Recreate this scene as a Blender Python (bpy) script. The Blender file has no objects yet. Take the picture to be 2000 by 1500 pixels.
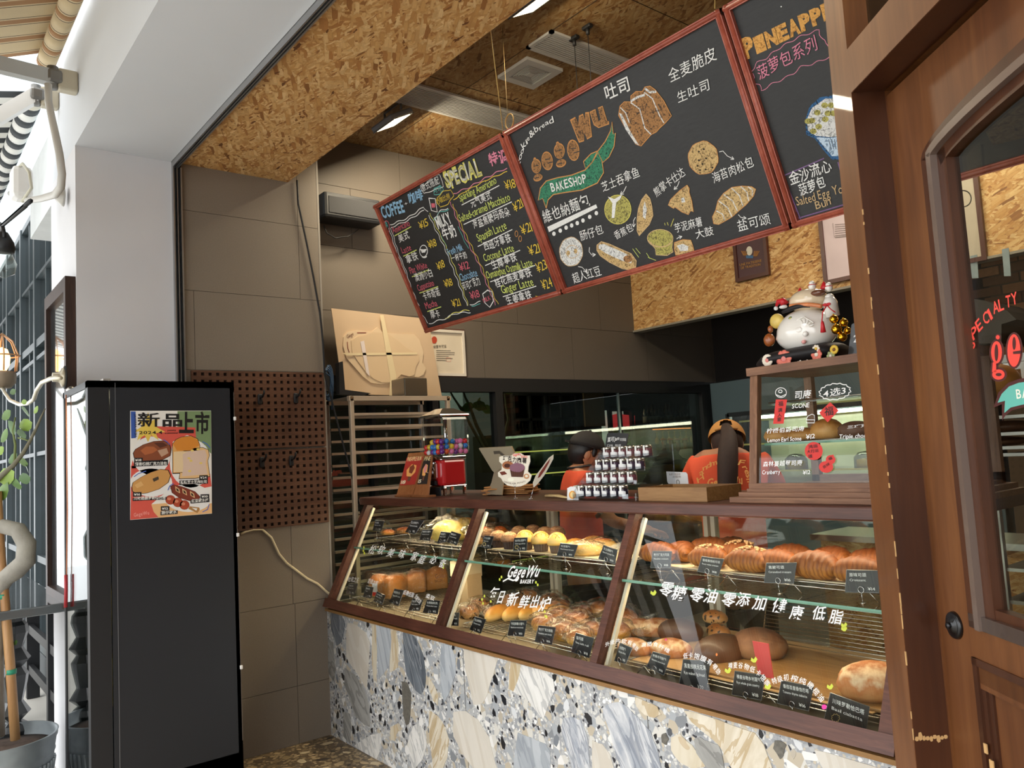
import bpy, math, random
from mathutils import Vector, Matrix
from math import sin, cos, pi, radians
random.seed(7)
# ---------------------------------------------------------------- camera, sky, lights, exposure
F=1553.34; H=1.55
# rows: world axes (x along the shop front, y into the shop, z up) in camera axes
ax=Vector((1240,205,F)).normalized(); ay=Vector((1950,-25,-F)); ay=(ay-ay.dot(ax)*ax).normalized()
R=Matrix((ax,ay,ax.cross(ay)))
S=bpy.context.scene
cd=bpy.data.cameras.new('camera'); cam=bpy.data.objects.new('camera',cd); S.collection.objects.link(cam); S.camera=cam
cam.matrix_world=Matrix.Translation((0,0,H))@R.to_4x4()
cd.sensor_width=36; cd.lens=36*F/2000; cd.clip_start=.05; cd.clip_end=200
C0=Vector((0,0,H))
S.view_settings.view_transform='Standard'; S.view_settings.look='None'; S.view_settings.gamma=1
S.view_settings.use_curve_mapping=False; S.view_settings.exposure=0.24
w=bpy.data.worlds.new('overcast_sky'); S.world=w; w.use_nodes=True
bg=w.node_tree.nodes['Background']; bg.inputs[0].default_value=(.95,.98,1,1); bg.inputs[1].default_value=2.7
def area(name,loc,rot,sx,sy,e,col):
    l=bpy.data.lights.new(name,'AREA'); l.shape='RECTANGLE'; l.size=sx; l.size_y=sy; l.energy=e; l.color=col
    o=bpy.data.objects.new(name,l); o.location=loc; o.rotation_euler=rot; S.collection.objects.link(o); return o
sl=bpy.data.lights.new('hazy_sun','SUN'); sl.energy=1.3; sl.angle=radians(50); sl.color=(1,.96,.9)
so=bpy.data.objects.new('hazy_sun',sl); so.rotation_euler=(radians(48),0,radians(28)); S.collection.objects.link(so)
WARM=(1,.80,.52)
for k,(a,b) in enumerate(((-4.3,-3.24),(-3.18,-2.2),(-2.14,-1.12))):   # led strips under the top of the display case
    area('case_strip_light',((a+b)/2,2.36,1.285),(radians(-12),0,0),b-a-.05,.02,2.5,WARM)
    area('shelf_strip_light',((a+b)/2,2.26,1.03),(radians(-12),0,0),b-a-.05,.02,1.8,WARM)
area('fridge_tube_light',(-3.5,6.62,1.93),(0,0,0),1.9,.06,14,(1,.95,.8))
area('kitchen_light',(-1.9,4.4,3.6),(0,0,0),1.2,1.2,35,(1,.87,.68))
area('neighbour_room_fill',(-6.6,4.2,2.9),(0,0,0),1.6,2.0,38,(.95,1,.92))  # added fill brightening the pillars, standing in for window daylight
area('bar_light',(-8.5,6.5,2.7),(0,0,0),1.5,1.5,30,(1,.7,.4))
# ---------------------------------------------------------------- pixels of the photograph to points in the place
def ray(x,y): return (R@Vector((x-1000,750-y,-F))).normalized()
def onpl(x,y,P,n):
    d=ray(x,y); return C0+d*((Vector(P)-C0).dot(n)/d.dot(n))
def onx(x,y,X): return onpl(x,y,(X,0,0),Vector((1,0,0)))
def ony(x,y,Y): return onpl(x,y,(0,Y,0),Vector((0,1,0)))
def onz(x,y,Z): return onpl(x,y,(0,0,Z),Vector((0,0,1)))
def zoom(ox,oy,s): return lambda X,Y:(ox+X/s,oy+Y/s)
# ---------------------------------------------------------------- objects
COL=S.collection
def link(o): COL.objects.link(o); return o
def tag(o,label,cat,group=None,kind=None):
    if label: o['label']=label
    if cat: o['category']=cat
    if group: o['group']=group
    if kind: o['kind']=kind
    return o
def thing(name,label,cat,loc=(0,0,0),group=None,rz=0):
    o=bpy.data.objects.new(name,None); o.empty_display_size=.05; link(o); o.location=loc; o.rotation_euler=(0,0,rz)
    return tag(o,label,cat,group)
def setparent(o,p,world=True):
    o.parent=p
    if world and p is not None and p.type=='EMPTY': o.location=-Vector(p.location)
def dup(r,loc,rz=0,sc=None,label=None,group=None,mats=None):
    c=r.copy(); link(c); c.location=loc; c.rotation_euler=(0,0,rz)
    if sc: c.scale=sc
    if label: c['label']=label
    if group: c['group']=group
    for ch in r.children:
        d=ch.copy(); link(d); d.parent=c
        for g in ch.children:
            e=g.copy(); link(e); e.parent=d
    return c
_tc={}
def glyph(ch,wt):
    k=(ch,wt)
    if k not in _tc:
        cu=bpy.data.curves.new('t','FONT'); cu.body=ch; cu.resolution_u=2; cu.offset=wt; cu.fill_mode='FRONT'
        o=bpy.data.objects.new('t',cu); me=o.to_mesh()
        vs=[(v.co.x,v.co.y) for v in me.vertices]; fs=[tuple(p.vertices) for p in me.polygons]
        o.to_mesh_clear(); bpy.data.objects.remove(o); bpy.data.curves.remove(cu)
        if vs: x0=min(v[0] for v in vs); x1=max(v[0] for v in vs)
        else: x0=0;x1=.25
        _tc[k]=(vs,fs,x0,x1)
    return _tc[k]
class PL:
    """a plane in the place: O origin, u and v in-plane axes, n towards the viewer"""
    def __init__(s,O,u,v):
        s.O=Vector(O); s.u=Vector(u).normalized(); v=Vector(v); s.v=(v-v.dot(s.u)*s.u).normalized()
        s.n=s.u.cross(s.v)
        if (C0-s.O).dot(s.n)<0: s.n=-s.n
    def at(s,p):
        q=onpl(p[0],p[1],s.O,s.n)-s.O; return q.dot(s.u),q.dot(s.v)
    def w(s,a,b,l=0): return s.O+s.u*a+s.v*b+s.n*l
    def pt(s,p,l=0): return s.w(*s.at(p),l)
class MB:
    def __init__(s): s.v=[]; s.f=[]; s.m=[]; s.s=[]; s.mats=[]; s.T=None
    def add(s,vs,fs,mat,sm=False):
        b=len(s.v)
        if s.T is not None: vs=[s.T@Vector(p) for p in vs]
        s.v+=[tuple(p) for p in vs]; s.f+=[tuple(b+i for i in f) for f in fs]
        if mat not in s.mats: s.mats.append(mat)
        k=s.mats.index(mat); s.m+=[k]*len(fs); s.s+=[sm]*len(fs); return s
    def box(s,a,b,mat):
        x0,y0,z0=a; x1,y1,z1=b
        return s.add([(x0,y0,z0),(x1,y0,z0),(x1,y1,z0),(x0,y1,z0),(x0,y0,z1),(x1,y0,z1),(x1,y1,z1),(x0,y1,z1)],
          [(0,3,2,1),(4,5,6,7),(0,1,5,4),(1,2,6,5),(2,3,7,6),(3,0,4,7)],mat)
    def rbox(s,a,b,mat,r=.01):
        x0,x1=sorted((a[0],b[0])); y0,y1=sorted((a[1],b[1])); z0,z1=sorted((a[2],b[2]))
        r=min(r,(x1-x0)*.49,(y1-y0)*.49,(z1-z0)*.49); vs=[];fs=[]
        def ring(z,q):
            o=[]
            for cx,cy,a0 in ((x1-r,y1-r,0),(x0+r,y1-r,90),(x0+r,y0+r,180),(x1-r,y0+r,270)):
                for k in (0,1,2):
                    t=radians(a0+45*k); o.append((cx+(r-q)*cos(t),cy+(r-q)*sin(t),z))
            return o
        R4=[ring(z0,r),ring(z0+r*.3,r*.3),ring(z0+r,0),ring(z1-r,0),ring(z1-r*.3,r*.3),ring(z1,r)]
        for q in R4: vs+=q
        n=12
        for j in range(5):
            for i in range(n): fs.append((j*n+i,j*n+(i+1)%n,(j+1)*n+(i+1)%n,(j+1)*n+i))
        fs.append(tuple(range(n-1,-1,-1))); fs.append(tuple(range(5*n,6*n)))
        return s.add(vs,fs,mat)
    def cyl(s,p0,p1,r0,mat,r1=None,n=12,caps=True,sm=True):
        return s.tube([p0,p1],[r0,r0 if r1 is None else r1],mat,n,caps,sm)
    def tube(s,pts,r,mat,n=8,caps=True,sm=True):
        P=[Vector(p) for p in pts]; rs=r if isinstance(r,(list,tuple)) else [r]*len(P); vs=[];fs=[]
        ref=None
        for i,p in enumerate(P):
            d=(P[min(i+1,len(P)-1)]-P[max(i-1,0)]).normalized()
            if ref is None:
                ref=Vector((0,0,1)) if abs(d.z)<.9 else Vector((1,0,0))
            u=(ref-ref.dot(d)*d)
            u=u.normalized() if u.length>1e-6 else d.orthogonal().normalized()
            v=d.cross(u); ref=u
            for k in range(n):
                t=2*pi*k/n; vs.append(p+(u*cos(t)+v*sin(t))*rs[i])
        for i in range(len(P)-1):
            for k in range(n): fs.append((i*n+k,i*n+(k+1)%n,(i+1)*n+(k+1)%n,(i+1)*n+k))
        if caps: fs.append(tuple(range(n-1,-1,-1))); fs.append(tuple((len(P)-1)*n+k for k in range(n)))
        return s.add(vs,fs,mat,sm)
    def bar(s,p0,p1,wd,th,up,mat):
        """square bar from p0 to p1"""
        p0=Vector(p0);p1=Vector(p1);d=(p1-p0).normalized();up=Vector(up);u=(up-up.dot(d)*d).normalized();v=d.cross(u)
        vs=[q+u*(a*th/2)+v*(b*wd/2) for q in (p0,p1) for a,b in ((-1,-1),(1,-1),(1,1),(-1,1))]
        return s.add(vs,[(0,1,2,3),(7,6,5,4),(0,4,5,1),(1,5,6,2),(2,6,7,3),(3,7,4,0)],mat)
    def lathe(s,prof,c,mat,n=16,sm=True,ax=None):
        vs=[];fs=[]; c=Vector(c)
        M=Matrix.Identity(3) if ax is None else Vector(ax).to_track_quat('Z','Y').to_matrix()
        for r,z in prof:
            for k in range(n): vs.append(c+M@Vector((r*cos(2*pi*k/n),r*sin(2*pi*k/n),z)))
        for i in range(len(prof)-1):
            for k in range(n): fs.append((i*n+k,i*n+(k+1)%n,(i+1)*n+(k+1)%n,(i+1)*n+k))
        if prof[0][0]>1e-4: fs.append(tuple(range(n-1,-1,-1)))
        if prof[-1][0]>1e-4: fs.append(tuple((len(prof)-1)*n+k for k in range(n)))
        return s.add(vs,fs,mat,sm)
    def ell(s,c,r,mat,nu=16,nv=10,fn=None,sm=True,rot=None):
        c=Vector(c); vs=[];fs=[]
        for j in range(nv+1):
            ph=-pi/2+pi*j/nv
            for i in range(nu):
                th=2*pi*i/nu; p=Vector((cos(ph)*cos(th),cos(ph)*sin(th),sin(ph)))
                if fn: p=Vector(fn(p))
                p=Vector((p.x*r[0],p.y*r[1],p.z*r[2]))
                if rot is not None: p=rot@p
                vs.append(c+p)
        for j in range(nv):
            for i in range(nu):
                a=j*nu+i;b=j*nu+(i+1)%nu;c2=(j+1)*nu+(i+1)%nu;d=(j+1)*nu+i
                fs.append((a,b,c2,d) if 0<j<nv-1 else ((a,c2,d) if j==0 else (a,b,c2)))
        return s.add(vs,fs,mat,sm)
    def prism(s,pts,d,mat,sm=False):
        """polygon of 3-D points pushed along vector d"""
        P=[Vector(p) for p in pts]; d=Vector(d); n=len(P)
        fs=[tuple(range(n)),tuple(range(2*n-1,n-1,-1))]+[(i,i+n,(i+1)%n+n,(i+1)%n) for i in range(n)]
        return s.add(P+[p+d for p in P],fs,mat,sm)
    def poly(s,pl,pts,mat,l=.001,th=0):
        q=[pl.pt(p,l) for p in pts]
        if th: return s.prism(q,-pl.n*th,mat)
        return s.add(q,[tuple(range(len(q)))],mat)
    def line(s,pl,pts,wpx,mat,l=.0015,closed=False):
        """flat stroke through pixel points on a plane"""
        Q=[Vector(pl.at(p)) for p in pts]
        if closed: Q.append(Q[0])
        a=pl.at(pts[0]); b=pl.at((pts[0][0]+wpx,pts[0][1])); c=pl.at((pts[0][0],pts[0][1]+wpx))
        hw=.25*(math.hypot(b[0]-a[0],b[1]-a[1])+math.hypot(c[0]-a[0],c[1]-a[1])); vs=[];fs=[]
        for i,q in enumerate(Q):
            d=(Q[min(i+1,len(Q)-1)]-Q[max(i-1,0)])
            d=d.normalized() if d.length>1e-9 else Vector((1,0)); nn=Vector((-d.y,d.x))*hw
            vs+=[pl.w(*(q+nn),l),pl.w(*(q-nn),l)]
        for i in range(len(Q)-1): fs.append((2*i,2*i+1,2*i+3,2*i+2))
        return s.add(vs,fs,mat)
    def disc(s,pl,c,rx,ry,mat,l=.001,n=20,wob=0):
        return s.poly(pl,[(c[0]+rx*cos(2*pi*k/n)*(1+wob*sin(k*2.3)),c[1]+ry*sin(2*pi*k/n)*(1+wob*cos(k*1.7))) for k in range(n)],mat,l)
    def text(s,pl,st,p0,p1,h,mat,l=.002,wt=0,jit=.0,slant=0):
        """lettering on a plane, baseline from pixel p0 to pixel p1, height h pixels"""
        a=Vector(pl.at(p0)); b=Vector(pl.at(p1)); t=Vector(pl.at((p0[0],p0[1]-h))); e=(b-a); W=e.length; e=e/W
        hh=(t-a).length
        adv=0; items=[]; cjk=any(ord(c)>0x2e80 for c in st)
        for c in st:
            vs,fs,x0,x1=glyph(c,wt)
            if ord(c)>0x2e80: items.append((vs,fs,adv)); adv+=1.02
            elif c==' ': adv+=.28
            else: items.append((vs,fs,adv-x0)); adv+=x1-x0+.07
        sx=W/max(adv-.05,.1); up=Vector((-e.y,e.x))
        if (t-a).dot(up)<0: up=-up
        sy=hh/(.92 if cjk else .72); yo=.09 if cjk else 0
        for vs,fs,x in items:
            dy=random.uniform(-jit,jit); sc=1+random.uniform(-jit,jit)*.6; sk=slant+random.uniform(-jit,jit)
            V=[]
            for (vx,vy) in vs:
                yy=(vy+yo)*sc+dy; xx=x+vx*sc+yy*sk
                q=a+e*(xx*sx)+up*(yy*sy); V.append(pl.w(q.x,q.y,l))
            s.add(V,fs,mat)
        return s
    def build(s,name,parent=None,world=True,label=None,cat=None,group=None,kind=None):
        me=bpy.data.meshes.new(name); me.from_pydata(s.v,[],s.f)
        for m in s.mats: me.materials.append(m)
        me.polygons.foreach_set('material_index',s.m); me.polygons.foreach_set('use_smooth',s.s); me.update()
        o=bpy.data.objects.new(name,me); link(o)
        if parent is not None: setparent(o,parent,world)
        return tag(o,label,cat,group,kind)
def ordn(i,n):
    W=['first','second','third','fourth','fifth','sixth','seventh','eighth','ninth','tenth','eleventh','twelfth','thirteenth','fourteenth','fifteenth','sixteenth','seventeenth','eighteenth','nineteenth','twentieth']
    return W[i]
# ---------------------------------------------------------------- materials
def srgb(h):
    if isinstance(h,str): h=[int(h[i:i+2],16)/255 for i in (0,2,4)]
    return tuple((c/12.92 if c<=.04045 else ((c+.055)/1.055)**2.4) for c in h)+(1,)
_m={}
class NT:
    def __init__(s,name):
        s.mat=bpy.data.materials.new(name); s.mat.use_nodes=True; s.t=s.mat.node_tree; s.b=s.t.nodes['Principled BSDF']
        s.co=s.n('ShaderNodeTexCoord'); s.P=s.co.outputs['Object']
    def n(s,t,**k):
        o=s.t.nodes.new(t)
        for a,b in k.items(): setattr(o,a,b)
        return o
    def l(s,a,b): s.t.links.new(a,b)
    def map(s,sc=(1,1,1),rot=(0,0,0),src=None,loc=(0,0,0)):
        m=s.n('ShaderNodeMapping'); m.inputs['Scale'].default_value=sc; m.inputs['Rotation'].default_value=rot; m.inputs['Location'].default_value=loc
        s.l(src or s.P,m.inputs[0]); return m.outputs[0]
    def noise(s,sc,det=3,src=None,dist=0,rough=.5):
        m=s.n('ShaderNodeTexNoise'); m.inputs['Scale'].default_value=sc; m.inputs['Detail'].default_value=det; m.inputs['Distortion'].default_value=dist; m.inputs['Roughness'].default_value=rough
        s.l(src or s.P,m.inputs['Vector']); return m.outputs['Fac'],m.outputs['Color']
    def vor(s,sc,src=None,feat='F1',rnd=1):
        m=s.n('ShaderNodeTexVoronoi',feature=feat); m.inputs['Scale'].default_value=sc; m.inputs['Randomness'].default_value=rnd
        s.l(src or s.P,m.inputs['Vector']); return m
    def ramp(s,fac,stops,interp='LINEAR'):
        r=s.n('ShaderNodeValToRGB'); e=r.color_ramp; e.interpolation=interp
        while len(e.elements)<len(stops): e.elements.new(.5)
        for k,(p,c) in enumerate(stops): e.elements[k].position=p; e.elements[k].color=srgb(c) if isinstance(c,str) else (c,c,c,1)
        s.l(fac,r.inputs[0]); return r.outputs[0]
    def mix(s,f,a,b,mode='MIX'):
        m=s.n('ShaderNodeMix',data_type='RGBA',blend_type=mode)
        for i,v in ((0,f),(6,a),(7,b)):
            if hasattr(v,'is_output'): s.l(v,m.inputs[i])
            elif i==0: m.inputs[0].default_value=v
            else: m.inputs[i].default_value=srgb(v) if isinstance(v,str) else v
        return m.outputs[2]
    def math(s,op,a,b=0):
        m=s.n('ShaderNodeMath',operation=op)
        for i,v in ((0,a),(1,b)):
            if hasattr(v,'is_output'): s.l(v,m.inputs[i])
            else: m.inputs[i].default_value=v
        return m.outputs[0]
    def bump(s,h,st=.3,d=.002):
        m=s.n('ShaderNodeBump'); m.inputs['Strength'].default_value=st; m.inputs['Distance'].default_value=d
        s.l(h,m.inputs['Height']); s.l(m.outputs[0],s.b.inputs['Normal'])
    def fin(s,col=None,rough=.5,metal=0,spec=None,coat=0):
        if col is not None:
            if hasattr(col,'is_output'): s.l(col,s.b.inputs['Base Color'])
            else: s.b.inputs['Base Color'].default_value=srgb(col)
        if hasattr(rough,'is_output'): s.l(rough,s.b.inputs['Roughness'])
        else: s.b.inputs['Roughness'].default_value=rough
        s.b.inputs['Metallic'].default_value=metal; s.b.inputs['Coat Weight'].default_value=coat
        if spec is not None: s.b.inputs['Specular IOR Level'].default_value=spec
        return s.mat
def dk(h,k):
    v=[min(255,max(0,int(int(h[i:i+2],16)*k))) for i in (0,2,4)]; return '%02x%02x%02x'%tuple(v)
def M(h,rough=.5,metal=0,var=.06,sc=6,bump=0,coat=0):
    k=('M',h,rough,metal,var,sc,bump,coat)
    if k in _m: return _m[k]
    t=NT('paint_'+h); f,_=t.noise(sc,3); c=t.mix(f,dk(h,1-var),dk(h,1+var))
    if bump: g,_=t.noise(sc*8,2); t.bump(g,bump)
    _m[k]=t.fin(c,rough,metal,None,coat); return _m[k]
def EM(h,st):
    k=('E',h,st)
    if k not in _m:
        t=NT('glow_'+h); t.b.inputs['Emission Color'].default_value=srgb(h); t.b.inputs['Emission Strength'].default_value=st
        _m[k]=t.fin(h,.5)
    return _m[k]
def thin_glass(name,tint,amt,base,rough=0.0,bump=0,bsc=30):
    t=NT(name); nt=t.t
    tr=t.n('ShaderNodeBsdfTransparent'); tr.inputs[0].default_value=srgb(tint)
    gl=t.n('ShaderNodeBsdfGlossy'); gl.inputs['Roughness'].default_value=rough
    ge=t.n('ShaderNodeNewGeometry'); dt=t.n('ShaderNodeVectorMath',operation='DOT_PRODUCT'); t.l(ge.outputs['Incoming'],dt.inputs[0])
    if bump:
        g,_=t.noise(bsc,3,dist=1.5); bp=t.n('ShaderNodeBump'); bp.inputs['Strength'].default_value=bump; bp.inputs['Distance'].default_value=.01
        t.l(g,bp.inputs['Height']); t.l(bp.outputs[0],gl.inputs['Normal']); t.l(bp.outputs[0],dt.inputs[1])
    else: t.l(ge.outputs['Normal'],dt.inputs[1])
    frn=t.math('ADD',t.math('MULTIPLY',t.math('POWER',t.math('SUBTRACT',1,t.math('ABSOLUTE',dt.outputs['Value'])),5),.92),.045)
    f=t.math('MINIMUM',t.math('ADD',t.math('MULTIPLY',frn,amt),base),1)
    mx=t.n('ShaderNodeMixShader'); t.l(f,mx.inputs[0]); t.l(tr.outputs[0],mx.inputs[1]); t.l(gl.outputs[0],mx.inputs[2])
    nt.links.new(mx.outputs[0],nt.nodes['Material Output'].inputs[0]); return t.mat
GLASS=thin_glass('clear_glass','f6faf7',1.15,.0)
GLASSD=thin_glass('window_glass','d4dcd8',1.4,.01)
GEDGE=M('6f9c86',.1)
BAG=thin_glass('cellophane','fbfbf6',1.6,.03,.08,1.0,45)
ACRYL=thin_glass('acrylic','f0f2f4',1.6,.02)
def wood(name,c1,c2,c3,sc=(1,12,12),rough=.45,coat=0,ns=5,bump=.15):
    t=NT(name); v=t.map(sc); f,_=t.noise(ns,5,v,1.2,.6); g,_=t.noise(2.2,2)
    c=t.ramp(f,[(.28,c1),(.5,c2),(.72,c3)]); c=t.mix(g,c,t.mix(1,c,dk(c2,.9),'MULTIPLY')); t.bump(f,bump,.001)
    return t.fin(c,rough,0,None,coat)
W_CASE=wood('case_stain','5c3528','6e4232','82523e',(1,14,14),.42)
W_SCONE=wood('walnut_frame','7a5236','966a48','ae8260',(1,14,14),.5)
W_SCONEV=wood('walnut_upright','7a5236','966a48','ae8260',(14,14,1),.5)
W_DOOR=wood('door_varnish','75481f','865429','946234',(9,9,.7),.45,.1,3,.05)
W_DOORIN=wood('door_reveal_varnish','55301c','5f3720','683e25',(9,9,.7),.35,.2,3,.05)
W_TRAY=wood('oak_tray','96703c','ad8550','bf9862',(1,14,14),.5)
W_DISP=wood('bamboo_display','a06c40','b47e50','c48e60',(12,12,1),.5)
W_FRAME=wood('board_frame_red','aa5642','be6850','cc785e',(4,4,4),.45,.1)
W_BROWN=wood('brown_frame','3e2a22','4c342a','5a4034',(10,10,1),.5)
W_PEG=wood('peg_board_walnut','6a4630','7a543c','8a6248',(1,1.4,12),.6)
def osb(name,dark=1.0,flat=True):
    """strand board; flat: faces up or down, else faces forward"""
    t=NT(name); d,dc=t.noise(5,2); vv=t.n('ShaderNodeVectorMath',operation='MULTIPLY_ADD')
    t.l(dc,vv.inputs[0]); vv.inputs[1].default_value=(.02,.02,.02); t.l(t.P,vv.inputs[2]); src=vv.outputs[0]
    col=None; hs=None; cs=[dk(c,dark) for c in ('8a5a2c','b47c42','cc9a5a','dcb072','eac68c')]
    for k,(a,s1,asp) in enumerate(((.25,7,4.2),(-.5,9,4),(1.2,8,3.6),(.1,12,5),(-1.0,11,4),(.7,15,5),(-.2,20,5),(.45,13,4.5))):
        r=t.map((1,1,1),(0,0,a) if flat else (0,a,0),src,(k*3.1,k*1.7,k*2.3))
        m=t.map((s1,s1*asp,s1*asp) if flat else (s1,s1*asp,s1*asp),(0,0,0),r)
        v=t.vor(1.0,m); v.distance='CHEBYCHEV'; sep=t.n('ShaderNodeSeparateColor'); t.l(v.outputs['Color'],sep.inputs[0])
        c=t.ramp(sep.outputs[0],[(0,cs[0]),(.08,cs[1]),(.3,cs[2]),(.65,cs[3]),(1,cs[4])])
        ed=t.math('MULTIPLY',t.math('GREATER_THAN',v.outputs['Distance'],.40),.22)
        g,_=t.noise(3.0,2,t.map((.6,5,5),(0,0,0),m)); c=t.mix(ed,c,dk('9a6a3a',dark)); c=t.mix(.4,c,t.mix(1,c,t.ramp(g,[(.3,.6),(.65,1.0)]),'MULTIPLY'))
        if col is None: col=c; hs=sep.outputs[2]
        else:
            msk=t.math('GREATER_THAN',sep.outputs[1],.66); col=t.mix(msk,col,c)
    f,_=t.noise(9,3,t.map((1,3,3))); col=t.mix(t.math('GREATER_THAN',f,.70),col,dk('6e4422',dark))
    t.bump(hs,.2,.0015); return t.fin(col,.6)
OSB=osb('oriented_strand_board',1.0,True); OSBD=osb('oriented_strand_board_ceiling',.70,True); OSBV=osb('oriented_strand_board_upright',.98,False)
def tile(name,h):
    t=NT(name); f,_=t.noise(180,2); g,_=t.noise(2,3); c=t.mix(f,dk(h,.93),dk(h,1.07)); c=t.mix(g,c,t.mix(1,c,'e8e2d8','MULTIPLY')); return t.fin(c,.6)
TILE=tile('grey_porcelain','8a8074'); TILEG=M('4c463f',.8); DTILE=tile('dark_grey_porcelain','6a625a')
STUC=M('d9d9dc',.85,0,.02,3,.05); STUC2=M('d3d7dc',.8,0,.02,2)
def chalk(name,h):
    t=NT(name); f,_=t.noise(420,2); g,_=t.noise(90,2,t.map((1,1,3)))
    return t.fin(t.mix(t.math('MULTIPLY',t.math('GREATER_THAN',f,.54),.45),h,t.mix(g,dk(h,.6),dk(h,.8))),.9)
def chfill(name,h,h2='2e2e2e'):
    t=NT(name); f,_=t.noise(70,3,t.map((1,1,1),(.6,.4,.7)),2.0); return t.fin(t.ramp(f,[(.36,h2),(.52,h)]),.9)
def board():
    t=NT('chalkboard_black'); f,_=t.noise(1.6,4,t.map((1,2,1),(.5,.3,.5))); g,_=t.noise(30,3,t.map((1,1,4),(.5,.3,.5)))
    return t.fin(t.mix(t.math('MULTIPLY',f,g),'1f1f1f','3c3c3c'),.55)
BOARD=board()
ALU=M('a8a8a8',.35,.9,.05); STEEL=M('b8b4ae',.28,.9,.05); CHROME=M('e0e0e0',.06,1,.01); BLACK=M('1b1c1f',.5); DARK=M('141416',.6); IRON=M('22262a',.45)
WHITE=M('e8e8e6',.6,0,.02); WIRE=M('c0bcb4',.25,1)
def bread(name,stops,rough=.45,sc=8,bump=.25,coat=.05,nz=.35,spots=None,bands=None):
    t=NT(name); sp=t.n('ShaderNodeSeparateXYZ'); t.l(t.co.outputs['Generated'],sp.inputs[0]); f,_=t.noise(sc*4,4)
    k=t.math('ADD',sp.outputs[2],t.math('MULTIPLY',t.math('SUBTRACT',f,.5),nz)); c=t.ramp(k,stops)
    if bands:
        w_=t.n('ShaderNodeTexWave'); w_.inputs['Scale'].default_value=bands[1]; w_.inputs['Distortion'].default_value=2.5; w_.inputs['Detail'].default_value=2; t.l(t.map((1,.35,.6),(0,0,.25)),w_.inputs[0]); c=t.mix(t.math('MULTIPLY',t.math('GREATER_THAN',w_.outputs['Fac'],.62),.55),c,bands[0])
    if spots: v,_=t.noise(spots[1],2); c=t.mix(t.math('GREATER_THAN',v,spots[2]),c,spots[0])
    t.bump(f,bump,.003); return t.fin(c,rough,0,None,coat)
# ================================================================ THE SETTING
XW=-4.8; XP=-4.4; YB=6.4; ZC=3.75
d3=ray(990,889); d3.z=0; d3.normalize(); nd=Vector((d3.y,-d3.x,0))       # wall of the entrance door runs along d3
def struct(mb,name,label=None,parent=None): return mb.build(name,parent,label=label,kind='structure')
# floors: pavement outside, pebble floor under the opening, kitchen floor
m=MB(); m.box((-16,-14,-.12),(8,1.27,-.004),M('cdc9c1',.8,0,.06,1.5,.1)); m.box((-16,1.27,-.12),(-5.2,3,-.004),M('8f8b84',.8,0,.1,1.5,.1)); struct(m,'floor_pavement')
t=NT('pebble_matrix'); v=t.vor(55); sp=t.n('ShaderNodeSeparateColor'); t.l(v.outputs['Color'],sp.inputs[0])
PEBM=t.fin(t.mix(t.math('LESS_THAN',v.outputs['Distance'],.48),'6e5d45',t.ramp(sp.outputs[0],[(0,'4a4036'),(.35,'9a8460'),(.8,'c8b088'),(1,'7e6c50')])),.35)
m=MB(); m.box((-4.95,.77,-.1),(-.9,2.06,0),PEBM); fl=struct(m,'floor_entry')
pm=[M(c,.3,0,.12,30) for c in ('a48e68','c8ae82','453c32','8a7556','b49c74','6a5a46','d8c49c')]
shapes=[]
for k in range(7):
    n=9; r=[random.uniform(.75,1.1) for _ in range(n)]; mb=MB()
    o=[(r[i]*cos(2*pi*i/n),r[i]*sin(2*pi*i/n)) for i in range(n)]
    mb.add([(x,y*.62,0) for x,y in o]+[(x*.8,y*.5,1) for x,y in o],[tuple(range(n,2*n))]+[(i,(i+1)%n,(i+1)%n+n,i+n) for i in range(n)],pm[k],False)
    me=bpy.data.meshes.new('pebble'); me.from_pydata(mb.v,[],mb.f); me.materials.append(pm[k]); shapes.append(me)
cnt=0; used=[]
for _ in range(4000):
    if cnt>=290: break
    x=random.uniform(XP+.03,-3.25); y=random.uniform(1.32,2.03); r=random.choice((.016,.02,.024,.03,.036))
    if any((x-a)**2+(y-b)**2<((r+c)*.78)**2 for a,b,c in used): continue
    used.append((x,y,r)); cnt+=1
    o=bpy.data.objects.new('pebble',random.choice(shapes)); link(o); o.parent=fl; o.location=(x,y,0); o.rotation_euler=(0,0,random.uniform(0,pi)); o.scale=(r,r,.0012)
m=MB(); m.box((-4.9,2.06,-.1),(4,6.6,0),M('6a5f52',.5,0,.1,4)); m.box((-.9,-2.5,-.1),(4,2.06,-.001),M('6a5f52',.5,0,.1,4)); struct(m,'floor_kitchen')
# white column and soffit of the shop front
m=MB(); m.box((-5.12,.77,0),(XP,1.26,3.233),STUC); struct(m,'wall_column')
m=MB(); m.box((-5.12,.77,3.2335),(-.9,1.235,4.6),STUC2); m.box((-5.12,.72,3.9),(3,.77,4.6),STUC2); struct(m,'ceiling_soffit')
# strand board beam over the opening
m=MB(); m.box((-4.62,1.27,3.234),(-.6,1.9,3.75),OSB); struct(m,'ceiling_beam')
m=MB()
for a,b in ((1.236,1.243),(1.252,1.256),(1.263,1.27)): m.box((XP,a,3.2),(-.9,b,3.36),ALU)
m.box((XP,1.236,3.232),(-.9,1.27,3.24),M('6f7476',.5,.6)); struct(m,'trim_1','grey aluminium track along the edge of the soffit')
m=MB()
for a,b in ((1.236,1.243),(1.256,1.260),(1.275,1.283)): m.box((XP-.002,a,0),(XP+.03,b,3.2),ALU)
m.box((XP-.002,1.243,0),(XP+.006,1.275,3.2),M('33383b',.5,.4)); struct(m,'trim_2','grey aluminium track standing up the white column')
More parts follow.
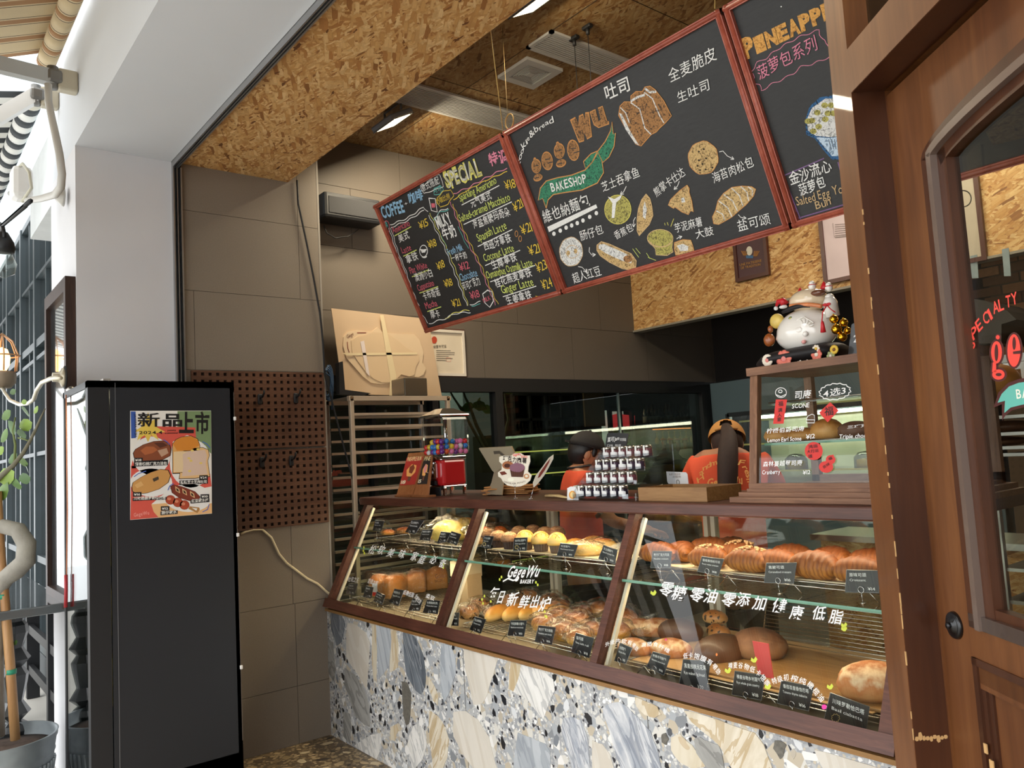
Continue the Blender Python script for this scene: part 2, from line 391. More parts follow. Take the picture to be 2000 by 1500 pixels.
# tiled pier
pier=MB(); pier.box((-4.62,1.285,0),(XP-.006,2.085,3.75),TILEG); pier=struct(pier,'wall_pier')
zs=[0,.315,.77,1.215,1.655,2.095,2.53,2.975,3.42,3.748]
for i in range(len(zs)-1):
    js=[1.287,1.86 if i<2 else (1.85 if i==2 else (1.34 if i in(5,) else (1.96 if i%2 else 1.62))),2.083]
    if i in (3,4): js=[1.287,1.96,2.083]
    if i>=6: js=[1.287,1.955,2.083]
    for a,b in zip(js[:-1],js[1:]):
        m=MB(); m.box((XP-.006,a+.0012,zs[i]+.0012),(XP,b-.0012,zs[i+1]-.0012),TILE); m.build('tile',pier)
m=MB(); m.box((-4.62,2.083,0),(XP+.001,2.095,3.75),M('9b948a',.5)); struct(m,'trim_3',None)
# left kitchen wall above and below the window
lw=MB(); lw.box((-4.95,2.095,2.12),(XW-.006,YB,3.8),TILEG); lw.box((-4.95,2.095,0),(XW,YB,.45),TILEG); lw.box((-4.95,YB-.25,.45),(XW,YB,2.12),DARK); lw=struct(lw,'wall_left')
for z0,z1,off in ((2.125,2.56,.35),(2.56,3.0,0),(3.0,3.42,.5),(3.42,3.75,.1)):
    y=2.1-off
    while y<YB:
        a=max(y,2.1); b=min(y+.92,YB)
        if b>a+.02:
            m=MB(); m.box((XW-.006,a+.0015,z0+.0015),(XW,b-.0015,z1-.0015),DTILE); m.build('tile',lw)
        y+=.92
# window_1: black framed window of the left kitchen wall
win=MB(); K=IRON
win.box((-4.86,2.1,2.02),(XW+.02,6.2,2.125),DARK); win.box((-4.86,2.1,.45),(XW+.02,6.2,.52),DARK)
for y,wd in ((2.12,.05),(2.62,.03),(3.12,.05),(3.70,.07),(6.17,.06)): win.box((-4.86,y-wd/2,.52),(XW+.02,y+wd/2,2.02),DARK)
win.box((-4.835,5.03,.52),(-4.815,5.045,2.02),M('8a9694',.3,.6)); win=struct(win,'window_1')
for a,b in ((2.145,2.605),(2.635,3.095),(3.145,3.665),(3.735,5.03),(5.045,6.14)):
    m=MB(); m.box((-4.828,a,.52),(-4.822,b,2.02),GLASSD); m.build('pane',win)
# back wall, brick wall behind, strand board band
m=MB(); m.box((-4.95,YB,2.13),(4,YB+.1,3.8),M('2a2522',.8)); m.box((-2.28,YB,0),(4,YB+.1,2.13),M('2a2522',.8)); m.box((-4.95,YB+.6,0),(-2.2,YB+.7,2.13),M('2a2522',.8)); struct(m,'wall_back')
m=MB(); m.box((XW,5.28,2.575),(3,5.36,3.75),OSBV); m.box((XW,5.26,2.56),(3,5.37,2.576),M('8a8478',.6)); struct(m,'wall_band')
bw=MB(); bw.box((-2.15,5.98,0),(4,6.1,3.7),M('5a4a3a',.9)); bw=struct(bw,'wall_brick')
bm=[M(c,.8,0,.12,40,.2) for c in ('9a6c46','a87850','8a5e3e','6e4c34')]; bmesh=[]
for k in range(4):
    q=MB(); q.box((0,0,0),(.222,.012,.058),bm[k]); me=bpy.data.meshes.new('brick'); me.from_pydata(q.v,[],q.f); me.materials.append(bm[k]); bmesh.append(me)
n=0
for r in range(19):
    for c in range(11):
        if n>=210: break
        o=bpy.data.objects.new('brick',random.choice(bmesh)); link(o); o.parent=bw; o.location=(-2.6+.234*c+(.117 if r%2 else 0)+.3,5.967+random.uniform(-.002,.002),1.75+r*.069); n+=1
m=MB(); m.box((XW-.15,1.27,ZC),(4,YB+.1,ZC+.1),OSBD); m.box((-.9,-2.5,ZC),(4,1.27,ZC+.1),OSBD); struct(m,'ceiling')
# thin joints of the ceiling boards
m=MB()
for y in (2.75,3.35,4.6,5.2): m.box((XW,y,ZC-.0015),(1,y+.004,ZC),M('3a2a1a',.8))
for x in (-3.7,-2.5): m.box((x,1.9,ZC-.0015),(x+.004,5.28,ZC),M('3a2a1a',.8))
struct(m,'trim_4')
m=MB(); m.box((3.9,-2.5,0),(4,YB,3.8),M('6a5a48',.8)); struct(m,'wall_right')
m=MB(); m.box((-2.35,3.92,0),(2.5,4.0,1.0),OSBV); m.box((-2.4,3.9,1.0),(2.5,4.3,1.03),STEEL); m.build('worktop_cabinet',None,label='long strand board fronted work counter behind the display case with steel top',cat='counter')
# ---- entrance door set at an angle
def dp(s,q,z): return Vector((0,0,z))+nd*q+d3*s          # s along the door wall (away from the camera), q out of it
def dbox(mb,s0,s1,q0,q1,z0,z1,mat):
    P=[dp(s,q,z) for z in (z0,z1) for s,q in ((s0,q0),(s1,q0),(s1,q1),(s0,q1))]
    return mb.add(P,[(0,3,2,1),(4,5,6,7),(0,1,5,4),(1,2,6,5),(2,3,7,6),(3,0,4,7)],mat)
def sof(px,py,q): v=onpl(px,py,C0+nd*q,nd); return (v-C0).dot(d3),v.z
s1,_=sof(1727,850,.807); s0,_=sof(1689,850,.807); zl=sof(1669,174,.807)[1]
q0=.807; q1=.885
fr=MB(); dbox(fr,s1,s0,q0,q0+.16,0,3.75,W_DOOR); dbox(fr,-.6,s1,q0,q0+.16,zl,zl+.10,W_DOOR)
dbox(fr,s1-.001,s1+.001,q0+.001,q1-.004,0,zl,W_DOORIN); dbox(fr,-.6,s1,q0+.001,q1-.004,zl-.001,zl+.001,W_DOORIN)
CH=M('c9a06a',.7)
for i in range(9):
    qq=q0+.006+i*.0075; zz=.917+random.uniform(-.004,.004); w1=random.uniform(.003,.005); h1=random.uniform(.004,.010)
    fr.add([dp(s1-.0018,qq+w1*x,zz+h1*y) for x,y in ((-1,-.4),(-.3,-1),(.7,-.8),(1,.1),(.5,.9),(-.6,.8))],[(0,1,2,3,4,5)],CH)
for k in range(70):
    z=.2+random.random()**1.6*1.9; w1=random.uniform(.0006,.0016); h1=random.uniform(.004,.03)
    dbox(fr,s1-w1,s1+.0015,q0-.0006,q0+w1,z,z+h1,CH)
fr.build('door_2',None,label='brown varnished timber frame of the entrance with chipped paint',kind='structure')
m=MB(); dbox(m,-.6,s1,.86,.866,zl+.1,3.7,GLASSD); m.build('window_2',None,kind='structure')
m=MB(); dbox(m,-.6,s1,.84,.9,3.0,3.06,W_DOOR); m.build('trim_5',None,kind='structure')
# door leaf
sd,_=sof(1800,850,q1); sg=sof(1858,850,q1)[0]; si=sof(1897,850,q1)[0]; S2=.75
zgb=sof(1900,1180,q1)[1]; sa,za=sof(1828,295,q1)
dr=thing('door_1',None,None,dp(sd,q1,0)); dr['kind']='structure'; dr['label']='brown timber entrance door with arched glass and chipped corner mouldings'
m=MB(); T=.045
dbox(m,sg,sd+.012,q1,q1+T,.02,zl-.012,W_DOOR)
dbox(m,-.6,sg,q1,q1+T,zgb-.16,zgb-.045,W_DOOR); dbox(m,-.6,sg,q1,q1+T,.02,.2,W_DOOR)
arch=[]
for k in range(15):
    a=pi-k*pi/2/14; arch.append((.60+.0+(sg-.60)*-cos(a), za+ (zl-.10-za)*sin(a)))
# fill between arch and top of the leaf
Q=[dp(a,q1,b) for a,b in arch]+[dp(-.6,q1,zl-.10),dp(-.6,q1,zl-.012),dp(sg,q1,zl-.012)]
m.prism(Q,nd*T,W_DOOR); m.build('leaf',dr)
def curvebar(mb,pts,wd,qa,qb,mat):
    n=len(pts); vs=[];fs=[]
    for i,(a,b) in enumerate(pts):
        t=Vector(pts[min(i+1,n-1)])-Vector(pts[max(i-1,0)]); t.normalize(); nn=Vector((t.y,-t.x))
        if nn.x>0: nn=-nn
        if i==0: nn=Vector((-1,0))
        for w_,q in ((0,qa),(0,qb),(wd,qb),(wd,qa)): vs.append(dp(a+nn.x*w_,q,b+nn.y*w_))
    for i in range(n-1):
        for k in range(4): fs.append((i*4+k,i*4+(k+1)%4,(i+1)*4+(k+1)%4,(i+1)*4+k))
    mb.add(vs,fs,mat,False)
path=[(sg,zgb-.045)]+arch+[(-.5,zl-.10)]
m=MB(); curvebar(m,path,.028,q1-.004,q1+.03,W_DOORIN)
p2=[(a-.028 if k<2 else a-.028*max(.2,1-k/12),b-(.0 if k<2 else .028*min(1,k/9))) for k,(a,b) in enumerate(path)]
curvebar(m,p2,.016,q1-.010,q1+.03,M('6b5a50',.25,.0,.05,5,0,.8)); curvebar(m,[(a-.016,b-.008*(k>1)) for k,(a,b) in enumerate(p2)],.03,q1+.004,q1+.03,W_DOORIN)
dbox(m,-.6,sg,q1-.004,q1+.03,zgb-.045,zgb-.018,M('4a3c36',.25,0,.05,5,0,.6)); dbox(m,-.6,sg,q1+.006,q1+.03,zgb-.018,zgb,W_DOORIN)
m.build('glass_moulding',dr)
m=MB(); dbox(m,-.6,sg-.03,q1+.02,q1+.024,zgb-.03,zl-.10,thin_glass('door_glass','eef0ec',1.0,.0)); m.build('glass_pane',dr)
m=MB(); sp_=sof(1900,1282,q1)[0]; zp=sof(1900,1282,q1)[1]
dbox(m,-.6,sg,q1+.012,q1+.03,.2,zgb-.16,W_DOOR)
for k,(e,qa) in enumerate(((0,0),(.012,.006),(.024,.011))):
    dbox(m,sp_-.016-e,sp_-e-.002,q1+qa-.004,q1+.02,.2,zp-e,W_DOORIN); dbox(m,-.6,sp_-e,q1+qa-.004,q1+.02,zp-e-.014,zp-e,W_DOORIN)
dbox(m,sp_,sg,q1,q1+.02,.2,zgb-.16,W_DOOR); dbox(m,-.6,sg,q1,q1+.02,zp,zgb-.15,W_DOOR)
for s_,z_,w_ in ((-.004,.93,.016),(-.02,.905,.02),(.03,.87,.012)): dbox(m,sp_-.02+s_,sp_-.02+s_+w_*.6,q1-.0055,q1-.003,z_,z_+.018,CH)
for k in range(6): dbox(m,sp_-.08-k*.03,sp_-.07-k*.03,q1+.0045,q1+.006,zp-.034,zp-.030,CH)
m.build('lower_panel',dr)
sl_,zl_=sof(1866,1221,q1); m=MB(); c=dp(sl_,q1,zl_)
m.lathe([(.0,.012),(.014,.012),(.016,.007),(.022,.008),(.026,.006),(.028,0)],c,M('18181a',.3,.5,.05,6,0,.5),24,True,-nd)
m.cyl(c-nd*.011,c-nd*.018,.006,M('3a3a3c',.3,.8)); m.build('lock',dr)
# decal on the door glass
DP=PL(dp(.6,q1+.019,1.5),-d3,(0,0,1)); z=zoom(1700,500,3.75); m=MB()
RED=EMR=M('ef4a3e',.5,0,.0); MAR=M('4a1e1c',.5,0,0)
def dtx(st,a,b,h,mat,l=.001,wt=0): m.text(DP,st,z(*a),z(*b),h/3.75,mat,l,wt)
for ch,a,b in zip('SPECIALTY',((770,690),(775,620),(815,560),(858,505),(905,470),(925,425),(968,405),(1018,378),(1060,360)),((792,648),(815,572),(845,520),(893,480),(918,450),(965,405),(1000,390),(1050,370),(1100,345))):
    m.text(DP,ch,z(a[0]-18,a[1]),z(b[0]-14,b[1]),90/3.75,RED,.001,.015)
def decal_g(cx,cy,w,h,desc,mt,l,gr=0):
    m.disc(DP,z(cx,cy),(w+gr)/3.75,(h+gr)/3.75,mt,l)
for mt,l,gr in ((MAR,.0005,15),(RED,.001,0)):
    decal_g(928,705,40,82,0,mt,l,gr); m.disc(DP,z(942,868),(46+gr)/3.75,(38+gr)/3.75,mt,l); m.disc(DP,z(937,595),(14+gr*.6)/3.75,(16+gr*.6)/3.75,mt,l)
    m.poly(DP,[z(900-gr,780),z(925+gr,770),z(925+gr,850),z(895-gr,850)],mt,l)
    decal_g(1055,692,48,120,0,mt,l,gr)
m.disc(DP,z(928,708),13/3.75,62/3.75,MAR,.0015); m.disc(DP,z(945,868),22/3.75,12/3.75,MAR,.0015); m.disc(DP,z(1058,640),12/3.75,48/3.75,MAR,.0015); m.poly(DP,[z(1050,700),z(1110,690),z(1110,715),z(1052,718)],MAR,.0015)
rib=[(905,1110),(940,1000),(1010,930),(1090,900),(1300,870),(1300,1080),(1120,1110),(1040,1130),(990,1170),(968,1205),(965,1085)]
m.poly(DP,[z(*p) for p in rib],MAR,.0006)
rib2=[(935,1075),(965,1010),(1020,955),(1090,928),(1300,900),(1300,1060),(1110,1090),(1030,1110),(985,1150),(990,1060)]
m.poly(DP,[z(*p) for p in rib2],M('62b2a4',.5,0,0),.001); m.text(DP,'BAKES',z(1078,1045),z(1300,1020),70/3.75,M('efe9da',.6,0,0),.0015,.01)
m.build('glass_lettering',dr,label='red word SPECIALTY over red letters and a teal ribbon')
# enclosing wall over the counter end beyond the frame
m=MB(); m.box((-1.0,2.3,0),(-.98,2.31,.01),DARK)
# ================================================================ DISPLAY CASE
XL,XR=-4.345,-1.09; G0=Vector((0,2.05,.745)); G1=Vector((0,2.325,1.29)); gv=(G1-G0).normalized()
def gl(x,t,off=0):      # point on the sloping front: t from 0 (bottom) to 1 (top)
    p=G0.lerp(G1,t); nrm=Vector((0,-gv.z,gv.y)); return Vector((x,p.y,p.z))+nrm*off
base=thing('counter_base','counter base clad in grey and white terrazzo with big marble pieces','counter',(-2.7,2.45,0))
def stonematrix():
    t=NT('terrazzo_small_chips'); v=t.vor(75); sp=t.n('ShaderNodeSeparateColor'); t.l(v.outputs['Color'],sp.inputs[0])
    c=t.ramp(sp.outputs[0],[(0,'34343a'),(.06,'34343a'),(.08,'9a9da1'),(.3,'b9bab9'),(.55,'d6d5cf'),(.75,'c6bba6'),(.85,'a4a6aa'),(.93,'ececea')],'CONSTANT')
    e=t.vor(75,None,'DISTANCE_TO_EDGE'); c=t.mix(t.math('LESS_THAN',e.outputs['Distance'],.07),c,'a9aaac')
    v2=t.vor(30,t.map((1,1,1),(.3,.2,.5))); s2=t.n('ShaderNodeSeparateColor'); t.l(v2.outputs['Color'],s2.inputs[0])
    c=t.mix(t.math('GREATER_THAN',s2.outputs[1],.72),c,t.ramp(s2.outputs[0],[(0,'a8acb0'),(.3,'d5d2ca'),(.55,'bfb4a0'),(.8,'e8e6e2'),(.95,'84888c')],'CONSTANT')); return t.fin(c,.28)
m=MB(); m.box((-4.399,2.053,0),(-.98,2.9,.695),stonematrix()); m.build('cladding',base)
m=MB(); m.box((-4.39,2.036,.702),(-1.0,2.9,.716),W_TRAY); m.build('board_edge',base)
for x in (-3.02,-1.93): m=MB(); m.box((x,2.0518,0),(x+.0025,2.0535,.69),M('5e5a54',.7)); m.build('joint',base)
def marble(name,a,b,vein,rot,sc=9,dst=3,amt=.5):
    t=NT(name); v=t.map((1.6,1,.35),(0,0,0),t.map((1,1,1),(0,rot,0))); f,_=t.noise(sc,5,v,dst*.4,.6); g,_=t.noise(sc*.5,3,v,dst)
    c=t.ramp(f,[(.3,a),(.6,b)]); k=t.math('ABSOLUTE',t.math('SUBTRACT',g,.5)); c=t.mix(t.math('MULTIPLY',t.math('LESS_THAN',k,.035),amt),c,vein); return t.fin(c,.2)
MS=[marble('marble_warm','cdc6ba','dad4c9','bfb3a0',.3,5,1.5,.3),marble('marble_grey_blue','a2a8af','bcc1c6','7e868f',.35,8,1.5,.4),marble('marble_dark','4a5058','757c84','a8acb0',.4,9,2,.4),
    marble('marble_tan_streak','bfae8c','d9d0bc','b08c54',-.1,6,2,.4),marble('marble_pale','d5d3cd','e8e6e2','9a9c9e',.5),marble('marble_white_grey','e2e2e2','a2a8b2','6a7280',.45,12,3,.5),
    M('625f58',.3,0,.35,90),marble('marble_grey','8a8a86','a9a8a4','6a6a68',.6),marble('marble_cream','e4dccb','cfc3ac','a8884c',-.5)]
BP=PL((0,2.053,0),(1,0,0),(0,0,1)); z=zoom(640,1150,3.3333)
big=[(0,[(130,220),(190,235),(250,285),(275,350),(268,480),(252,655),(200,560),(140,480),(122,440),(122,300)]),
(3,[(290,200),(312,205),(322,400),(318,590),(300,598),(288,450)]),(1,[(316,205),(405,230),(415,330),(402,500),(330,592),(322,380)]),(3,[(408,232),(440,245),(462,360),(458,510),(408,545),(404,500),(416,330)]),
(2,[(490,250),(545,265),(600,370),(628,450),(640,560),(635,640),(608,690),(570,660),(515,560),(498,430)]),
(0,[(885,378),(1110,440),(1080,560),(1040,690),(1010,745),(950,755),(925,640),(895,520)]),
(4,[(1190,470),(1290,485),(1420,545),(1470,590),(1480,660),(1430,780),(1405,855),(1300,720),(1175,655),(1180,560)]),(3,[(1192,468),(1260,480),(1250,560),(1210,670),(1178,652),(1182,560)]),
(6,[(482,600),(520,610),(545,680),(540,800),(530,880),(512,893),(495,830),(487,700)]),
(7,[(112,515),(180,560),(240,650),(270,760),(278,900),(240,885),(180,830),(150,740),(110,620)]),
(1,[(740,360),(800,365),(835,450),(835,560),(800,660),(760,740),(735,640),(735,480)]),
(8,[(660,790),(720,830),(765,900),(790,980),(780,1100),(750,1180),(690,1180),(665,1000)]),
(0,[(820,800),(900,795),(980,850),(1050,960),(1080,1090),(1110,1180),(960,1180),(870,1060),(820,960)]),
(4,[(590,875),(640,930),(645,1020),(620,1110),(560,1180),(530,1100),(530,960),(560,890)]),
(1,[(1240,935),(1330,970),(1420,1010),(1450,1060),(1450,1180),(1210,1180),(1220,1060)]),
(5,[(1535,840),(1600,835),(1650,860),(1690,960),(1710,1180),(1600,1180),(1560,1050),(1525,930)]),
(0,[(1725,985),(1790,1010),(1840,1080),(1870,1180),(1725,1180)]),
(8,[(660,570),(700,640),(722,700),(718,760),(690,730),(662,650)]),
(4,[(280,950),(350,935),(350,1020),(320,1110),(230,1060),(175,1020)]),
(3,[(410,900),(450,880),(462,920),(440,990),(412,980)]),(7,[(105,800),(150,815),(155,900),(150,1010),(105,960)]),
(2,[(20,150),(90,165),(115,230),(95,340),(60,370),(25,260)]),
(7,[(5,320),(35,350),(55,520),(40,600),(5,540)])]
z2=zoom(1160,1200,3.3333)
big2=[(5,[(55,610),(120,575),(170,570),(220,600),(300,680),(370,760),(410,860),(440,1000),(180,1000),(130,860),(80,690)]),
(8,[(270,535),(350,570),(415,600),(440,650),(400,672),(330,650),(280,600)]),
(3,[(505,800),(560,775),(640,850),(730,990),(640,1000),(560,960),(505,880)]),
(8,[(590,625),(720,655),(900,720),(1050,770),(1110,850),(1150,960),(1165,1000),(900,1000),(830,870),(800,830),(760,800),(640,700)]),
(7,[(655,810),(690,795),(760,830),(815,850),(840,930),(850,1000),(740,1000),(670,900)]),
(6,[(1180,820),(1215,820),(1255,850),(1240,900),(1215,940),(1170,870)]),(6,[(445,780),(470,770),(490,810),(475,850),(445,830)]),
(0,[(1440,880),(1560,910),(1900,1010),(1500,1010)])]
nst=0
for zz,bl in ((z,big),(z2,big2)):
    for k,pts in bl:
        nst+=1; m=MB(); P=[Vector(BP.at(zz(*p))) for p in pts]; Q=[]
        for i,p in enumerate(P):      # chip the edges a little between the corners
            q=P[(i+1)%len(P)]; Q+=[p,p.lerp(q,.5)+Vector((random.uniform(-.003,.003),random.uniform(-.003,.003)))]
        Q=[q for q in Q]; front=[BP.w(q.x,min(max(q.y,.0),.694),.0010+.00008*nst) for q in Q]
        m.prism(front,(0,.004,0),MS[k]); m.build('marble_piece',base)
# dark and pale chips of thumb size
tr=bpy.data.meshes
chips=[]
for c in ('26272b','26272b','d9dbdc','55595f','e6e4df','b9b0a0','7c8188'):
    mt=M(c,.25,0,.05,30); n=6; rr=[random.uniform(.7,1.15) for _ in range(n)]; q=MB()
    o=[(rr[i]*cos(2*pi*i/n),rr[i]*sin(2*pi*i/n)*1.5) for i in range(n)]
    q.add([(x,0,y) for x,y in o]+[(x*.96,-1,y*.96) for x,y in o],[tuple(range(n,2*n))]+[(i,(i+1)%n,(i+1)%n+n,i+n) for i in range(n)],mt)
    me=bpy.data.meshes.new('stone_chip'); me.from_pydata(q.v,[],q.f); me.materials.append(mt); chips.append(me)
polys=[[Vector(BP.at(zz(*p))) for p in pts] for zz,bl in ((z,big),(z2,big2)) for k,pts in bl]
def inside(p,P):
    c=False; j=len(P)-1
    for i in range(len(P)):
        if (P[i].y>p.y)!=(P[j].y>p.y) and p.x<(P[j].x-P[i].x)*(p.y-P[i].y)/(P[j].y-P[i].y)+P[i].x: c=not c
        j=i
    return c
n=0; used=[]
while n<290:
    x=random.uniform(-4.38,-1.05) ; zz=random.uniform(.02,.69); r=random.choice((.006,.008,.01,.013,.018))
    if zz<.42 and x>-3.2 and random.random()<.8: continue
    p=Vector((x,zz))
    if any(inside(p+Vector((a,b)),P) for P in polys for a,b in ((r,0),(-r,0),(0,r*1.4),(0,-r*1.4))) or any((x-a)**2+(zz-b)**2<(r+c+.004)**2*1.4 for a,b,c in used):
        if random.random()<.02: n+=1
        continue
    used.append((x,zz,r)); n+=1
    o=bpy.data.objects.new('stone_chip',random.choice(chips)); link(o); o.parent=base; o.location=(x+2.7,2.053-2.45,zz); o.rotation_euler=(0,random.uniform(-.6,.6),0); o.scale=(r,.0008,r)
# ---- the glazed case itself
case=thing('display_case','long sloping glass display case with dark brown timber frame on the terrazzo counter','display case',(-2.7,2.45,.73))
up=Vector((0,-1,.4))
def fbar(a,b,wd=.045,th=.05): return MB().bar(a,b,wd,th,up,W_CASE)
m=MB(); m.bar(gl(XL-.03,0,.005),gl(XR+.03,0,.005),.05,.046,up,W_CASE); m.build('bottom_rail',case)
for x in (XL,-3.205,-2.17,XR):
    m=MB(); m.bar(gl(x,-.04,0),gl(x,1.02,0),.034 if x not in (XL,XR) else .04,.04,up,W_CASE); m.build('front_stile',case)
m=MB(); m.rbox((XL-.05,2.285,1.29),(XR+.08,2.93,1.335),W_CASE,.006); m.build('top_board',case)
for x in (XL,XR):
    m=MB(); m.prism([gl(x-.004,0),(x-.004,2.88,.735),(x-.004,2.88,1.29),gl(x-.004,1)],(.008,0,0),GLASS); m.build('end_pane',case)
for a,b in ((XL+.02,-3.225),(-3.185,-2.19),(-2.15,XR-.02)):
    m=MB(); m.add([gl(a,.03),gl(b,.03),gl(b,1),gl(a,1)],[(0,1,2,3)],GLASS); m.build('front_pane',case)
    m=MB(); m.bar(gl(a+.012,.05,-.022),gl(a+.012,.98,-.022),.014,.014,up,M('d8cfba',.4)); m.build('edge_seal',case)
for a,b in ((XL+.02,-3.215),(-3.195,-2.18),(-2.16,XR-.02)):
    m=MB(); m.box((a,2.205,1.045),(b,2.8,1.053),GLASS); m.box((a,2.2035,1.044),(b,2.205,1.054),GEDGE); m.build('glass_shelf',case)
for x in (XL,-3.27,-2.22,-1.15):
    m=MB(); m.box((x-.03,2.83,.735),(x-.008,2.86,1.29),M('cfc6b4',.4)); m.box((x+.008,2.83,.735),(x+.03,2.86,1.29),M('cfc6b4',.4)); m.build('back_post',case)
for a,b in ((XL+.03,-3.3),(-3.24,-2.25),(-2.19,-1.18)):
    m=MB(); m.box((a,2.84,.76),(b,2.846,1.28),GLASS); m.build('sliding_pane',case)
m=MB(); m.box((XL,2.05,.728),(XR,2.88,.735),M('8a7a60',.6)); m.build('deck',case)
m=MB(); m.box((XL+.03,2.39,1.284),(XR-.03,2.41,1.2895),EM('ffdca0',2)); m.build('light_strip',case)
# wire risers (racks) on both levels
def wrack(x0,x1,y0,y1,z0,z1,lab,tray=None):
    t=thing('wire_rack',lab,'rack',((x0+x1)/2,(y0+y1)/2,z0),'wire racks inside the display case'); m=MB(); r=.0022
    m.tube([(x0,y0,z1),(x1,y0,z1),(x1,y1,z1),(x0,y1,z1),(x0,y0,z1)],r,WIRE,5)
    m.tube([(x0,y0,z1-.014),(x1,y0,z1-.014)],r,WIRE,5)
    m.build('rim',t); m=MB()
    n=int((y1-y0)/.022)
    for i in range(1,n): m.cyl((x0,y0+(y1-y0)*i/n,z1),(x1,y0+(y1-y0)*i/n,z1),.0013,WIRE,n=4,caps=False)
    for i in range(1,5): m.cyl((x0+(x1-x0)*i/5,y0,z1-.003),(x0+(x1-x0)*i/5,y1,z1-.003),.0016,WIRE,n=4,caps=False)
    m.build('cross_wires',t,kind='stuff')
    for i in range(4):
        x=x0+.09+(x1-x0-.18)*i/3; m=MB()
        m.tube([(x-.035,y0,z0+.003),(x,y0,z1-.004),(x+.035,y0,z0+.003)],r,WIRE,5); m.build('leg',t)
    if tray:
        m=MB(); m.box((x0+.02,y0+.012,z1+.0025),(x1-.02,y1-.02,z1+.0055),tray); m.build('liner',t,label='cream paper liner')
PAP=M('d9c9a6',.7)
wrack(-4.25,-3.28,2.30,2.72,1.053,1.095,'wire rack on the upper glass shelf, left section')
wrack(-3.13,-2.25,2.30,2.74,1.053,1.095,'wire rack under the muffins on the upper glass shelf',PAP)
wrack(-2.07,-1.15,2.29,2.74,1.053,1.095,'wire rack under the croissants on the upper glass shelf',PAP)
wrack(-4.25,-3.28,2.14,2.75,.737,.775,'wire rack on the case floor under the toast loaves')
wrack(-3.13,-2.25,2.14,2.75,.737,.775,'wire rack on the case floor under the long rolls')
wrack(-2.1,-1.16,2.14,2.75,.737,.775,'wire rack on the case floor in the right section',M('b08a5a',.6))
# writing on the case glass
GP=PL(gl(0,0,.003),(1,0,0),gv); WH=M('f2f2f0',.6,0,0); YG=M('c8d24a',.6,0,0); PK=M('e23a9c',.6,0,0)
m=MB(); k=zoom(640,950,5.357)
pos=[(415,700),(505,705),(605,735),(725,745),(855,770),(935,800),(1055,805),(1150,845)]
for ch,p in zip('松软美味家庭必备',pos): m.text(GP,ch,k(*p),k(p[0]+62,p[1]+14),78/5.357,WH,.001,.006,.04,.2)
for p in ((380,640),(375,675),(385,700),(1215,815),(1210,850)): m.disc(GP,k(*p),1.6,2.6,YG)
for st,a,b in (('吐司之王',(205,1000),(320,1005)),('奶香浓郁',(415,1010),(515,1045)),('低糖低脂',(785,1130),(895,1165)),('全麦吐司',(905,1165),(960,1240)),('柔软',(1020,1165),(1110,1200))): m.text(GP,st,k(*a),k(*b),8,WH,.001,0,.05)
m.build('glass_lettering',case,label='white brush lettering on the left pane'); m=MB(); k=zoom(860,960,5.263)
m.text(GP,'GegeWu',k(680,880),k(1000,880),115/5.263,WH,.001,.02,.03,.35); m.line(GP,[k(*p) for p in ((645,925),(700,895),(750,915),(800,900))],2.4,WH); m.text(GP,'BAKERY',k(820,945),k(960,945),38/5.263,WH,.001,.02)
m.build('glass_logo',case,label='white script logo on the middle pane'); m=MB()
for ch,a,b in zip('每日新鲜出炉',((480,1120),(568,1150),(665,1185),(790,1200),(905,1205),(1000,1240)),((570,1120),(640,1150),(775,1170),(885,1205),(1000,1200),(1120,1210))):
    m.text(GP,ch,k(*a),k(*b),125/5.263,WH,.001,.012,.03,.2)
for p in ((630,880),(612,905),(985,935),(1003,960),(455,1075),(430,1110),(440,1150),(520,1130),(1075,1235),(1080,1280),(1095,1290)): m.disc(GP,k(*p),1.6,2.8,YG)
m.build('glass_lettering',case,label='white brush lettering on the middle pane'); m=MB(); k=zoom(1200,980,3.5714)
for i,ch in enumerate('零糖零油零添加健康低脂'):
    P=[(300,655),(390,680),(515,690),(612,700),(735,725),(840,725),(955,750),(1090,765),(1215,815),(1370,820),(1490,845)][i]; m.text(GP,ch,k(*P),k(P[0]+92,P[1]+12),96/3.5714,WH,.001,.012,.03,.12)
def leaf(a,b): m.poly(GP,[k(a,b),k(a-18,b-14),k(a-14,b-34),k(a+2,b-22),k(a+14,b-40),k(a+26,b-22),k(a+14,b-2)],YG,.0012)
leaf(270,655); leaf(1600,880); leaf(1600,905)
m.build('glass_lettering',case,label='large white characters across the right pane'); m=MB(); k=zoom(1160,1200,3.3333)
def arc(st,pts,h=9.5,wt=.004):
    global m
    n=len(st); m=MB()
    for i,ch in enumerate(st):
        t=i/n*(len(pts)-1); j=int(t); f=t-j; a=Vector(pts[j]).lerp(Vector(pts[j+1]),f); t2=(i+.9)/n*(len(pts)-1); j2=min(int(t2),len(pts)-2); b=Vector(pts[j2]).lerp(Vector(pts[j2+1]),t2-j2)
        m.text(GP,ch,k(*a),k(*b),h,WH,.001,wt,.03)
    m.build('glass_lettering',case,label='white arched handwriting low on the right pane')
arc('外硬内软有嚼劲',[(75,215),(150,185),(240,200),(280,245)],9); arc('高膳食纤维',[(310,215),(400,205),(490,260)],9)
arc('低卡饱腹有嚼劲',[(580,290),(660,285),(760,330),(810,400)],11); arc('裸麦谷物低卡饱腹',[(875,355),(960,350),(1060,390),(1130,480)],12)
arc('特级初榨纯橄榄油',[(1165,460),(1260,425),(1400,470),(1480,580)],13)
m=MB(); leaf(1040,315); leaf(870,385); leaf(1130,490); leaf(1535,490); m.disc(GP,k(1500,603),5,5,PK); m.disc(GP,k(800,262),2,3,M('e0803a',.6,0,0)); m.disc(GP,k(470,165),1.5,2,PK)
m.build('painted_leaves',case,label='small green leaves and pink dots painted on the right pane')
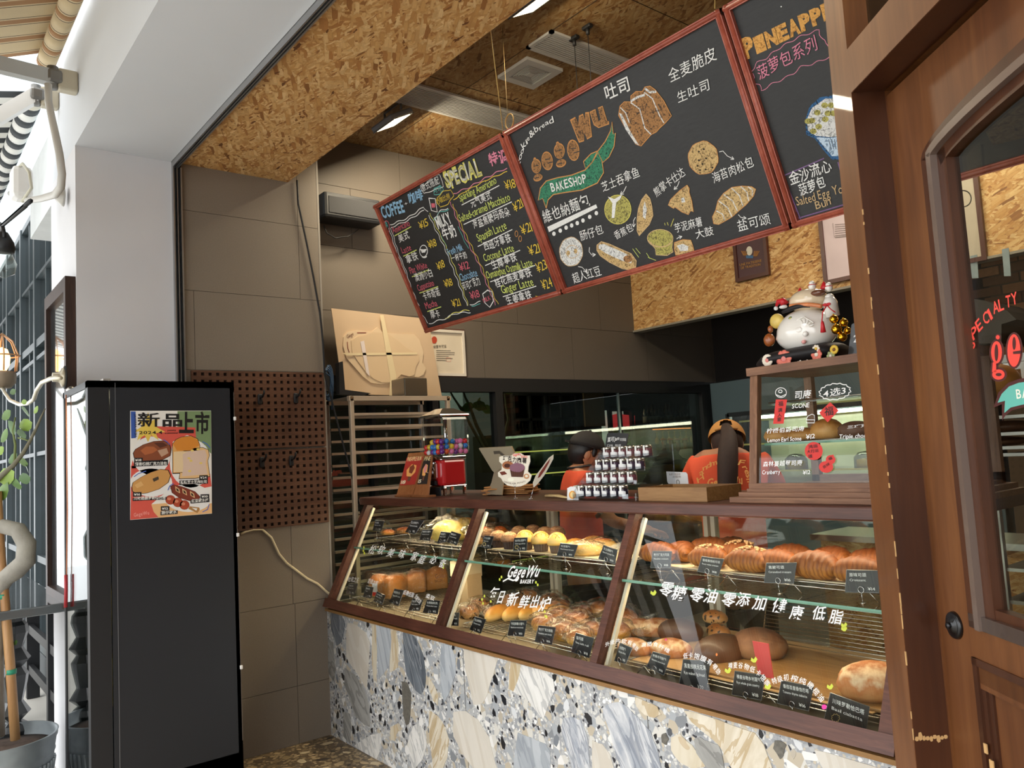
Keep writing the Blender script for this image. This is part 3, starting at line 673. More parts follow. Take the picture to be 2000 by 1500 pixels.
# ================================================================ BREAD
CRO=bread('croissant_crust',[(0,'b07430'),(.3,'ac6e2c'),(.55,'9c5a20'),(.8,'804216'),(1,'6c3612')],.6,12,.5,.0,.35,None,('6e3410',26))
NUTC=M('c79f72',.7,0,.15,60,.3)
CHOC=bread('chocolate_crackle_top',[(0,'6b4630'),(.45,'a57a55'),(.6,'7a4f34'),(.75,'c49a70'),(1,'8a6040')],.6,22,.6,0,.9)
YEL=bread('pineapple_bun_top',[(0,'e8b85a'),(.5,'f0c878'),(.8,'e6aa4c'),(1,'d89038')],.5,14,.4,.1,.4)
CUP=M('3a261e',.6,0,.1,20); CUPL=M('5b4634',.6,0,.1,20)
ORG=bread('orange_glazed_crust',[(0,'e8b060'),(.4,'e89a48'),(.75,'e07a30'),(1,'d8642a')],.3,8,.2,.4,.3)
GOLD=bread('golden_bun_crust',[(0,'e8bc60'),(.35,'dfa040'),(.65,'b06a2a'),(1,'7e4420')],.4,9,.3,.4,.4)
ROLL=bread('soft_roll_crust',[(0,'e6cc94'),(.35,'e2bc74'),(.6,'cf9848'),(1,'ac6c2c')],.4,5,.2,.15,.35)
RAIS=bread('raisin_crust',[(0,'dcb47c'),(.4,'c68e52'),(.7,'a8682e'),(1,'8c5022')],.45,9,.4,.1,.4,('2e1c14',60,.60))
TOAST=bread('toast_loaf_crust',[(0,'d89a54'),(.5,'d08c44'),(.8,'b06a2c'),(1,'96541e')],.45,3,.15,.1,.25)
CRUMB=M('e2cfa6',.8,0,.06,40,.3)
RYE=bread('rye_crust',[(0,'9a7048'),(.4,'8a6040'),(.7,'6e472c'),(1,'563420')],.75,8,1.0,0,.8)
DARKB=bread('dark_cocoa_crust',[(0,'6a4430'),(.6,'54341f'),(1,'402818')],.5,8,.4,.1,.5)
FLOUR=bread('floured_crust',[(0,'c89058'),(.45,'b87440'),(.7,'d8b890'),(1,'9a5c30')],.7,9,1.0,0,1.0)
def nr(p,f,a): return a*(sin(p.x*f+1)*sin(p.y*f*1.3+2)*cos(p.z*f*.9))
def croissant(l=.13,w=.088,h=.074,nuts=False,seed=0):
    r=random.Random(seed); m=MB(); n=26; P=[];Rr=[]
    vs=[];fs=[]; K=12
    for i in range(n+1):
        t=i/n*2-1; rad=(1-abs(t)**2.4)**.5 if abs(t)<1 else 0
        rad=max(.06,rad)*(1-.10*abs(sin(t*9.5)))**1
        cx=t*l/2; cy=-.028*(t*t)
        for k in range(K):
            a=2*pi*k/K; z=sin(a)*rad*h*.5; vs.append((cx,cy+cos(a)*rad*w/2,max(z+h*.42,0)))
    for i in range(n):
        for k in range(K): fs.append((i*K+k,i*K+(k+1)%K,(i+1)*K+(k+1)%K,(i+1)*K+k))
    fs.append(tuple(range(K))); fs.append(tuple(n*K+k for k in range(K-1,-1,-1)))
    m.add(vs,fs,CRO,True)
    return m
def bun(rx,ry,h,mat,fn=None,nu=18,nv=10,flat=.35):
    m=MB(); m.ell((0,0,h*flat),(rx,ry,h*(1-flat)),mat,nu,nv,fn)
    m.v=[(x,y,max(z,0)) for x,y,z in m.v]; return m
def proto(name,mb,label,cat,group,extra=()):
    """one bread: crust as the body, further pieces as parts"""
    t=thing(name,label,cat,(0,0,0),group); mb.build('crust' ,t,world=False)
    for nm,e in extra: e.build(nm,t,world=False)
    return t
used_protos={}
def put(key,make,label,group,px,py,y,zt,rz=0,sc=1):
    x=ony(px,py,y).x
    if key not in used_protos: used_protos[key]=make()
    pr=used_protos[key]; first='placed' not in pr
    if first:
        pr['placed']=1; o=pr; o.location=(x,y,zt); o.rotation_euler=(0,0,rz); o.scale=(sc,)*3
    else: o=dup(pr,(x,y,zt),rz,(sc,)*3)
    if 'placed' in o and not first: del o['placed']
    o['label']=label; o['group']=group; return o
def bagpart(rx,ry,h,seed=0,tail=True):
    r=random.Random(seed); m=MB(); ph=[r.uniform(0,6) for _ in range(6)]
    def fn(p):
        k=1+.10*sin(7*p.x+ph[0])*sin(6*p.z+ph[1])+.08*sin(11*p.y+ph[2])*cos(9*p.x+ph[3])+.05*sin(17*p.z+ph[4]+9*p.x)
        return p*k
    m.ell((0,0,h*.5),(rx,ry,h*.55),BAG,22,12,fn,False); m.v=[(x,y,max(z,.001)) for x,y,z in m.v]
    if tail:
        vs=[];n=9
        for j in range(4):
            for i in range(n):
                t=i/(n-1)*2-1; vs.append((rx*(.9+.22*j),t*ry*(.25+.25*j),h*.45+.006*sin(i*2.4+ph[5])*(j+.5)))
        m.add(vs,[(j*n+i,j*n+i+1,(j+1)*n+i+1,(j+1)*n+i) for j in range(3) for i in range(n-1)],BAG)
    return m
ZT=1.1015; ZR=.778
def mk_cro(nuts):
    def f():
        ex=[]
        if nuts:
            e=MB(); r=random.Random(4)
            for i in range(46):
                x=r.uniform(-.045,.045); y=r.gauss(0,.012); z=.048+.019*(1-(y/.035)**2)*(1-(x/.06)**2)
                e.rbox((x-.004,y-.0025,z),(x+.004,y+.0025,z+.005),NUTC,.0015)
            ex=[('nut_topping',e)]
        t=proto('croissant',croissant(),'', 'croissant','croissants on the top shelf',ex); 
        if nuts:
            for c in t.children:
                if c.name.startswith('nut'): c['kind']='stuff'
        return t
    return f
crl=[(1290,1080,2.36,0,.2,'plain croissant at the left end of the front row'),(1335,1070,2.42,0,-.4,'plump croissant second from the left'),
(1388,1090,2.36,1,.3,'nut-topped croissant behind the second price tag'),(1467,1098,2.34,1,0,'nut-topped croissant, middle of the front row'),
(1520,1098,2.36,0,.2,'croissant behind the third price tag from the left'),(1600,1118,2.33,0,-.1,'large round layered croissant between two right tags'),(1682,1125,2.34,0,.2,'croissant behind the rightmost price tag of the shelf'),
(1388,1065,2.55,0,.4,'croissant in the back row above the nut-topped ones'),(1432,1058,2.62,0,0,'croissant at the very back, highest in the heap'),(1447,1080,2.50,1,.1,'nut-topped croissant in the second row'),
(1548,1078,2.52,0,.3,'croissant in the second row, right of the nut-topped ones'),(1632,1092,2.50,0,-.2,'dark croissant in the second row near the right end'),(1708,1098,2.52,0,.1,'croissant at the far right of the second row')]
for px,py,y,nt,rz,lb in crl:
    big=1.35 if 'large' in lb else 1.18
    put('cro%d'%nt,mk_cro(nt),lb,'croissants on the top shelf',px,py,y,ZT,rz,big*(random.uniform(.96,1.05)))
def mk_muf(choc):
    def f():
        m=MB(); cup=MB(); n=36; vs=[];fs=[]
        for j,(r,z) in enumerate(((.025,0),(.034,.042))):
            for k in range(n): rr=r*(1+(.05 if k%2 else -.03)); vs.append((rr*cos(2*pi*k/n),rr*sin(2*pi*k/n),z))
        fs=[(k,(k+1)%n,n+(k+1)%n,n+k) for k in range(n)]+[tuple(range(n-1,-1,-1))]
        cup.add(vs,fs,CUP if choc else CUPL)
        m.ell((0,0,.042),(.040,.040,.034 if choc else .038),CHOC if choc else YEL,20,12,lambda p:(p.x*(1+nr(p,9,.05)),p.y*(1+nr(p,8,.05)),max(p.z,-.25)))
        ex=[('paper_cup',cup)]
        if not choc:
            e=MB()
            for a in (-.018,0,.018):
                for q in (0,1):
                    pts=[]
                    for i in range(7):
                        t=(i/6-.5)*.06; x,y=(t,a) if q else (a,t); rr=(x*x+y*y)/.0016
                        if rr<.95: pts.append((x,y,.042+.038*math.sqrt(1-rr)+.0003))
                    e.tube(pts,.0012,M('c98a3c',.6),5)
            ex.append(('scored_lines',e))
        return proto('muffin',m,'','muffin','cup buns on the top shelf',ex)
    return f
mf=[(953,1040,2.42,1,'chocolate crackle muffin at the left end of the row'),(973,1045,2.36,1,'chocolate crackle muffin, second in the front row'),(995,1048,2.34,1,'chocolate crackle muffin beside the first yellow one'),
(1013,1028,2.55,1,'crackle muffin behind the first yellow one'),(1040,1022,2.62,1,'crackle muffin at the back, topmost of the heap'),(1064,1026,2.58,1,'crackle muffin at the back above the middle yellow one'),(1087,1026,2.62,1,'crackle muffin at the back beside the flat buns'),
(1026,1052,2.36,0,'yellow pineapple muffin, left of three in brown cups'),(1056,1055,2.35,0,'pale yellow pineapple muffin, middle of three'),(1088,1058,2.35,0,'yellow pineapple muffin, right of three')]
for px,py,y,ch,lb in mf: put('muf%d'%ch,mk_muf(ch),lb,'cup buns on the top shelf',px,py,y,ZT,random.uniform(0,6),1.06 if ch else 1.12)
def mk(nm,mat,rx,ry,h,cat='bread',fn=None,bag=False,extra=None,seed=1,flat=.35):
    def f():
        ex=list(extra() if extra else [])
        if bag: ex.append(('clear_bag',bagpart(rx*1.22,ry*1.25,h*1.18,seed)))
        return proto(nm,bun(rx,ry,h,mat,fn,flat=flat),'',cat,'',ex)
    return f
def ridges(): 
    e=MB()
    for k in (-1,0,1): e.tube([(k*.018+.006*sin(i),(i/6-.5)*.07,.036+.006*(1-((i/6-.5)*2)**2)-abs(k)*.002) for i in range(7)],.0016,M('d8923c',.6),5)
    return [('scored_lines',e)]
G='buns beside the muffins'
put('flat',mk('scored_bun',YEL,.052,.045,.042,'bun',extra=ridges),'flat yellow bun with scored top beside the muffins',G,1122,1048,2.50,ZT,.2,1.05)
put('flat',None,'flat yellow scored bun in front of the rear one',G,1138,1052,2.42,ZT,-.3,.98)
put('flat',None,'flat yellow scored bun at the back, highest on the right',G,1158,1040,2.60,ZT,.5,1.1)
put('split',mk('filled_bun',YEL,.068,.036,.046,'bun',extra=lambda:[('orange_filling',MB().ell((0,0,.040),(.045,.014,.008),ORG,16,8))],bag=True,seed=3),'long yellow bun with an orange glazed split',G,1143,1060,2.36,ZT,.5,1.15)
put('split',None,'wrapped yellow long bun behind the orange split one',G,1176,1050,2.54,ZT,.4,1.0)
def mkbag(mat,rx,ry,h,seed):
    return mk('bagged_loaf',mat,rx,ry,h,'bread',bag=True,seed=seed,fn=lambda p:(p.x*(1+nr(p,5,.06)),p.y*(1+nr(p,6,.06)),p.z))
YG2=bread('soft_milk_bread',[(0,'e8d070'),(.5,'f2dc80'),(1,'e8b850')],.35,5,.1,.3,.4)
G='wrapped breads at the left of the top shelf'
put('bagY',mkbag(YG2,.10,.07,.11,5),'large yellow bread in a shiny clear bag left of the stile',G,876,1035,2.42,ZT,.7,1.0)
put('bagY',None,'second yellow bagged bread, right behind the first',G,908,1020,2.60,ZT,.2,.95)
put('bagO',mkbag(ORG,.085,.06,.085,8),'orange bagged bread right of the dark stile',G,940,1035,2.42,ZT,.5,1.0)
put('bagO2',mkbag(ORG,.045,.04,.06,9),'small orange bun in a bag behind the muffins',G,975,1020,2.56,ZT,.1,1.2)
put('flatw',mkbag(ORG,.06,.035,.035,11),'flat wrapped pastry beside the leftmost price tags',G,757,1035,2.45,1.096,.2,1.0)
put('flatw',None,'wrapped orange pastry behind the second price tag',G,790,1028,2.55,1.096,.5,1.1)
put('flatw',None,'wrapped orange pastry in front of the big yellow bag',G,838,1035,2.45,1.096,-.3,1.15)
# toast loaves, lower left
def loafm(l,w,h,tops=3):
    m=MB(); prof=[]; n=14
    for i in range(n+1):
        a=pi*i/n; prof.append((cos(a)*w/2*1.05,h*.68+sin(a)*h*.32))
    prof=[(w/2*.94,0)]+prof+[(-w/2*.94,0)]; prof=prof[::1]; N=len(prof); vs=[];fs=[]; L=24
    for j in range(L+1):
        t=j/L; q=1-.07*abs(sin(pi*tops*t)-1)**2*.6
        e=.94 if j in(0,L) else 1
        for x,z in prof: vs.append(((t-.5)*l,x*e,z*(q if z>h*.5 else 1)*e if z>0 else 0))
    for j in range(L):
        for i in range(N): fs.append((j*N+i,j*N+(i+1)%N,(j+1)*N+(i+1)%N,(j+1)*N+i))
    fs.append(tuple(range(N-1,-1,-1))); fs.append(tuple(L*N+i for i in range(N)))
    return m.add(vs,fs,TOAST,True)
def mk_loaf(lbl):
    def f():
        b=MB(); b.rbox((-.105,-.062,0),(.105,.062,.125),BAG,.012); ex=[('clear_bag',b)]
        if lbl:
            e=MB(); e.box((-.045,-.0635,.03),(.0,-.0625,.075),WHITE); e.box((-.045,-.0638,.012),(.0,-.0625,.03),M('d8342a',.5)); ex.append(('printed_sticker',e))
        return proto('toast_loaf',loafm(.19,.105,.115),'','bread','',ex)
    return f
G='toast loaves on the lower left rack'
put('loaf1',mk_loaf(1),'bagged toast loaf with a red and white sticker',G,757,1160,2.28,ZR,.1,1.08)
put('loaf0',mk_loaf(0),'bagged toast loaf in the middle of the row',G,795,1152,2.42,ZR,1.2,1.05)
put('loaf0',None,'tall bagged toast loaf beside the paper bag',G,836,1138,2.56,ZR,1.25,1.12)
put('loaf0',None,'bagged loaf at the left end of the lower rack',G,738,1152,2.46,ZR,1.45,.8)
t=thing('paper_bag','tan paper bag of bread with a window and brown lettering','bag',(-3.42,2.36,ZR)); m=MB(); c=Vector(t.location)
KR=M('c8ab80',.8,0,.06,8,.2)
m.prism([(c.x-.07,c.y-.04,ZR),(c.x+.08,c.y-.04,ZR),(c.x+.075,c.y-.04,ZR+.20),(c.x-.065,c.y-.04,ZR+.20)],(0,.09,0),KR); m.prism([(c.x-.065,c.y-.045,ZR+.16),(c.x+.075,c.y-.045,ZR+.16),(c.x+.078,c.y-.045,ZR+.235),(c.x-.062,c.y-.045,ZR+.235)],(0,.1,0),M('e0cca4',.8)); m.build('paper',t)
pl=PL((0,c.y-.046,0),(1,0,0),(0,0,1)); m=MB(); kz=zoom(640,950,5.357)
m.text(pl,'Golden',kz(1130,965),kz(1245,950),9,M('4a2a1a',.7),.001); m.text(pl,'BACON',kz(1125,1005),kz(1205,995),6,M('4a2a1a',.7),.001)
m.build('printed_lettering',t); m=MB(); m.ell((c.x-.02,c.y-.042,ZR+.08),(.04,.006,.055),CRUMB,14,8); m.build('bread_in_window',t)
# lower middle
G='raisin breads on the lower middle rack'
rs=mk('raisin_bread',RAIS,.055,.05,.06,'bread',bag=True,seed=21,fn=lambda p:(p.x*(1+nr(p,6,.05)),p.y,p.z))
for px,py,y,rz,sc,lb in ((915,1195,2.22,0,1.0,'round raisin bread in front, beside the left price tag'),(937,1170,2.36,.4,1.0,'round raisin bread behind the front one'),(962,1190,2.30,.9,.85,'small raisin bread beside the long roll'),
 (1000,1165,2.52,.3,1.1,'raisin loaf below the white lettering'),(1030,1152,2.67,.8,1.0,'raisin loaf at the back of the heap'),(1074,1152,2.64,.1,1.1,'dark raisin loaf, topmost at the back'),(1090,1175,2.56,.5,1.1,'raisin loaf behind the right long roll')):
    put('rais',rs,lb,G,px,py,y,ZR,rz,sc)
G='long rolls on the lower middle rack'
lr=mk('long_roll',ROLL,.115,.038,.062,'bread',fn=lambda p:(p.x,p.y*(1-.25*p.x*p.x),p.z*(1-.15*p.x*p.x)))
for px,py,y,rz,sc,lb in ((972,1212,2.30,2.0,1.0,'long golden roll in front, left of three'),(1006,1206,2.36,1.95,.98,'long golden roll, middle of three'),(1038,1202,2.42,1.9,.95,'long golden roll, right of three'),(1072,1190,2.46,.7,1.0,'long roll lying behind the yellow buns')):
    put('lroll',lr,lb,G,px,py,y,ZR,rz,sc)
G='wrapped golden buns on the lower middle rack'
gb=mk('golden_bun',GOLD,.06,.05,.062,'bun',bag=True,seed=31)
for px,py,y,z,sc,lb in ((1100,1235,2.22,ZR,1.15,'wrapped golden bun beside the second tag from the right'),(1065,1215,2.28,ZR,1.1,'wrapped golden bun above the middle price tag'),(1130,1245,2.2,ZR,1.0,'wrapped golden bun in front, behind the rightmost tag'),
 (1095,1205,2.36,ZR+.02,1.0,'wrapped golden bun in the second row, left'),(1128,1215,2.34,ZR+.02,1.05,'wrapped golden bun in the second row, middle'),(1158,1222,2.32,ZR,1.0,'wrapped golden bun in the second row, beside the stile'),
 (1140,1190,2.5,ZR+.01,1.0,'wrapped golden bun in the third row, left'),(1172,1185,2.56,ZR+.02,1.05,'wrapped golden bun in the third row behind the stile')):
    put('gold',gb,lb,G,px,py,y,z,random.uniform(-.6,.6),sc)
# lower right
G='breads on the lower right rack'
put('bagN',mkbag(GOLD,.07,.055,.08,41),'bagged golden bread just right of the second stile',G,1215,1205,2.50,ZR,.4,1.1)
put('gold',gb,'wrapped golden bun at the left of the right section',G,1203,1235,2.36,ZR,.2,1.1)
fl2=mk('oval_loaf',FLOUR,.08,.05,.065,'bread',fn=lambda p:(p.x*(1+nr(p,5,.05)),p.y,p.z))
put('oval',fl2,'floured oval loaf, left one behind the lettering',G,1250,1245,2.46,ZR,.6,1.0); put('oval',None,'floured oval loaf, second from the left',G,1285,1240,2.50,ZR,.9,1.05)
put('oval',None,'floured oval loaf in front behind the tilted tag',G,1240,1290,2.22,ZR,.1,.9); put('oval',None,'orange brown oval loaf in front of the dark one',G,1312,1295,2.28,ZR,.5,1.0)
dkb=mk('dark_loaf',DARKB,.085,.055,.075,'bread',fn=lambda p:(p.x,p.y,p.z))
put('dark',dkb,'dark cocoa loaf behind the oval loaves',G,1330,1250,2.50,ZR,.4,1.1); put('dark',None,'tall dark cocoa loaf beside the red card',G,1410,1310,2.34,ZR,1.3,1.25)
put('small',mk('small_roll',RAIS,.05,.034,.045,'bread'),'small brown roll at the back, upper of two',G,1398,1225,2.66,ZR+.045,.1,1.1); put('small',None,'small brown roll at the back, lower of two',G,1404,1245,2.62,ZR,-.2,1.15)
put('boule',mk('rye_boule',RYE,.085,.07,.085,'bread',fn=lambda p:(p.x*(1+nr(p,4,.05)),p.y,p.z)),'large dark rye boule with a rough crust',G,1486,1300,2.44,ZR+.012,.3,1.15)
put('crusty',mk('crusty_loaf',FLOUR,.09,.06,.09,'bread',fn=lambda p:(p.x*(1+nr(p,7,.08)),p.y*(1+nr(p,6,.08)),p.z)),'crusty floured loaf at the right end of the case',G,1712,1372,2.26,ZR+.012,.6,1.15)
m=MB(); m.rbox((-1.84,2.17,ZR+.001),(-1.15,2.62,ZR+.011),W_TRAY,.004); m.build('baking_board',None,label='pale wooden board under the breads in the right of the case',cat='board')
t=thing('cooling_grid','leaning metal wire grid behind the breads in the right section','grid',(-1.5,2.68,ZR))
m=MB()
for i in range(12): m.cyl((-1.86,2.64+.004*i,ZR+.012+.013*i),(-1.15,2.64+.004*i,ZR+.012+.013*i),.0016,WIRE,n=4)
m.build('wires',t,kind='stuff'); m=MB(); m.tube([(-1.86,2.64,ZR+.012),(-1.86,2.69,ZR+.16),(-1.15,2.69,ZR+.16),(-1.15,2.64,ZR+.012)],.003,WIRE,6); m.build('frame',t)
m=MB(); m.prism([(-1.60,2.235,ZR),(-1.545,2.235,ZR),(-1.565,2.25,ZR+.115),(-1.625,2.25,ZR+.115)],(0,.003,0),M('c8403c',.5)); m.build('red_card',None,label='plain red card standing behind a price tag in the case',cat='card')
# ---------------------------------------------------------------- price tags
CARD=M('1e2022',.35,0,.05,5,0,.3); SLEEVE=M('8a8e92',.2,0,.02,5,0,.5); TW=M('e4e4e0',.6,0,0)
def ptag(kz,q,y,zs,lab,l1,l2,pr,extra=None,group='price tags in the display case'):
    Q=[ony(*kz(*p),y) for p in q]; c=(Q[0]+Q[1]+Q[2]+Q[3])/4; c0=Q[3].lerp(Q[2],.5)
    t=thing('price_tag',lab,'price tag',(c.x,y,zs),group)
    m=MB(); m.prism([p+Vector((0,-.0005,0)) for p in Q],(0,.0022,0),CARD); m.build('card',t)
    m=MB(); m.tube([p for p in Q]+[Q[0]],.0011,SLEEVE,4); m.build('sleeve',t)
    W=(Q[1]-Q[0]); u=W.normalized(); pl=PL(Q[0]+Vector((0,-.0012,0)),u,(Q[0]-Q[3])); Hh=(Q[0]-Q[3]).length
    pq=[kz(*p) for p in q]
    def at(a,b): 
        t0=Vector(pq[0]).lerp(Vector(pq[1]),a); b0=Vector(pq[3]).lerp(Vector(pq[2]),a); r=t0.lerp(b0,b); return (r.x,r.y)
    hp=(Vector(pq[3])-Vector(pq[0])).length; m=MB()
    m.text(pl,l1,at(.1,.3),at(.1+min(.8,.13*len(l1)),.3),hp*.17,TW,.0008,.004,.02)
    m.text(pl,l2,at(.12,.5),at(.12+min(.76,.055*len(l2)),.5),hp*.11,TW,.0008,0,.02)
    m.text(pl,pr,at(.68,.9),at(.9,.9),hp*.14,TW,.0008,0,.02)
    if extra=='stamp': m.line(pl,[(at(.25,.72)[0]+hp*.13*(1+.15*sin(9*a))*cos(a),at(.25,.72)[1]+hp*.13*(1+.15*sin(9*a))*sin(a)) for a in [2*pi*i/30 for i in range(31)]],.7,M('c8b070',.6,0,0),.0008)
    m.build('lettering',t)
    m=MB(); rc=c0+Vector((0,-.003,.008)); rr=.009
    m.tube([rc+Vector((rr*sin(2*pi*i/14),0,-rr*cos(2*pi*i/14))) for i in range(15)],.0010,CHROME,5)
    m.cyl(rc+Vector((0,0,-rr)),(rc.x,y+.002,zs+.002),.0010,CHROME,n=5); m.cyl((rc.x,y+.002,zs),(rc.x,y+.002,zs+.002),.008,CHROME,n=12); m.build('clip_stand',t)
a=zoom(640,950,5.357); b=zoom(860,960,5.263); b2=zoom(860,1080,5.263); c_=zoom(1200,980,3.5714); n_=zoom(1160,1200,3.3333); TY=2.262; TL=1.0535; BY=2.118; BL=.7355
ups=['leftmost','second','third','fourth','fifth','sixth','seventh','eighth','ninth','tenth','eleventh','twelfth','rightmost']
TT=[(a,[(500,357),(593,362),(560,467),(470,460)],'奶油卷','Butter roll','¥9'),(a,[(885,350),(1010,357),(915,498),(810,480)],'芝士肉松包','Cheese bread','¥12'),(a,[(993,452),(1103,448),(1070,567),(962,560)],'蒜香芝士面包','Garlic bread','¥12'),
(a,[(1187,472),(1290,485),(1240,580),(1145,595)],'奶酥面包','Milk bread','¥10'),(a,[(1295,470),(1397,500),(1350,612),(1247,580)],'爆浆面包','Cream bread','¥13'),
(b,[(455,455),(552,460),(510,580),(420,570)],'巧克力菠萝','Choco bun','¥14'),(b,[(760,478),(897,472),(885,607),(750,610)],'金沙流心菠萝包','Salted egg yolk bun','¥15'),(b,[(1235,530),(1415,550),(1370,675),(1200,655)],'红豆面包','Red bean bread','¥10'),(b,[(1680,550),(1820,600),(1795,745),(1625,690)],'芝士焗肠包','Baked sausage bun','¥10'),
(c_,[(268,345),(400,345),(390,462),(252,460)],'榛子巧克力可颂','Hazelnut croissant','¥18'),(c_,[(610,382),(765,400),(725,515),(580,485)],'碧根果核桃可颂','Pecan walnut croissant','¥18'),(c_,[(1060,428),(1272,425),(1250,570),(1045,565)],'焦糖可颂','Caramelized croissant','¥16'),(c_,[(1620,475),(1845,480),(1845,635),(1610,630)],'原味可颂','Croissant','¥14')]
for i,(k,q,l1,l2,pr) in enumerate(TT): ptag(k,q,TY,TL,'black price tag, %s%s on the upper glass shelf'%(ups[i],'' if i in (0,12) else ' from the left'),l1,l2,pr,'stamp' if i in (5,6) else None)
BB=[(a,[(225,1015),(315,1020),(280,1135),(190,1120)],'全麦吐司','Wheat toast','¥16'),(a,[(405,1040),(480,1055),(455,1170),(370,1155)],'原味吐司','Toast','¥15'),(a,[(515,1100),(605,1140),(570,1235),(480,1200)],'北海道吐司','Milk toast','¥18'),
(a,[(700,1072),(798,1088),(740,1250),(645,1210)],'咸蛋黄吐司','Egg yolk toast','¥20'),(a,[(890,1175),(1000,1185),(960,1300),(845,1300)],'生吐司','Soft toast','¥18'),(a,[(1040,1185),(1175,1195),(1150,1335),(995,1320)],'全麦脆皮吐司','Whole wheat toast','¥12'),
(b,[(65,1245),(195,1245),(185,1380),(55,1375)],'蔓越莓面包','Cranberry bread','¥13'),(b,[(360,1285),(470,1315),(415,1460),(300,1420)],'芝士吞拿鱼','Cheese tuna','¥12'),(b,[(725,1325),(890,1325),(860,1490),(690,1480)],'芋泥麻薯小面包','Baked taro mochi bread','¥10'),
(b2,[(1010,745),(1188,765),(1145,945),(970,910)],'榛子巧克力软欧','Hazelnut soft bread','¥16'),(b2,[(1395,820),(1580,875),(1530,1080),(1345,1015)],'盐可颂','Sea salt roll','¥8'),
(c_,[(40,985),(125,1020),(80,1130),(0,1110)],'全麦欧包','Whole wheat','¥18'),(c_,[(270,1045),(390,1075),(345,1210),(225,1150)],'榛果可可欧包','Hazelnut cocoa bread','¥18'),(c_,[(480,1100),(670,1110),(640,1340),(450,1290)],'黑麦核桃无花果','Rye walnut fig bread','¥22'),
(c_,[(840,1180),(1050,1210),(1025,1385),(820,1345)],'裸麦谷物乡村面包','Rye whole grain country','¥18'),(c_,[(1165,1245),(1390,1290),(1355,1460),(1135,1405)],'番茄百里香恰巴塔','Tomato thyme ciabatta','¥16'),(n_,[(1540,510),(1795,600),(1765,815),(1495,700)],'川味罗勒恰巴塔','Basil ciabatta','¥16')]
low=['leftmost','second','third','fourth','fifth','sixth','seventh','eighth','ninth','tenth','eleventh','twelfth','thirteenth','fourteenth','fifteenth','second from the right','rightmost']
for i,(k,q,l1,l2,pr) in enumerate(BB):
    s='%s%s'%(low[i],'' if i in (0,15,16) else ' from the left'); ptag(k,q,BY,BL,'black price tag, %s, in the lower row of the case'%s,l1,l2,pr,'stamp' if i==16 else None)
# ================================================================ ON TOP OF THE CASE
ZP=1.336
# red gumball machine
g0=ony(868,962,2.46); X1=g0.x; Y0=2.46; X0=X1-.155; Y1=Y0+.155
def zat(py,px=868): return ony(px,py,Y0).z
zb,zr,zt_,zg,zl1,zl2=ZP,zat(949),zat(898),zat(889),zat(812),zat(799)
gm=thing('gumball_machine','red and chrome gumball machine full of coloured balls beside the menu displays','gumball machine',((X0+X1)/2,(Y0+Y1)/2,ZP))
m=MB(); m.rbox((X0,Y0,zr),(X1,Y1,zt_),M('b41f22',.3,0,.04,3,0,.6),.014); m.build('red_housing',gm)
m=MB()
for x in (X0+.01,X1-.012):
    for y in (Y0+.01,Y1-.012): q=MB(); q.rbox((x-.008,y-.008,zb),(x+.01,y+.01,zr-.008),CHROME,.004); q.build('leg',gm)
m.rbox((X0,Y0,zr-.008),(X1,Y1,zr),CHROME,.003); m.rbox((X0-.003,Y0-.003,zt_),(X1+.003,Y1+.003,zt_+.02),CHROME,.004); m.build('chrome_trim',gm); m=MB(); m.rbox((X0,Y0-.004,zb),(X0+.12,Y0+.004,zr-.01),M('3a3c40',.35,.5),.004); m.build('front_plate',gm)
m=MB(); m.rbox((X0+.03,Y0-.028,zr+.035),(X1-.05,Y0-.001,zt_-.008),CHROME,.012); m.cyl((X0+.07,Y0-.028,zr+.075),(X0+.07,Y0-.045,zr+.075),.02,CHROME); m.rbox((X0+.055,Y0-.058,zr+.07),(X0+.085,Y0-.044,zr+.08),CHROME,.003)
m.rbox((X0+.045,Y0-.022,zr+.004),(X1-.06,Y0-.001,zr+.03),BLACK,.005); m.build('coin_mechanism',gm)
a=.022; m=MB(); m.rbox((X0-a,Y0-a,zg),(X1+a,Y1+a,zl1),thin_glass('globe_plastic','f4f6f6',1.2,.03),.02); m.build('clear_globe',gm)
m=MB(); m.rbox((X0-a-.004,Y0-a-.004,zl1),(X1+a+.004,Y1+a+.004,zl1+.012),CHROME,.006)
m.add([(X0-a,Y0-a,zl1+.012),(X1+a,Y0-a,zl1+.012),(X1+a,Y1+a,zl1+.012),(X0-a,Y1+a,zl1+.012),(X0+.04,Y0+.04,zl2+.01),(X1-.04,Y0+.04,zl2+.01),(X1-.04,Y1-.04,zl2+.01),(X0+.04,Y1-.04,zl2+.01)],[(0,1,5,4),(1,2,6,5),(2,3,7,6),(3,0,4,7),(4,5,6,7)],CHROME); m.build('lid',gm)
m=MB(); m.cyl(((X0+X1)/2,(Y0+Y1)/2,zg),((X0+X1)/2,(Y0+Y1)/2,zl1),.012,CHROME); m.build('centre_rod',gm)
cols={'blue':'2a7fd0','purple':'6a2a8a','yellow':'e8c83a','red':'d8282c','pink':'e87ab0','orange':'e8602c','white':'e8e4e4'}
bp={}
for c,h in cols.items():
    q=MB(); q.ell((0,0,0),(.0155,.0155,.0155),M(h,.2,0,.02,5,0,.5),14,9); me=bpy.data.meshes.new('gumball'); me.from_pydata(q.v,[],q.f); me.materials.append(q.mats[0]); me.polygons.foreach_set('use_smooth',[True]*len(q.f)); bp[c]=me
seq=['blue','pink','purple','red','yellow','blue','orange','yellow','pink','blue','purple','white','yellow','red']
n=0; L=.0315
nx=int((X1-X0+2*a-.008)/L)
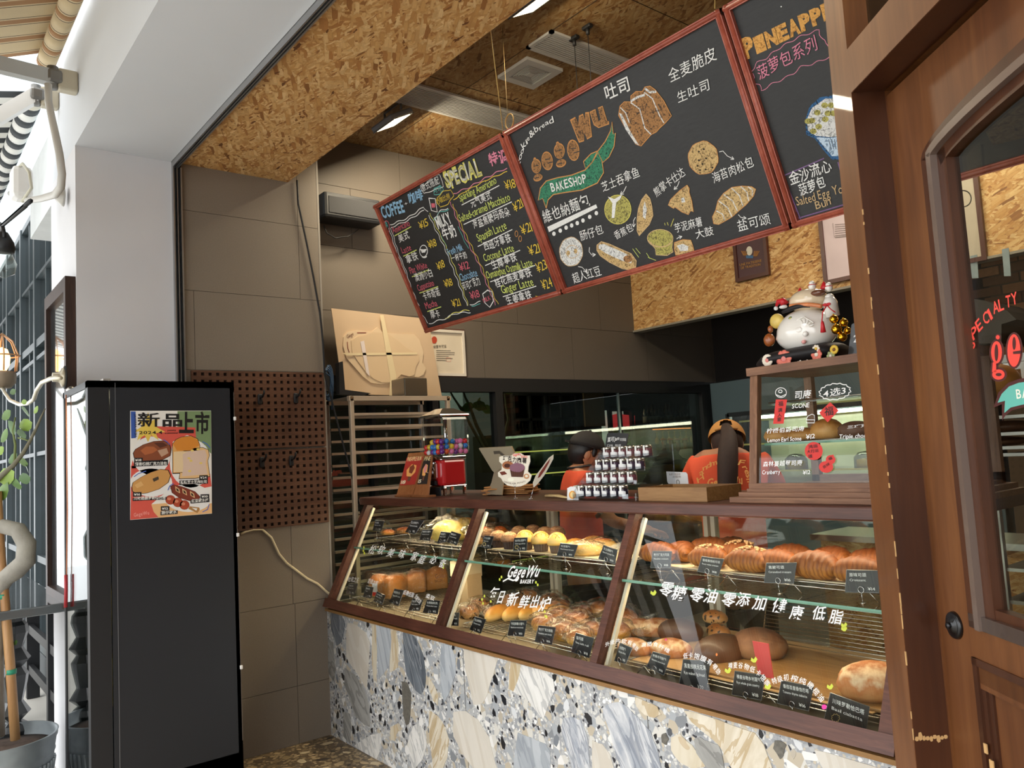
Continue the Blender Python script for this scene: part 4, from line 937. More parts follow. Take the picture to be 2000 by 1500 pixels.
for k in range(3):
    for i in range(nx):
        for j in range(nx):
            if not(j==0 or i==nx-1 or k==2 or (j==1 and k>0)): continue
            if k==2 and random.random()<.2: continue
            if abs((X0-a+.02+L*i)-(X0+X1)/2)<.024 and abs((Y0-a+.02+L*j)-(Y0+Y1)/2)<.024: continue
            c=random.choice(seq); o=bpy.data.objects.new('gumball',bp[c]); link(o)
            o.location=(X0-a+.019+L*i+random.uniform(-.002,.002),Y0-a+.019+L*j+random.uniform(-.002,.002),zg+.018+k*.029+random.uniform(-.002,.003))
            tag(o,'%s gumball, %s row from the left, %s from the front, %s layer'%(c,ordn(i,9),ordn(j,9),('bottom','middle','top')[k]),'gumball','gumballs in the red machine'); n+=1
# menu displays
def lean(px,yb,yt,h): # plane leaning back
    return PL((0,yb,ZP),(1,0,0),(0,yt-yb,h))
zk=zoom(750,770,5.5556)
def display(nm,lab,yb,q,pq,colr,word,cup,pr):
    pl=lean(0,yb,yb+.085,.2); t=thing('menu_display',lab,'menu display',pl.pt(zk(*q[3])),'wooden menu displays on the counter')
    m=MB(); m.poly(pl,[zk(*p) for p in q],W_DISP,0,.008); m.build('wooden_board',t)
    m=MB(); b0=pl.pt(zk(*q[3]));b1=pl.pt(zk(*q[2])); m.box((b0.x,b0.y-.012,ZP),(b1.x,b0.y+.05,ZP+.010),W_DISP); m.build('foot',t)
    m=MB(); m.poly(pl,[zk(*p) for p in pq],M(colr,.5),.001); Vq=[Vector(p) for p in pq]
    def at(a,b): v=Vq[0].lerp(Vq[1],a).lerp(Vq[3].lerp(Vq[2],a),b); return zk(v.x,v.y)
    m.text(pl,word,at(.06,.13),at(.94,.13),7,M('f0d8a0',.6),.0015,.01)
    m.poly(pl,[at(.2,.45),at(.45,.25),at(.75,.3),at(.8,.55),at(.6,.7),at(.3,.68)],M('e8a860',.6),.0015)
    m.poly(pl,[at(.35,.35),at(.55,.25),at(.7,.4),at(.6,.6),at(.4,.55)],M(cup,.6),.002)
    m.poly(pl,[at(.42,.7),at(.62,.7),at(.6,.86),at(.44,.86)],M('6a4030',.6),.002)
    m.text(pl,pr,at(.05,.95),at(.35,.95),6,M('f4ead0',.6),.002,.01); m.build('printed_card',t)
display('a','wooden menu display with a red pineapple bun card, leftmost on the counter',2.35,[(265,640),(450,625),(312,1092),(135,1095)],[(248,690),(425,678),(335,980),(172,990)],'a8322c','PINEAPPLE BUN','7a3a24','18')
display('b','wooden menu display with a black and pink card beside the gumball machine',2.352,[(450,640),(525,640),(478,1098),(318,1092)],[(440,685),(512,680),(468,975),(362,978)],'2c2624','PINE','d88a90','15')
# kraft bags
t=thing('kraft_bag_stack','flat brown kraft paper bags piled behind the gumball machine','paper bags',(-3.33,2.62,ZP))
for k,(dx,dy,rz) in enumerate(((0,0,0),(.01,.01,.12),(-.01,0,-.1),(.015,-.01,.2),(0,.01,.05))):
    m=MB(); m.T=Matrix.Translation((-3.33+dx,2.62+dy,ZP+.002+.009*k))@Matrix.Rotation(rz+.5,4,'Z'); m.rbox((-.13,-.08,0),(.13,.08,.007),M('b4804a',.8,0,.1,10,.3),.003); m.build('kraft_bag',t)
# tablet stand
t=thing('tablet_stand','silver tablet on a slanted aluminium stand seen from behind','tablet stand',(-3.12,2.6,ZP))
pl=PL(ony(*zk(1250,1090),2.50),(1,0,0),(0,.09,.2)); CH2=M('c4b69a',.35,.6,.04,4); m=MB()
m.poly(pl,[zk(*p) for p in ((1215,755),(1275,745),(1300,900),(1278,1092),(1112,1088),(1165,960))],CH2,0,.006); m.build('stand_plate',t)
pl2=PL(ony(*zk(1230,700),2.49),(1,.15,0),(0,-.06,.2)); m=MB(); m.poly(pl2,[zk(*p) for p in ((1045,580),(1395,560),(1450,680),(1215,842),(1190,820))],CH2,.012,.010); m.build('tablet',t)
m=MB(); m.line(pl2,[zk(*p) for p in ((1210,625),(1270,620),(1320,660),(1340,720))],5,M('4a4236',.5),.014); m.cyl(pl2.pt(zk(1225,760),0),pl2.pt(zk(1290,745),.0),.012,ALU); m.build('hinge',t)
# die-cut picture signs on wire stands
CREAM=M('ece4d2',.6,0,.02)
t=thing('picture_sign','die-cut cream sign of a chocolate mochi bun on a wire stand','sign',ony(*zk(1425,1130),2.37))
pl=PL(ony(*zk(1425,1130),2.37),(1,0,0),(0,0,1)); m=MB()
m.poly(pl,[zk(*p) for p in ((1250,680),(1300,665),(1380,670),(1400,645),(1480,638),(1520,665),(1580,665),(1585,730),(1565,790),(1560,840),(1600,880),(1585,935),(1540,975),(1480,1000),(1420,1005),(1340,990),(1290,950),(1270,910),(1240,895),(1235,850),(1275,820),(1280,760),(1250,730))],CREAM,0,.003); m.build('sign_board',t)
m=MB(); BR=M('5a3424',.6,0,0)
m.text(pl,'巧克力麻薯',zk(1290,725),zk(1550,755),60/5.55,M('2a1c14',.6,0,0),.001,.02,.05); m.text(pl,'GegeWu',zk(1400,672),zk(1485,665),5,RED,.001,.02); m.text(pl,'菠萝包',zk(1485,690),zk(1560,695),5,RED,.001)
m.disc(pl,zk(1345,770),11,8,M('a86a44',.6),.001); m.disc(pl,zk(1340,775),6,4,M('4a2418',.6),.0015)
m.poly(pl,[zk(1365,800),zk(1530,800),zk(1510,900),zk(1385,895)],BR,.0015); m.disc(pl,zk(1448,795),15,9,M('8a6070',.6),.002,wob=.05)
for i in range(6): m.line(pl,[zk(1385+24*i,830),zk(1392+21*i,895)],.8,M('3a2018',.6),.002)
m.poly(pl,[zk(1255,845),zk(1310,835),zk(1338,865),zk(1280,880)],M('6e3020',.6),.0015); m.disc(pl,zk(1378,925),6,4,M('f4f0dc',.6),.0015); m.disc(pl,zk(1548,890),5.5,5,M('c89060',.6),.0015); m.disc(pl,zk(1550,888),3,2.6,CREAM,.002)
for i,ch in enumerate('CHOCOLATE POTATO'): m.text(pl,ch,zk(1300+i*15,955+22*sin(i/15*pi)),zk(1312+i*15,957+22*sin((i+.8)/15*pi)),3.4,BR,.001)
m.build('printed_picture',t)
m=MB(); a0=pl.pt(zk(1425,985),.004); m.tube([a0+Vector((.008*sin(2*pi*i/12),0,.008*cos(2*pi*i/12))) for i in range(13)],.001,CHROME,5); m.cyl(a0-Vector((0,0,.008)),(a0.x,a0.y,ZP),.0012,CHROME,n=6); m.cyl((a0.x,a0.y,ZP),(a0.x,a0.y,ZP+.002),.012,CHROME); m.build('wire_stand',t)
t=thing('picture_sign','cream die-cut sign seen nearly edge-on, right of the front-facing one','sign',ony(*zk(1590,1135),2.36))
pl=PL(ony(*zk(1600,1100),2.36),(.30,1,0),(0,0,1)); m=MB(); m.poly(pl,[zk(*p) for p in ((1840,655),(1838,700),(1790,790),(1740,880),(1670,970),(1625,1012),(1618,960),(1650,880),(1720,790),(1790,690))],CREAM,0,.003)
m.poly(pl,[zk(*p) for p in ((1805,695),(1790,740),(1740,830),(1690,900),(1665,910),(1690,850),(1760,750))],M('8a3a30',.6),.001); m.build('sign_board',t)
m=MB(); m.cyl(pl.pt(zk(1625,1010)),ony(*zk(1590,1135),2.36),.0013,CHROME,n=6); q=ony(*zk(1590,1135),2.36); m.cyl(q,(q.x,q.y,q.z+.002),.012,CHROME); m.build('wire_stand',t)
# wooden tongs, small white tag and pot
z3=zoom(1060,800,6.25); m=MB(); a0=onz(*z3(75,1050),ZP+.006); b0=onz(*z3(300,1075),ZP+.006)
m.tube([a0,a0.lerp(b0,.5)+Vector((0,.01,.004)),b0],[.006,.005,.004],M('d8bc84',.6),8); m.tube([a0+Vector((.0,-.02,0)),a0.lerp(b0,.5)+Vector((0,-.012,.004)),b0],[.006,.005,.004],M('d8bc84',.6),8); m.build('wooden_tongs',None,label='pale wooden tongs lying on the case top left of the jars',cat='tongs')
t=thing('label_tag','small white tag with an orange bun print standing left of the jars','card',ony(*z3(365,1105),2.345)); pl=PL(ony(*z3(365,1105),2.345),(1,0,0),(0,0,1)); m=MB()
m.poly(pl,[z3(*p) for p in ((300,960),(340,938),(400,945),(435,1010),(435,1105),(298,1105))],WHITE,0,.004); m.build('card',t); m=MB(); m.disc(pl,z3(365,1040),7,8,M('e8a040',.6),.001); m.disc(pl,z3(365,1040),4.5,5.5,M('f0d090',.6),.0015); m.build('print',t)
c=ony(*z3(430,985),2.42); m=MB(); m.lathe([(.0,0),(.025,0),(.028,.02),(.026,.045),(.02,.055),(0,.058)],(c.x,c.y,ZP),M('dcdccc',.4,0,.03,8,0,.3),18); m.build('white_pot',None,label='small round white pot behind the white tag left of the jars',cat='pot')
# jam jars on the acrylic steps
JAM=[M('2a2434',.15,0,.1,30,0,.8),M('6a3c44',.15,0,.1,30,0,.8),M('3c2c3c',.15,0,.1,30,0,.8),M('6e4448',.15,0,.1,30,0,.8)]
def mkjar(mt):
    t=thing('jam_jar','x','jar'); m=MB(); m.lathe([(0,.001),(.017,.001),(.020,.005),(.020,.030),(.017,.036),(.016,.038)],(0,0,0),mt,16); m.build('glass_jar',t,world=False)
    m=MB(); m.lathe([(.0185,.036),(.0188,.046),(.017,.0485),(0,.0485)],(0,0,0),M('c8c4b8',.2,.9),16); m.build('lid',t,world=False)
    m=MB(); vs=[];fs=[]
    for i in range(9):
        a=-pi/2-1.0+2.0*i/8; 
        for r,z in ((.0208,.006),(.0212,.024)): vs.append((r*cos(a),r*sin(a),z+(.004*(1-abs(i-4)/4) if z>.01 else -.003*(1-abs(i-4)/4))))
    fs=[(2*i,2*i+2,2*i+3,2*i+1) for i in range(8)]; m.add(vs,fs,WHITE); m.add([(-.005,-.0212,.024),(.005,-.0212,.024),(.006,-.021,.047),(-.006,-.021,.047)],[(0,1,2,3)],WHITE); m.add([(-.006,-.021,.047),(.006,-.021,.047),(.005,0,.0495),(-.005,0,.0495)],[(0,1,2,3)],WHITE); m.build('paper_label',t,world=False)
    return t
tn=['bottom','second','third','top']; zt4=[ZP+.012]+[ZP+.012+.052*k for k in (1,2,3)]; yt4=[2.355+.06*k for k in range(4)]
px4=[(1138,1225),(1154,1242),(1172,1258),(1187,1273)]; riserx=[]
for k in range(4):
    pj=mkjar(JAM[k]); xa=ony(px4[k][0],960-22*k,yt4[k]).x; xb=ony(px4[k][1]-7,960-22*k,yt4[k]).x; riserx.append((xa-.03,xb+.05))
    for i in range(6):
        lb='jam jar, %s from the left on the %s step of the clear stand'%(ordn(i,6),tn[k])
        if i==0: pj.location=(xa,yt4[k],zt4[k]); pj['label']=lb; pj['group']='jam jars on the acrylic steps'
        else: dup(pj,(xa+(xb-xa)*i/5,yt4[k],zt4[k]),random.uniform(-.3,.3),None,lb,'jam jars on the acrylic steps')
t=thing('acrylic_stand','clear acrylic stepped stand holding four rows of jam jars','stand',(-2.5,2.45,ZP))
for k in range(4):
    a,b=riserx[k]; m=MB(); m.box((a,yt4[k]-.027,zt4[k]-.0045),(b,yt4[k]+.03,zt4[k]-.0005),ACRYL); m.box((a,yt4[k]-.030,zt4[k]-.004),(b,yt4[k]-.027,zt4[k]+.014),ACRYL); m.build('step',t)
for j,x in enumerate((riserx[0][0]-.002,riserx[0][1]+.04)):
    m=MB(); m.prism([(x,yt4[0]-.03,ZP),(x,yt4[3]+.03,ZP),(x,yt4[3]+.03,zt4[3]+.045),(x,yt4[3]-.02,zt4[3]+.045),(x,yt4[0]-.03,ZP+.03)],(.004,0,0),ACRYL); m.build('side_panel',t)
# black card above the jars, white card right of them
t=thing('chalk_card','small black flavour card with white writing clipped above the jars','card',ony(*z3(890,580),2.56)); pl=PL(ony(*z3(890,580),2.58),(1,0,0),(0,0,1)); m=MB()
m.poly(pl,[z3(*p) for p in ((800,282),(1040,290),(1045,310),(1000,535),(985,545),(760,528),(750,510),(785,300))],CARD,0,.003); m.build('card',t)
m=MB(); m.text(pl,'莫可Jam',z3(790,400),z3(935,375),9,TW,.001,.01,.03,.3); m.text(pl,'天然果酱',z3(945,385),z3(1020,385),6,TW,.001); m.text(pl,'口味  甜度',z3(785,455),z3(960,455),5,TW,.001); m.text(pl,'草莓/蓝莓/黄桃/柚子',z3(768,500),z3(985,505),4.5,TW,.001); m.build('lettering',t)
m=MB(); m.box((pl.pt(z3(870,540)).x-.012,2.57,zt4[3]+.012),(pl.pt(z3(870,540)).x+.012,2.60,pl.pt(z3(870,520)).z),BLACK); m.build('clip',t)
t=thing('note_card','white handwritten note card in a wire clip behind the wooden tray','card',ony(*z3(1650,930),2.6)); pl=PL(ony(*z3(1650,930),2.6),(1,0,0),(0,0,1)); m=MB()
m.poly(pl,[z3(*p) for p in ((1508,755),(1745,765),(1765,790),(1780,915),(1535,905),(1520,880))],WHITE,0,.002); m.build('card',t); m=MB(); m.text(pl,'免费试吃小样',z3(1545,805),z3(1685,800),4,M('7a5a4a',.7),.001); m.text(pl,'请取用',z3(1585,835),z3(1690,832),4,M('6a4a3a',.7),.001); m.build('lettering',t)
m=MB(); q=pl.pt(z3(1655,885),.003); m.tube([q+Vector((.009*sin(i*pi/6),0,.009*cos(i*pi/6))) for i in range(13)],.001,DARK,5); m.cyl(q-Vector((0,0,.009)),(q.x,q.y,ZP),.0014,DARK,n=6); m.build('wire_clip',t)
m=MB(); x0=ony(1262,950,2.6).x; m.box((x0,2.52,ZP),(x0+.22,2.66,ZP+.012),ACRYL); m.prism([(x0+.03,2.55,ZP+.012),(x0+.12,2.55,ZP+.012),(x0+.11,2.58,ZP+.05),(x0+.05,2.58,ZP+.03)],(0,.003,0),M('d8c090',.7)); m.build('leaflet_holder',None,label='clear leaflet holder with a tan card right of the jar stand',cat='holder')
# wooden tray
c=ony(1382,984,2.335); t=thing('wooden_tray','shallow dovetailed wooden tray box right of the jars','tray',(c.x-.17,2.45,ZP)); xa=ony(1247,970,2.335).x; xb=c.x; ya=2.335; yb=onx(1450,980,xb).y; h=.052
for a,b in (((xa,ya,ZP),(xb,ya+.012,ZP+h)),((xa,yb-.012,ZP),(xb,yb,ZP+h)),((xa,ya+.012,ZP),(xa+.012,yb-.012,ZP+h)),((xb-.012,ya+.012,ZP),(xb,yb-.012,ZP+h))):
    m=MB(); m.box(a,b,W_TRAY); m.build('side',t)
m=MB(); m.box((xa+.012,ya+.012,ZP),(xb-.012,yb-.012,ZP+.006),W_TRAY); m.build('bottom',t)
# ---------------------------------------------------------------- scone case on top
sc=thing('scone_case','walnut framed glass case of scones standing on the right of the big case','display case',(-1.35,2.55,ZP))
SX0,SX1=-1.675,-1.02; Z0=1.375; Z1=1.775; YF0=2.37; YF1=2.43; YK=2.80
m=MB(); m.box((SX0-.055,YF0-.04,ZP),(SX1+.05,YK+.02,ZP+.018),W_SCONE); m.box((SX0-.03,YF0-.02,ZP+.018),(SX1+.03,YK+.01,ZP+.034),W_SCONE); m.box((SX0-.005,YF0-.006,ZP+.034),(SX1,YK,ZP+.045),W_SCONE); m.build('plinth',sc)
for x in (SX0,SX1-.03):
    m=MB(); m.prism([(x,YF0,Z0),(x,YF0+.026,Z0),(x,YF1+.026,Z1),(x,YF1,Z1)],(.03,0,0),W_SCONEV); m.build('front_post',sc)
    m=MB(); m.box((x,YK-.026,Z0),(x+.03,YK,Z1),W_SCONEV); m.build('back_post',sc)
m=MB(); m.box((-1.37,YK-.026,Z0),(-1.335,YK,Z1),W_SCONEV); m.build('back_post',sc)
m=MB(); m.box((SX0,YF0,Z0),(SX1,YF0+.026,Z0+.024),W_SCONE); m.build('bottom_rail',sc); m=MB(); m.box((SX0,YK-.026,Z0),(SX1,YK,Z0+.03),W_SCONE); m.build('bottom_rail',sc)
m=MB(); m.box((SX0-.006,YF1-.012,Z1),(SX1+.01,YK+.01,Z1+.028),W_SCONE); m.build('top_board',sc)
SP=PL((0,YF0+.004,Z0),(1,0,0),(0,YF1-YF0,Z1-Z0)); m=MB(); m.add([(SX0+.03,YF0+.01,Z0+.02),(SX1-.03,YF0+.01,Z0+.02),(SX1-.03,YF1+.01,Z1),(SX0+.03,YF1+.01,Z1)],[(0,1,2,3)],GLASS); m.build('front_pane',sc)
m=MB(); m.add([(SX0+.015,YF0+.026,Z0),(SX0+.015,YK-.026,Z0),(SX0+.015,YK-.026,Z1),(SX0+.015,YF1+.02,Z1)],[(0,1,2,3)],GLASS); m.build('side_pane',sc)
ZS=ony(1600,861,2.46).z; m=MB(); m.box((SX0+.03,2.44,ZS-.006),(SX1-.03,YK-.04,ZS),GLASS); m.box((SX0+.03,2.438,ZS-.007),(SX1-.03,2.44,ZS+.001),GEDGE); m.build('glass_shelf',sc)
Zs2=ony(1600,778,2.46).z; m=MB(); m.tube([(SX0+.05,2.455,Zs2),(SX1-.03,2.455,Zs2)],.002,WIRE,6); m.box((SX0+.03,2.46,Zs2-.008),(SX1-.03,YK-.04,Zs2-.003),GLASS); m.build('glass_shelf',sc)
m=MB(); m.tube([(SX0+.05,2.452,ZS+.004),(SX1-.03,2.452,ZS+.004)],.002,WIRE,6); m.box((SX0+.04,2.455,ZS+.001),(SX1-.04,2.74,ZS+.003),WIRE); m.build('wire_rack',sc)
m=MB(); kz=zoom(1450,700,5)
for st,a,b,h in (('司康',(505,400),(665,390),80),('SCONE',(485,490),(655,475),45),('4选3',(790,385),(1010,350),75),('柠檬伯爵司康',(235,735),(605,710),48),('Lemon Earl Scone',(245,820),(578,800),40),('¥12',(620,790),(710,780),45),('三巧克力',(1020,690),(1290,660),30),('Triple chocolate',(945,785),(1340,765),42),
 ('森林蔓越莓司康',(200,1060),(585,1045),52),('Cranberry',(195,1135),(370,1125),42),('¥12',(590,1135),(665,1130),40)): m=MB(); m.text(SP,st,kz(*a),kz(*b),h/5,WH,.001,.008,.03,.1); m.build('glass_lettering',sc,label='white scone lettering on the walnut case glass')
m=MB()
cl=[]
for i in range(41):
    a=2*pi*i/40; r=1+.07*sin(a*14); cl.append(kz(905+150*cos(a)*r,325-12*cos(a)+78*sin(a)*r))
m.line(SP,cl,1.8,WH,.001)
for cx,cy,rx,ry in ((378,335,54,48),(372,322,18,14)): m.line(SP,[kz(cx+rx*cos(i*pi/10),cy+ry*sin(i*pi/10)) for i in range(21)],1.3,WH,.001)
m.line(SP,[kz(330,355),kz(378,372),kz(430,350)],1.2,WH,.001); m.line(SP,[kz(*p) for p in ((622,600),(640,565),(680,545),(705,555),(708,600),(622,600),(625,630),(705,630),(708,600))],1.2,WH,.001)
m.build('painted_drawings',sc,label='white painted bun drawings and cloud outline')
RP=M('d8342e',.6,0,.03); BK=M('1c1414',.6)
def sticker(lab,shape,txt):
    m=MB(); shape(m); 
    for st,a,b,h in txt: m.text(SP,st,kz(*a),kz(*b),h/5,BK,.003,.01,.03)
    m.build('festive_sticker',None,label=lab,cat='sticker',group='red paper stickers on the scone case')
sticker('tall red paper strip with black characters on the scone case glass',lambda m:m.poly(SP,[kz(330,402),kz(440,402),kz(405,638),kz(303,640)],RP,.002),[('福',(355,470),(405,465),50),('满',(350,530),(395,525),40),('人',(345,575),(390,570),35),('意',(340,620),(385,615),40)])
sticker('red diamond paper with a black character on the scone case',lambda m:m.poly(SP,[kz(860,428),kz(945,510),kz(835,625),kz(750,530)],RP,.002),[('福',(805,565),(895,555),88)])
sticker('round red paper sticker below the diamond on the scone case',lambda m:m.disc(SP,kz(700,905),88/5,88/5,RP,.002,28),[('鸿运',(650,885),(740,870),35),('大行运',(635,930),(750,915),34),('道',(645,975),(690,970),34)])
sticker('gourd-shaped red paper sticker low on the scone case glass',lambda m:(m.disc(SP,kz(820,1060),14,11.5,RP,.002),m.disc(SP,kz(865,990),9.5,9,RP,.0022),m.poly(SP,[kz(865,950),kz(890,938),kz(897,950),kz(895,975)],RP,.002)),[('福',(850,1000),(885,985),30),('吉祥',(795,1080),(860,1040),28)])
SCN=bread('scone_crust',[(0,'c89050'),(.4,'d09a58'),(.7,'b87a38'),(1,'9a5c26')],.5,10,.6,0,.6); SCC=bread('choc_scone_crust',[(0,'5a3a2a'),(1,'6e4838')],.6,10,.6,0,.6)
G='scones on the glass shelf of the walnut case'
for px,wd,hh,mt,lb in ((1521,.052,.05,SCN,'golden scone at the left end of the walnut case'),(1568,.05,.045,SCN,'golden scone, second from the left in the walnut case'),(1616,.056,.07,SCN,'tallest golden scone, heaped in the middle of the walnut case'),(1672,.058,.055,SCC,'dark chocolate scone at the right of the walnut case')):
    x=ony(px,850,2.55).x; t=thing('scone',lb,'scone',(x,2.55,ZS+.004),G); m=MB(); m.ell((0,0,hh*.42),(wd*1.02,.05,hh*.6),mt,16,10,lambda p:(p.x*(1+nr(p,7,.09)),p.y*(1+nr(p,6,.1)),p.z*(1+nr(p,9,.06)))); m.v=[(a,b,max(c,0)) for a,b,c in m.v]; m.build('crust',t,world=False)
# ---------------------------------------------------------------- lucky cat figurine
kk=zoom(1450,520,6.6667); YC=2.60
def cp(X,Y,dy=0): return ony(*kk(X,Y),YC+dy)
px=6.6667*F/ (Vector(ray(1570,640)).dot(R.transposed()@Vector((0,0,-1)))*1 if False else 2.66)
def L(v): return v/ (6.6667*F/2.66)    # zoomed pixels to metres at the figurine
cat=thing('lucky_cat','white porcelain lucky cat with gold bells on a flowered black cushion','figurine',(cp(800,1280).x,YC,Z1+.028)); ZB=Z1+.03
POR=M('f6f1e8',.08,0,.02,4,0,1.0); BRN=M('6a3e2a',.2,0,.05,5,0,.6); CRM=M('ecd8b8',.15,0,.04,8,0,.8); GLD=M('e0b030',.15,1,.05); REDG=M('c8202a',.4); BLKC=M('1a1618',.6)
m=MB(); c=cp(830,860); m.ell((c.x,c.y,c.z),(L(420),L(330),L(330)),POR,28,18,lambda p:(p.x*(1+.06*(p.z<0)),p.y,p.z*(1 if p.z>0 else .86)))
c=cp(860,450); m.ell(c,(L(270),L(230),L(170)),CRM,24,14); c=cp(1140,470,-.02); m.tube([c+Vector((0,.01,-L(190))),c,c+Vector((0,0,L(70)))],[L(95),L(95),L(60)],POR,16); m.ell(c+Vector((0,0,L(75))),(L(60),L(60),L(45)),POR)
m.build('porcelain_body',cat)
m=MB(); c=cp(985,350,-.03); m.ell(c,(L(110),L(80),L(50)),BRN,16,10); m.build('brown_patch',cat)
for X,Y in ((755,330),(1065,250)):
    m=MB(); c=cp(X,Y,-.01); m.lathe([(L(60),-L(60)),(L(45),-L(10)),(L(12),L(50)),(0,L(60))],c,REDG,12); m.build('ear',cat)
for X,Y in ((908,265),(1125,285)):
    m=MB(); c=cp(X,Y,-.015); m.ell(c,(L(52),L(50),L(50)),POR); m.ell(c+Vector((0,0,L(45))),(L(40),L(38),L(35)),POR); m.tube([c+Vector((L(50)*cos(i*pi/6),L(50)*sin(i*pi/6),L(22))) for i in range(13)],L(5),REDG,5,False); m.build('paw',cat)
m=MB(); fp=PL(cp(830,860,-L(330)),(1,0,0),(0,0,1))
c=cp(630,700,-L(250)); m.ell(c,(L(42),L(14),L(50)),M('5a7a4a',.2,0,.02,5,0,.6),14,8); m.ell(c+Vector((0,-L(8),0)),(L(26),L(12),L(36)),M('c8c070',.2),12,8); m.build('eye',cat)
m=MB(); c=cp(740,830,-L(290)); m.ell(c,(L(70),L(40),L(60)),POR,16,10); c=cp(820,880,-L(305)); m.ell(c,(L(42),L(35),L(38)),POR,14,8); c=cp(800,985,-L(280)); m.ell(c,(L(34),L(30),L(28)),M('e8a09a',.1,0,.02,5,0,.8),14,8)
for i in range(6): a=.3+i*.42; m.tube([cp(810+60*cos(a),800-60*sin(a),-L(300)),cp(810+125*cos(a),800-115*sin(a),-L(285))],L(8),POR,6)
m.tube([cp(690+240*i/8,720-60*sin(pi*i/8)+(20 if i>4 else 0),-L(285)) for i in range(9)],L(10),POR,6); m.build('face_relief',cat)
m=MB(); m.tube([cp(520+45*i,600-70*sin(pi*i/9*.8)-i*2,-L(260)+L(40)*abs(i-4)/4) for i in range(9)],[L(22),L(32),L(36),L(36),L(32),L(28),L(22),L(18),L(10)],BLKC,8); m.build('black_band',cat)
m=MB(); m.tube([cp(620+60*i,520-30*sin(pi*i/8)+i*2,-L(235)) for i in range(8)],L(30),M('e07a48',.3,0,.3,40,0,.6),8); m.build('orange_scarf',cat)
m=MB(); c=cp(1100,505,-L(250)); m.ell(c+Vector((-L(25),0,L(8))),(L(34),L(16),L(20)),REDG); m.ell(c+Vector((L(25),0,L(8))),(L(34),L(16),L(20)),REDG); m.tube([c,cp(1045,600,-L(290)),cp(1035,720,-L(330))],L(8),REDG,6); m.tube([c,cp(1150,560,-L(260)),cp(1210,600,-L(240))],L(8),REDG,6)
m.lathe([(L(12),0),(L(20),-L(20)),(L(36),-L(150)),(0,-L(155))],cp(1040,715,-L(335)),REDG,12); m.build('red_bow',cat)
for X,Y,r,d in ((1190,690,58,-300),(1320,735,55,-230),(1225,820,68,-320),(1370,840,48,-200),(1300,920,62,-280)):
    m=MB(); c=cp(X,Y,L(d)); m.ell(c,(L(r),L(r),L(r)),GLD,16,10); m.tube([c+Vector((L(r)*1.02*cos(i*pi/8),L(r)*1.02*sin(i*pi/8),0)) for i in range(17)],L(5),GLD,5,False); m.lathe([(L(12),0),(L(12),L(14)),(0,L(16))],c+Vector((0,0,L(r))),GLD,8); m.build('gold_bell',cat)
m=MB(); c=cp(450,715,-.0); m.ell(c,(L(110),L(70),L(110)),M('e0bc60',.35,0,.2,30),16,10); m.build('gold_pouch',cat)
m=MB(); m.ell(cp(350,960,-L(60)),(L(85),L(70),L(95)),M('9a5426',.25,0,.1,30,.5,.5),16,10,lambda p:p*(1+.06*sin(p.z*9)*cos(p.x*9))); m.ell(cp(365,820,-L(40)),(L(40),L(40),L(55)),M('9a5426',.25,0,.1,30,.5,.5),12,8); m.build('brown_gourd',cat)
m=MB(); c0_=cp(520,490,-L(100)); m.tube([c0_+Vector((L(35),0,-L(10))),c0_+Vector((L(10),0,L(40))),c0_+Vector((-L(60),0,L(45))),c0_+Vector((-L(100),0,-L(15)))],[L(60),L(50),L(35),L(18)],REDG,12); m.ell(c0_+Vector((L(10),0,-L(45))),(L(60),L(50),L(26)),WHITE); m.ell(c0_+Vector((-L(108),0,-L(45))),(L(30),L(30),L(30)),WHITE); m.build('santa_hat',cat)
m=MB(); a_=cp(230,1230,-L(80)); n=14; zc=ZB+L(85)
P=[];Rr=[]
for i in range(n+1):
    t_=i/n; X=210+1130*t_; P.append((cp(X,1200,-L(40)).x,YC-L(40),zc+L(15)*sin(t_*pi)+L(45)*t_)); Rr.append(L(20)+L(85)*min(1,sin(min(1,t_*3.5)*pi/2))*(1 if t_<.9 else (1-t_)*10*.6+.4))
m.tube(P,[r*1.25 for r in Rr],BLKC,14); m.v=[(x,YC-L(40)+(y-YC+L(40))*3.1,max(z,ZB-.001)) for x,y,z in m.v]; m.build('cushion',cat)
def flower(X,Y,r,c1,c2,n=10):
    m=MB(); c=cp(X,Y,-L(425)); r=r*1.05
    for i in range(n):
        a=2*pi*i/n; m.ell(c+Vector((L(r)*.62*cos(a),0,L(r)*.62*sin(a))),(L(r)*.36,L(12),L(r)*.36),c1,8,5)
    m.ell(c+Vector((0,-L(6),0)),(L(r)*.35,L(10),L(r)*.35),c2,10,6); m.build('cushion_flower',cat)
FR=M('ee7a66',.5,0,.15,60);FW=M('f0e4d0',.5);FY=M('e8c040',.5);FP=M('e88a80',.5)
flower(325,1225,85,FW,FP,14); flower(540,1205,120,FR,FP,9); flower(965,1150,80,FR,FW,8); flower(960,1075,55,FW,FY,7); flower(1195,1085,60,FY,M('7a4a20',.5),12); flower(750,1262,42,FW,FY,5); flower(840,1255,42,FW,FY,5); flower(1150,1165,60,M('a8b078',.5),FW,6)
t=thing('number_card','dark table card with a white number beside the lucky cat','card',(cp(1430,1120).x,2.5,Z1+.028)); pl=PL(cp(1440,950,-.06),(1,0,0),(0,0,1)); m=MB(); m.poly(pl,[kk(*p) for p in ((1420,760),(1460,735),(1640,735),(1640,1160),(1375,1160))],CARD,0,.004); m.build('card',t); m=MB(); m.text(pl,'2',kk(1448,990),kk(1500,990),14,WH,.001,.02); m.build('lettering',t)
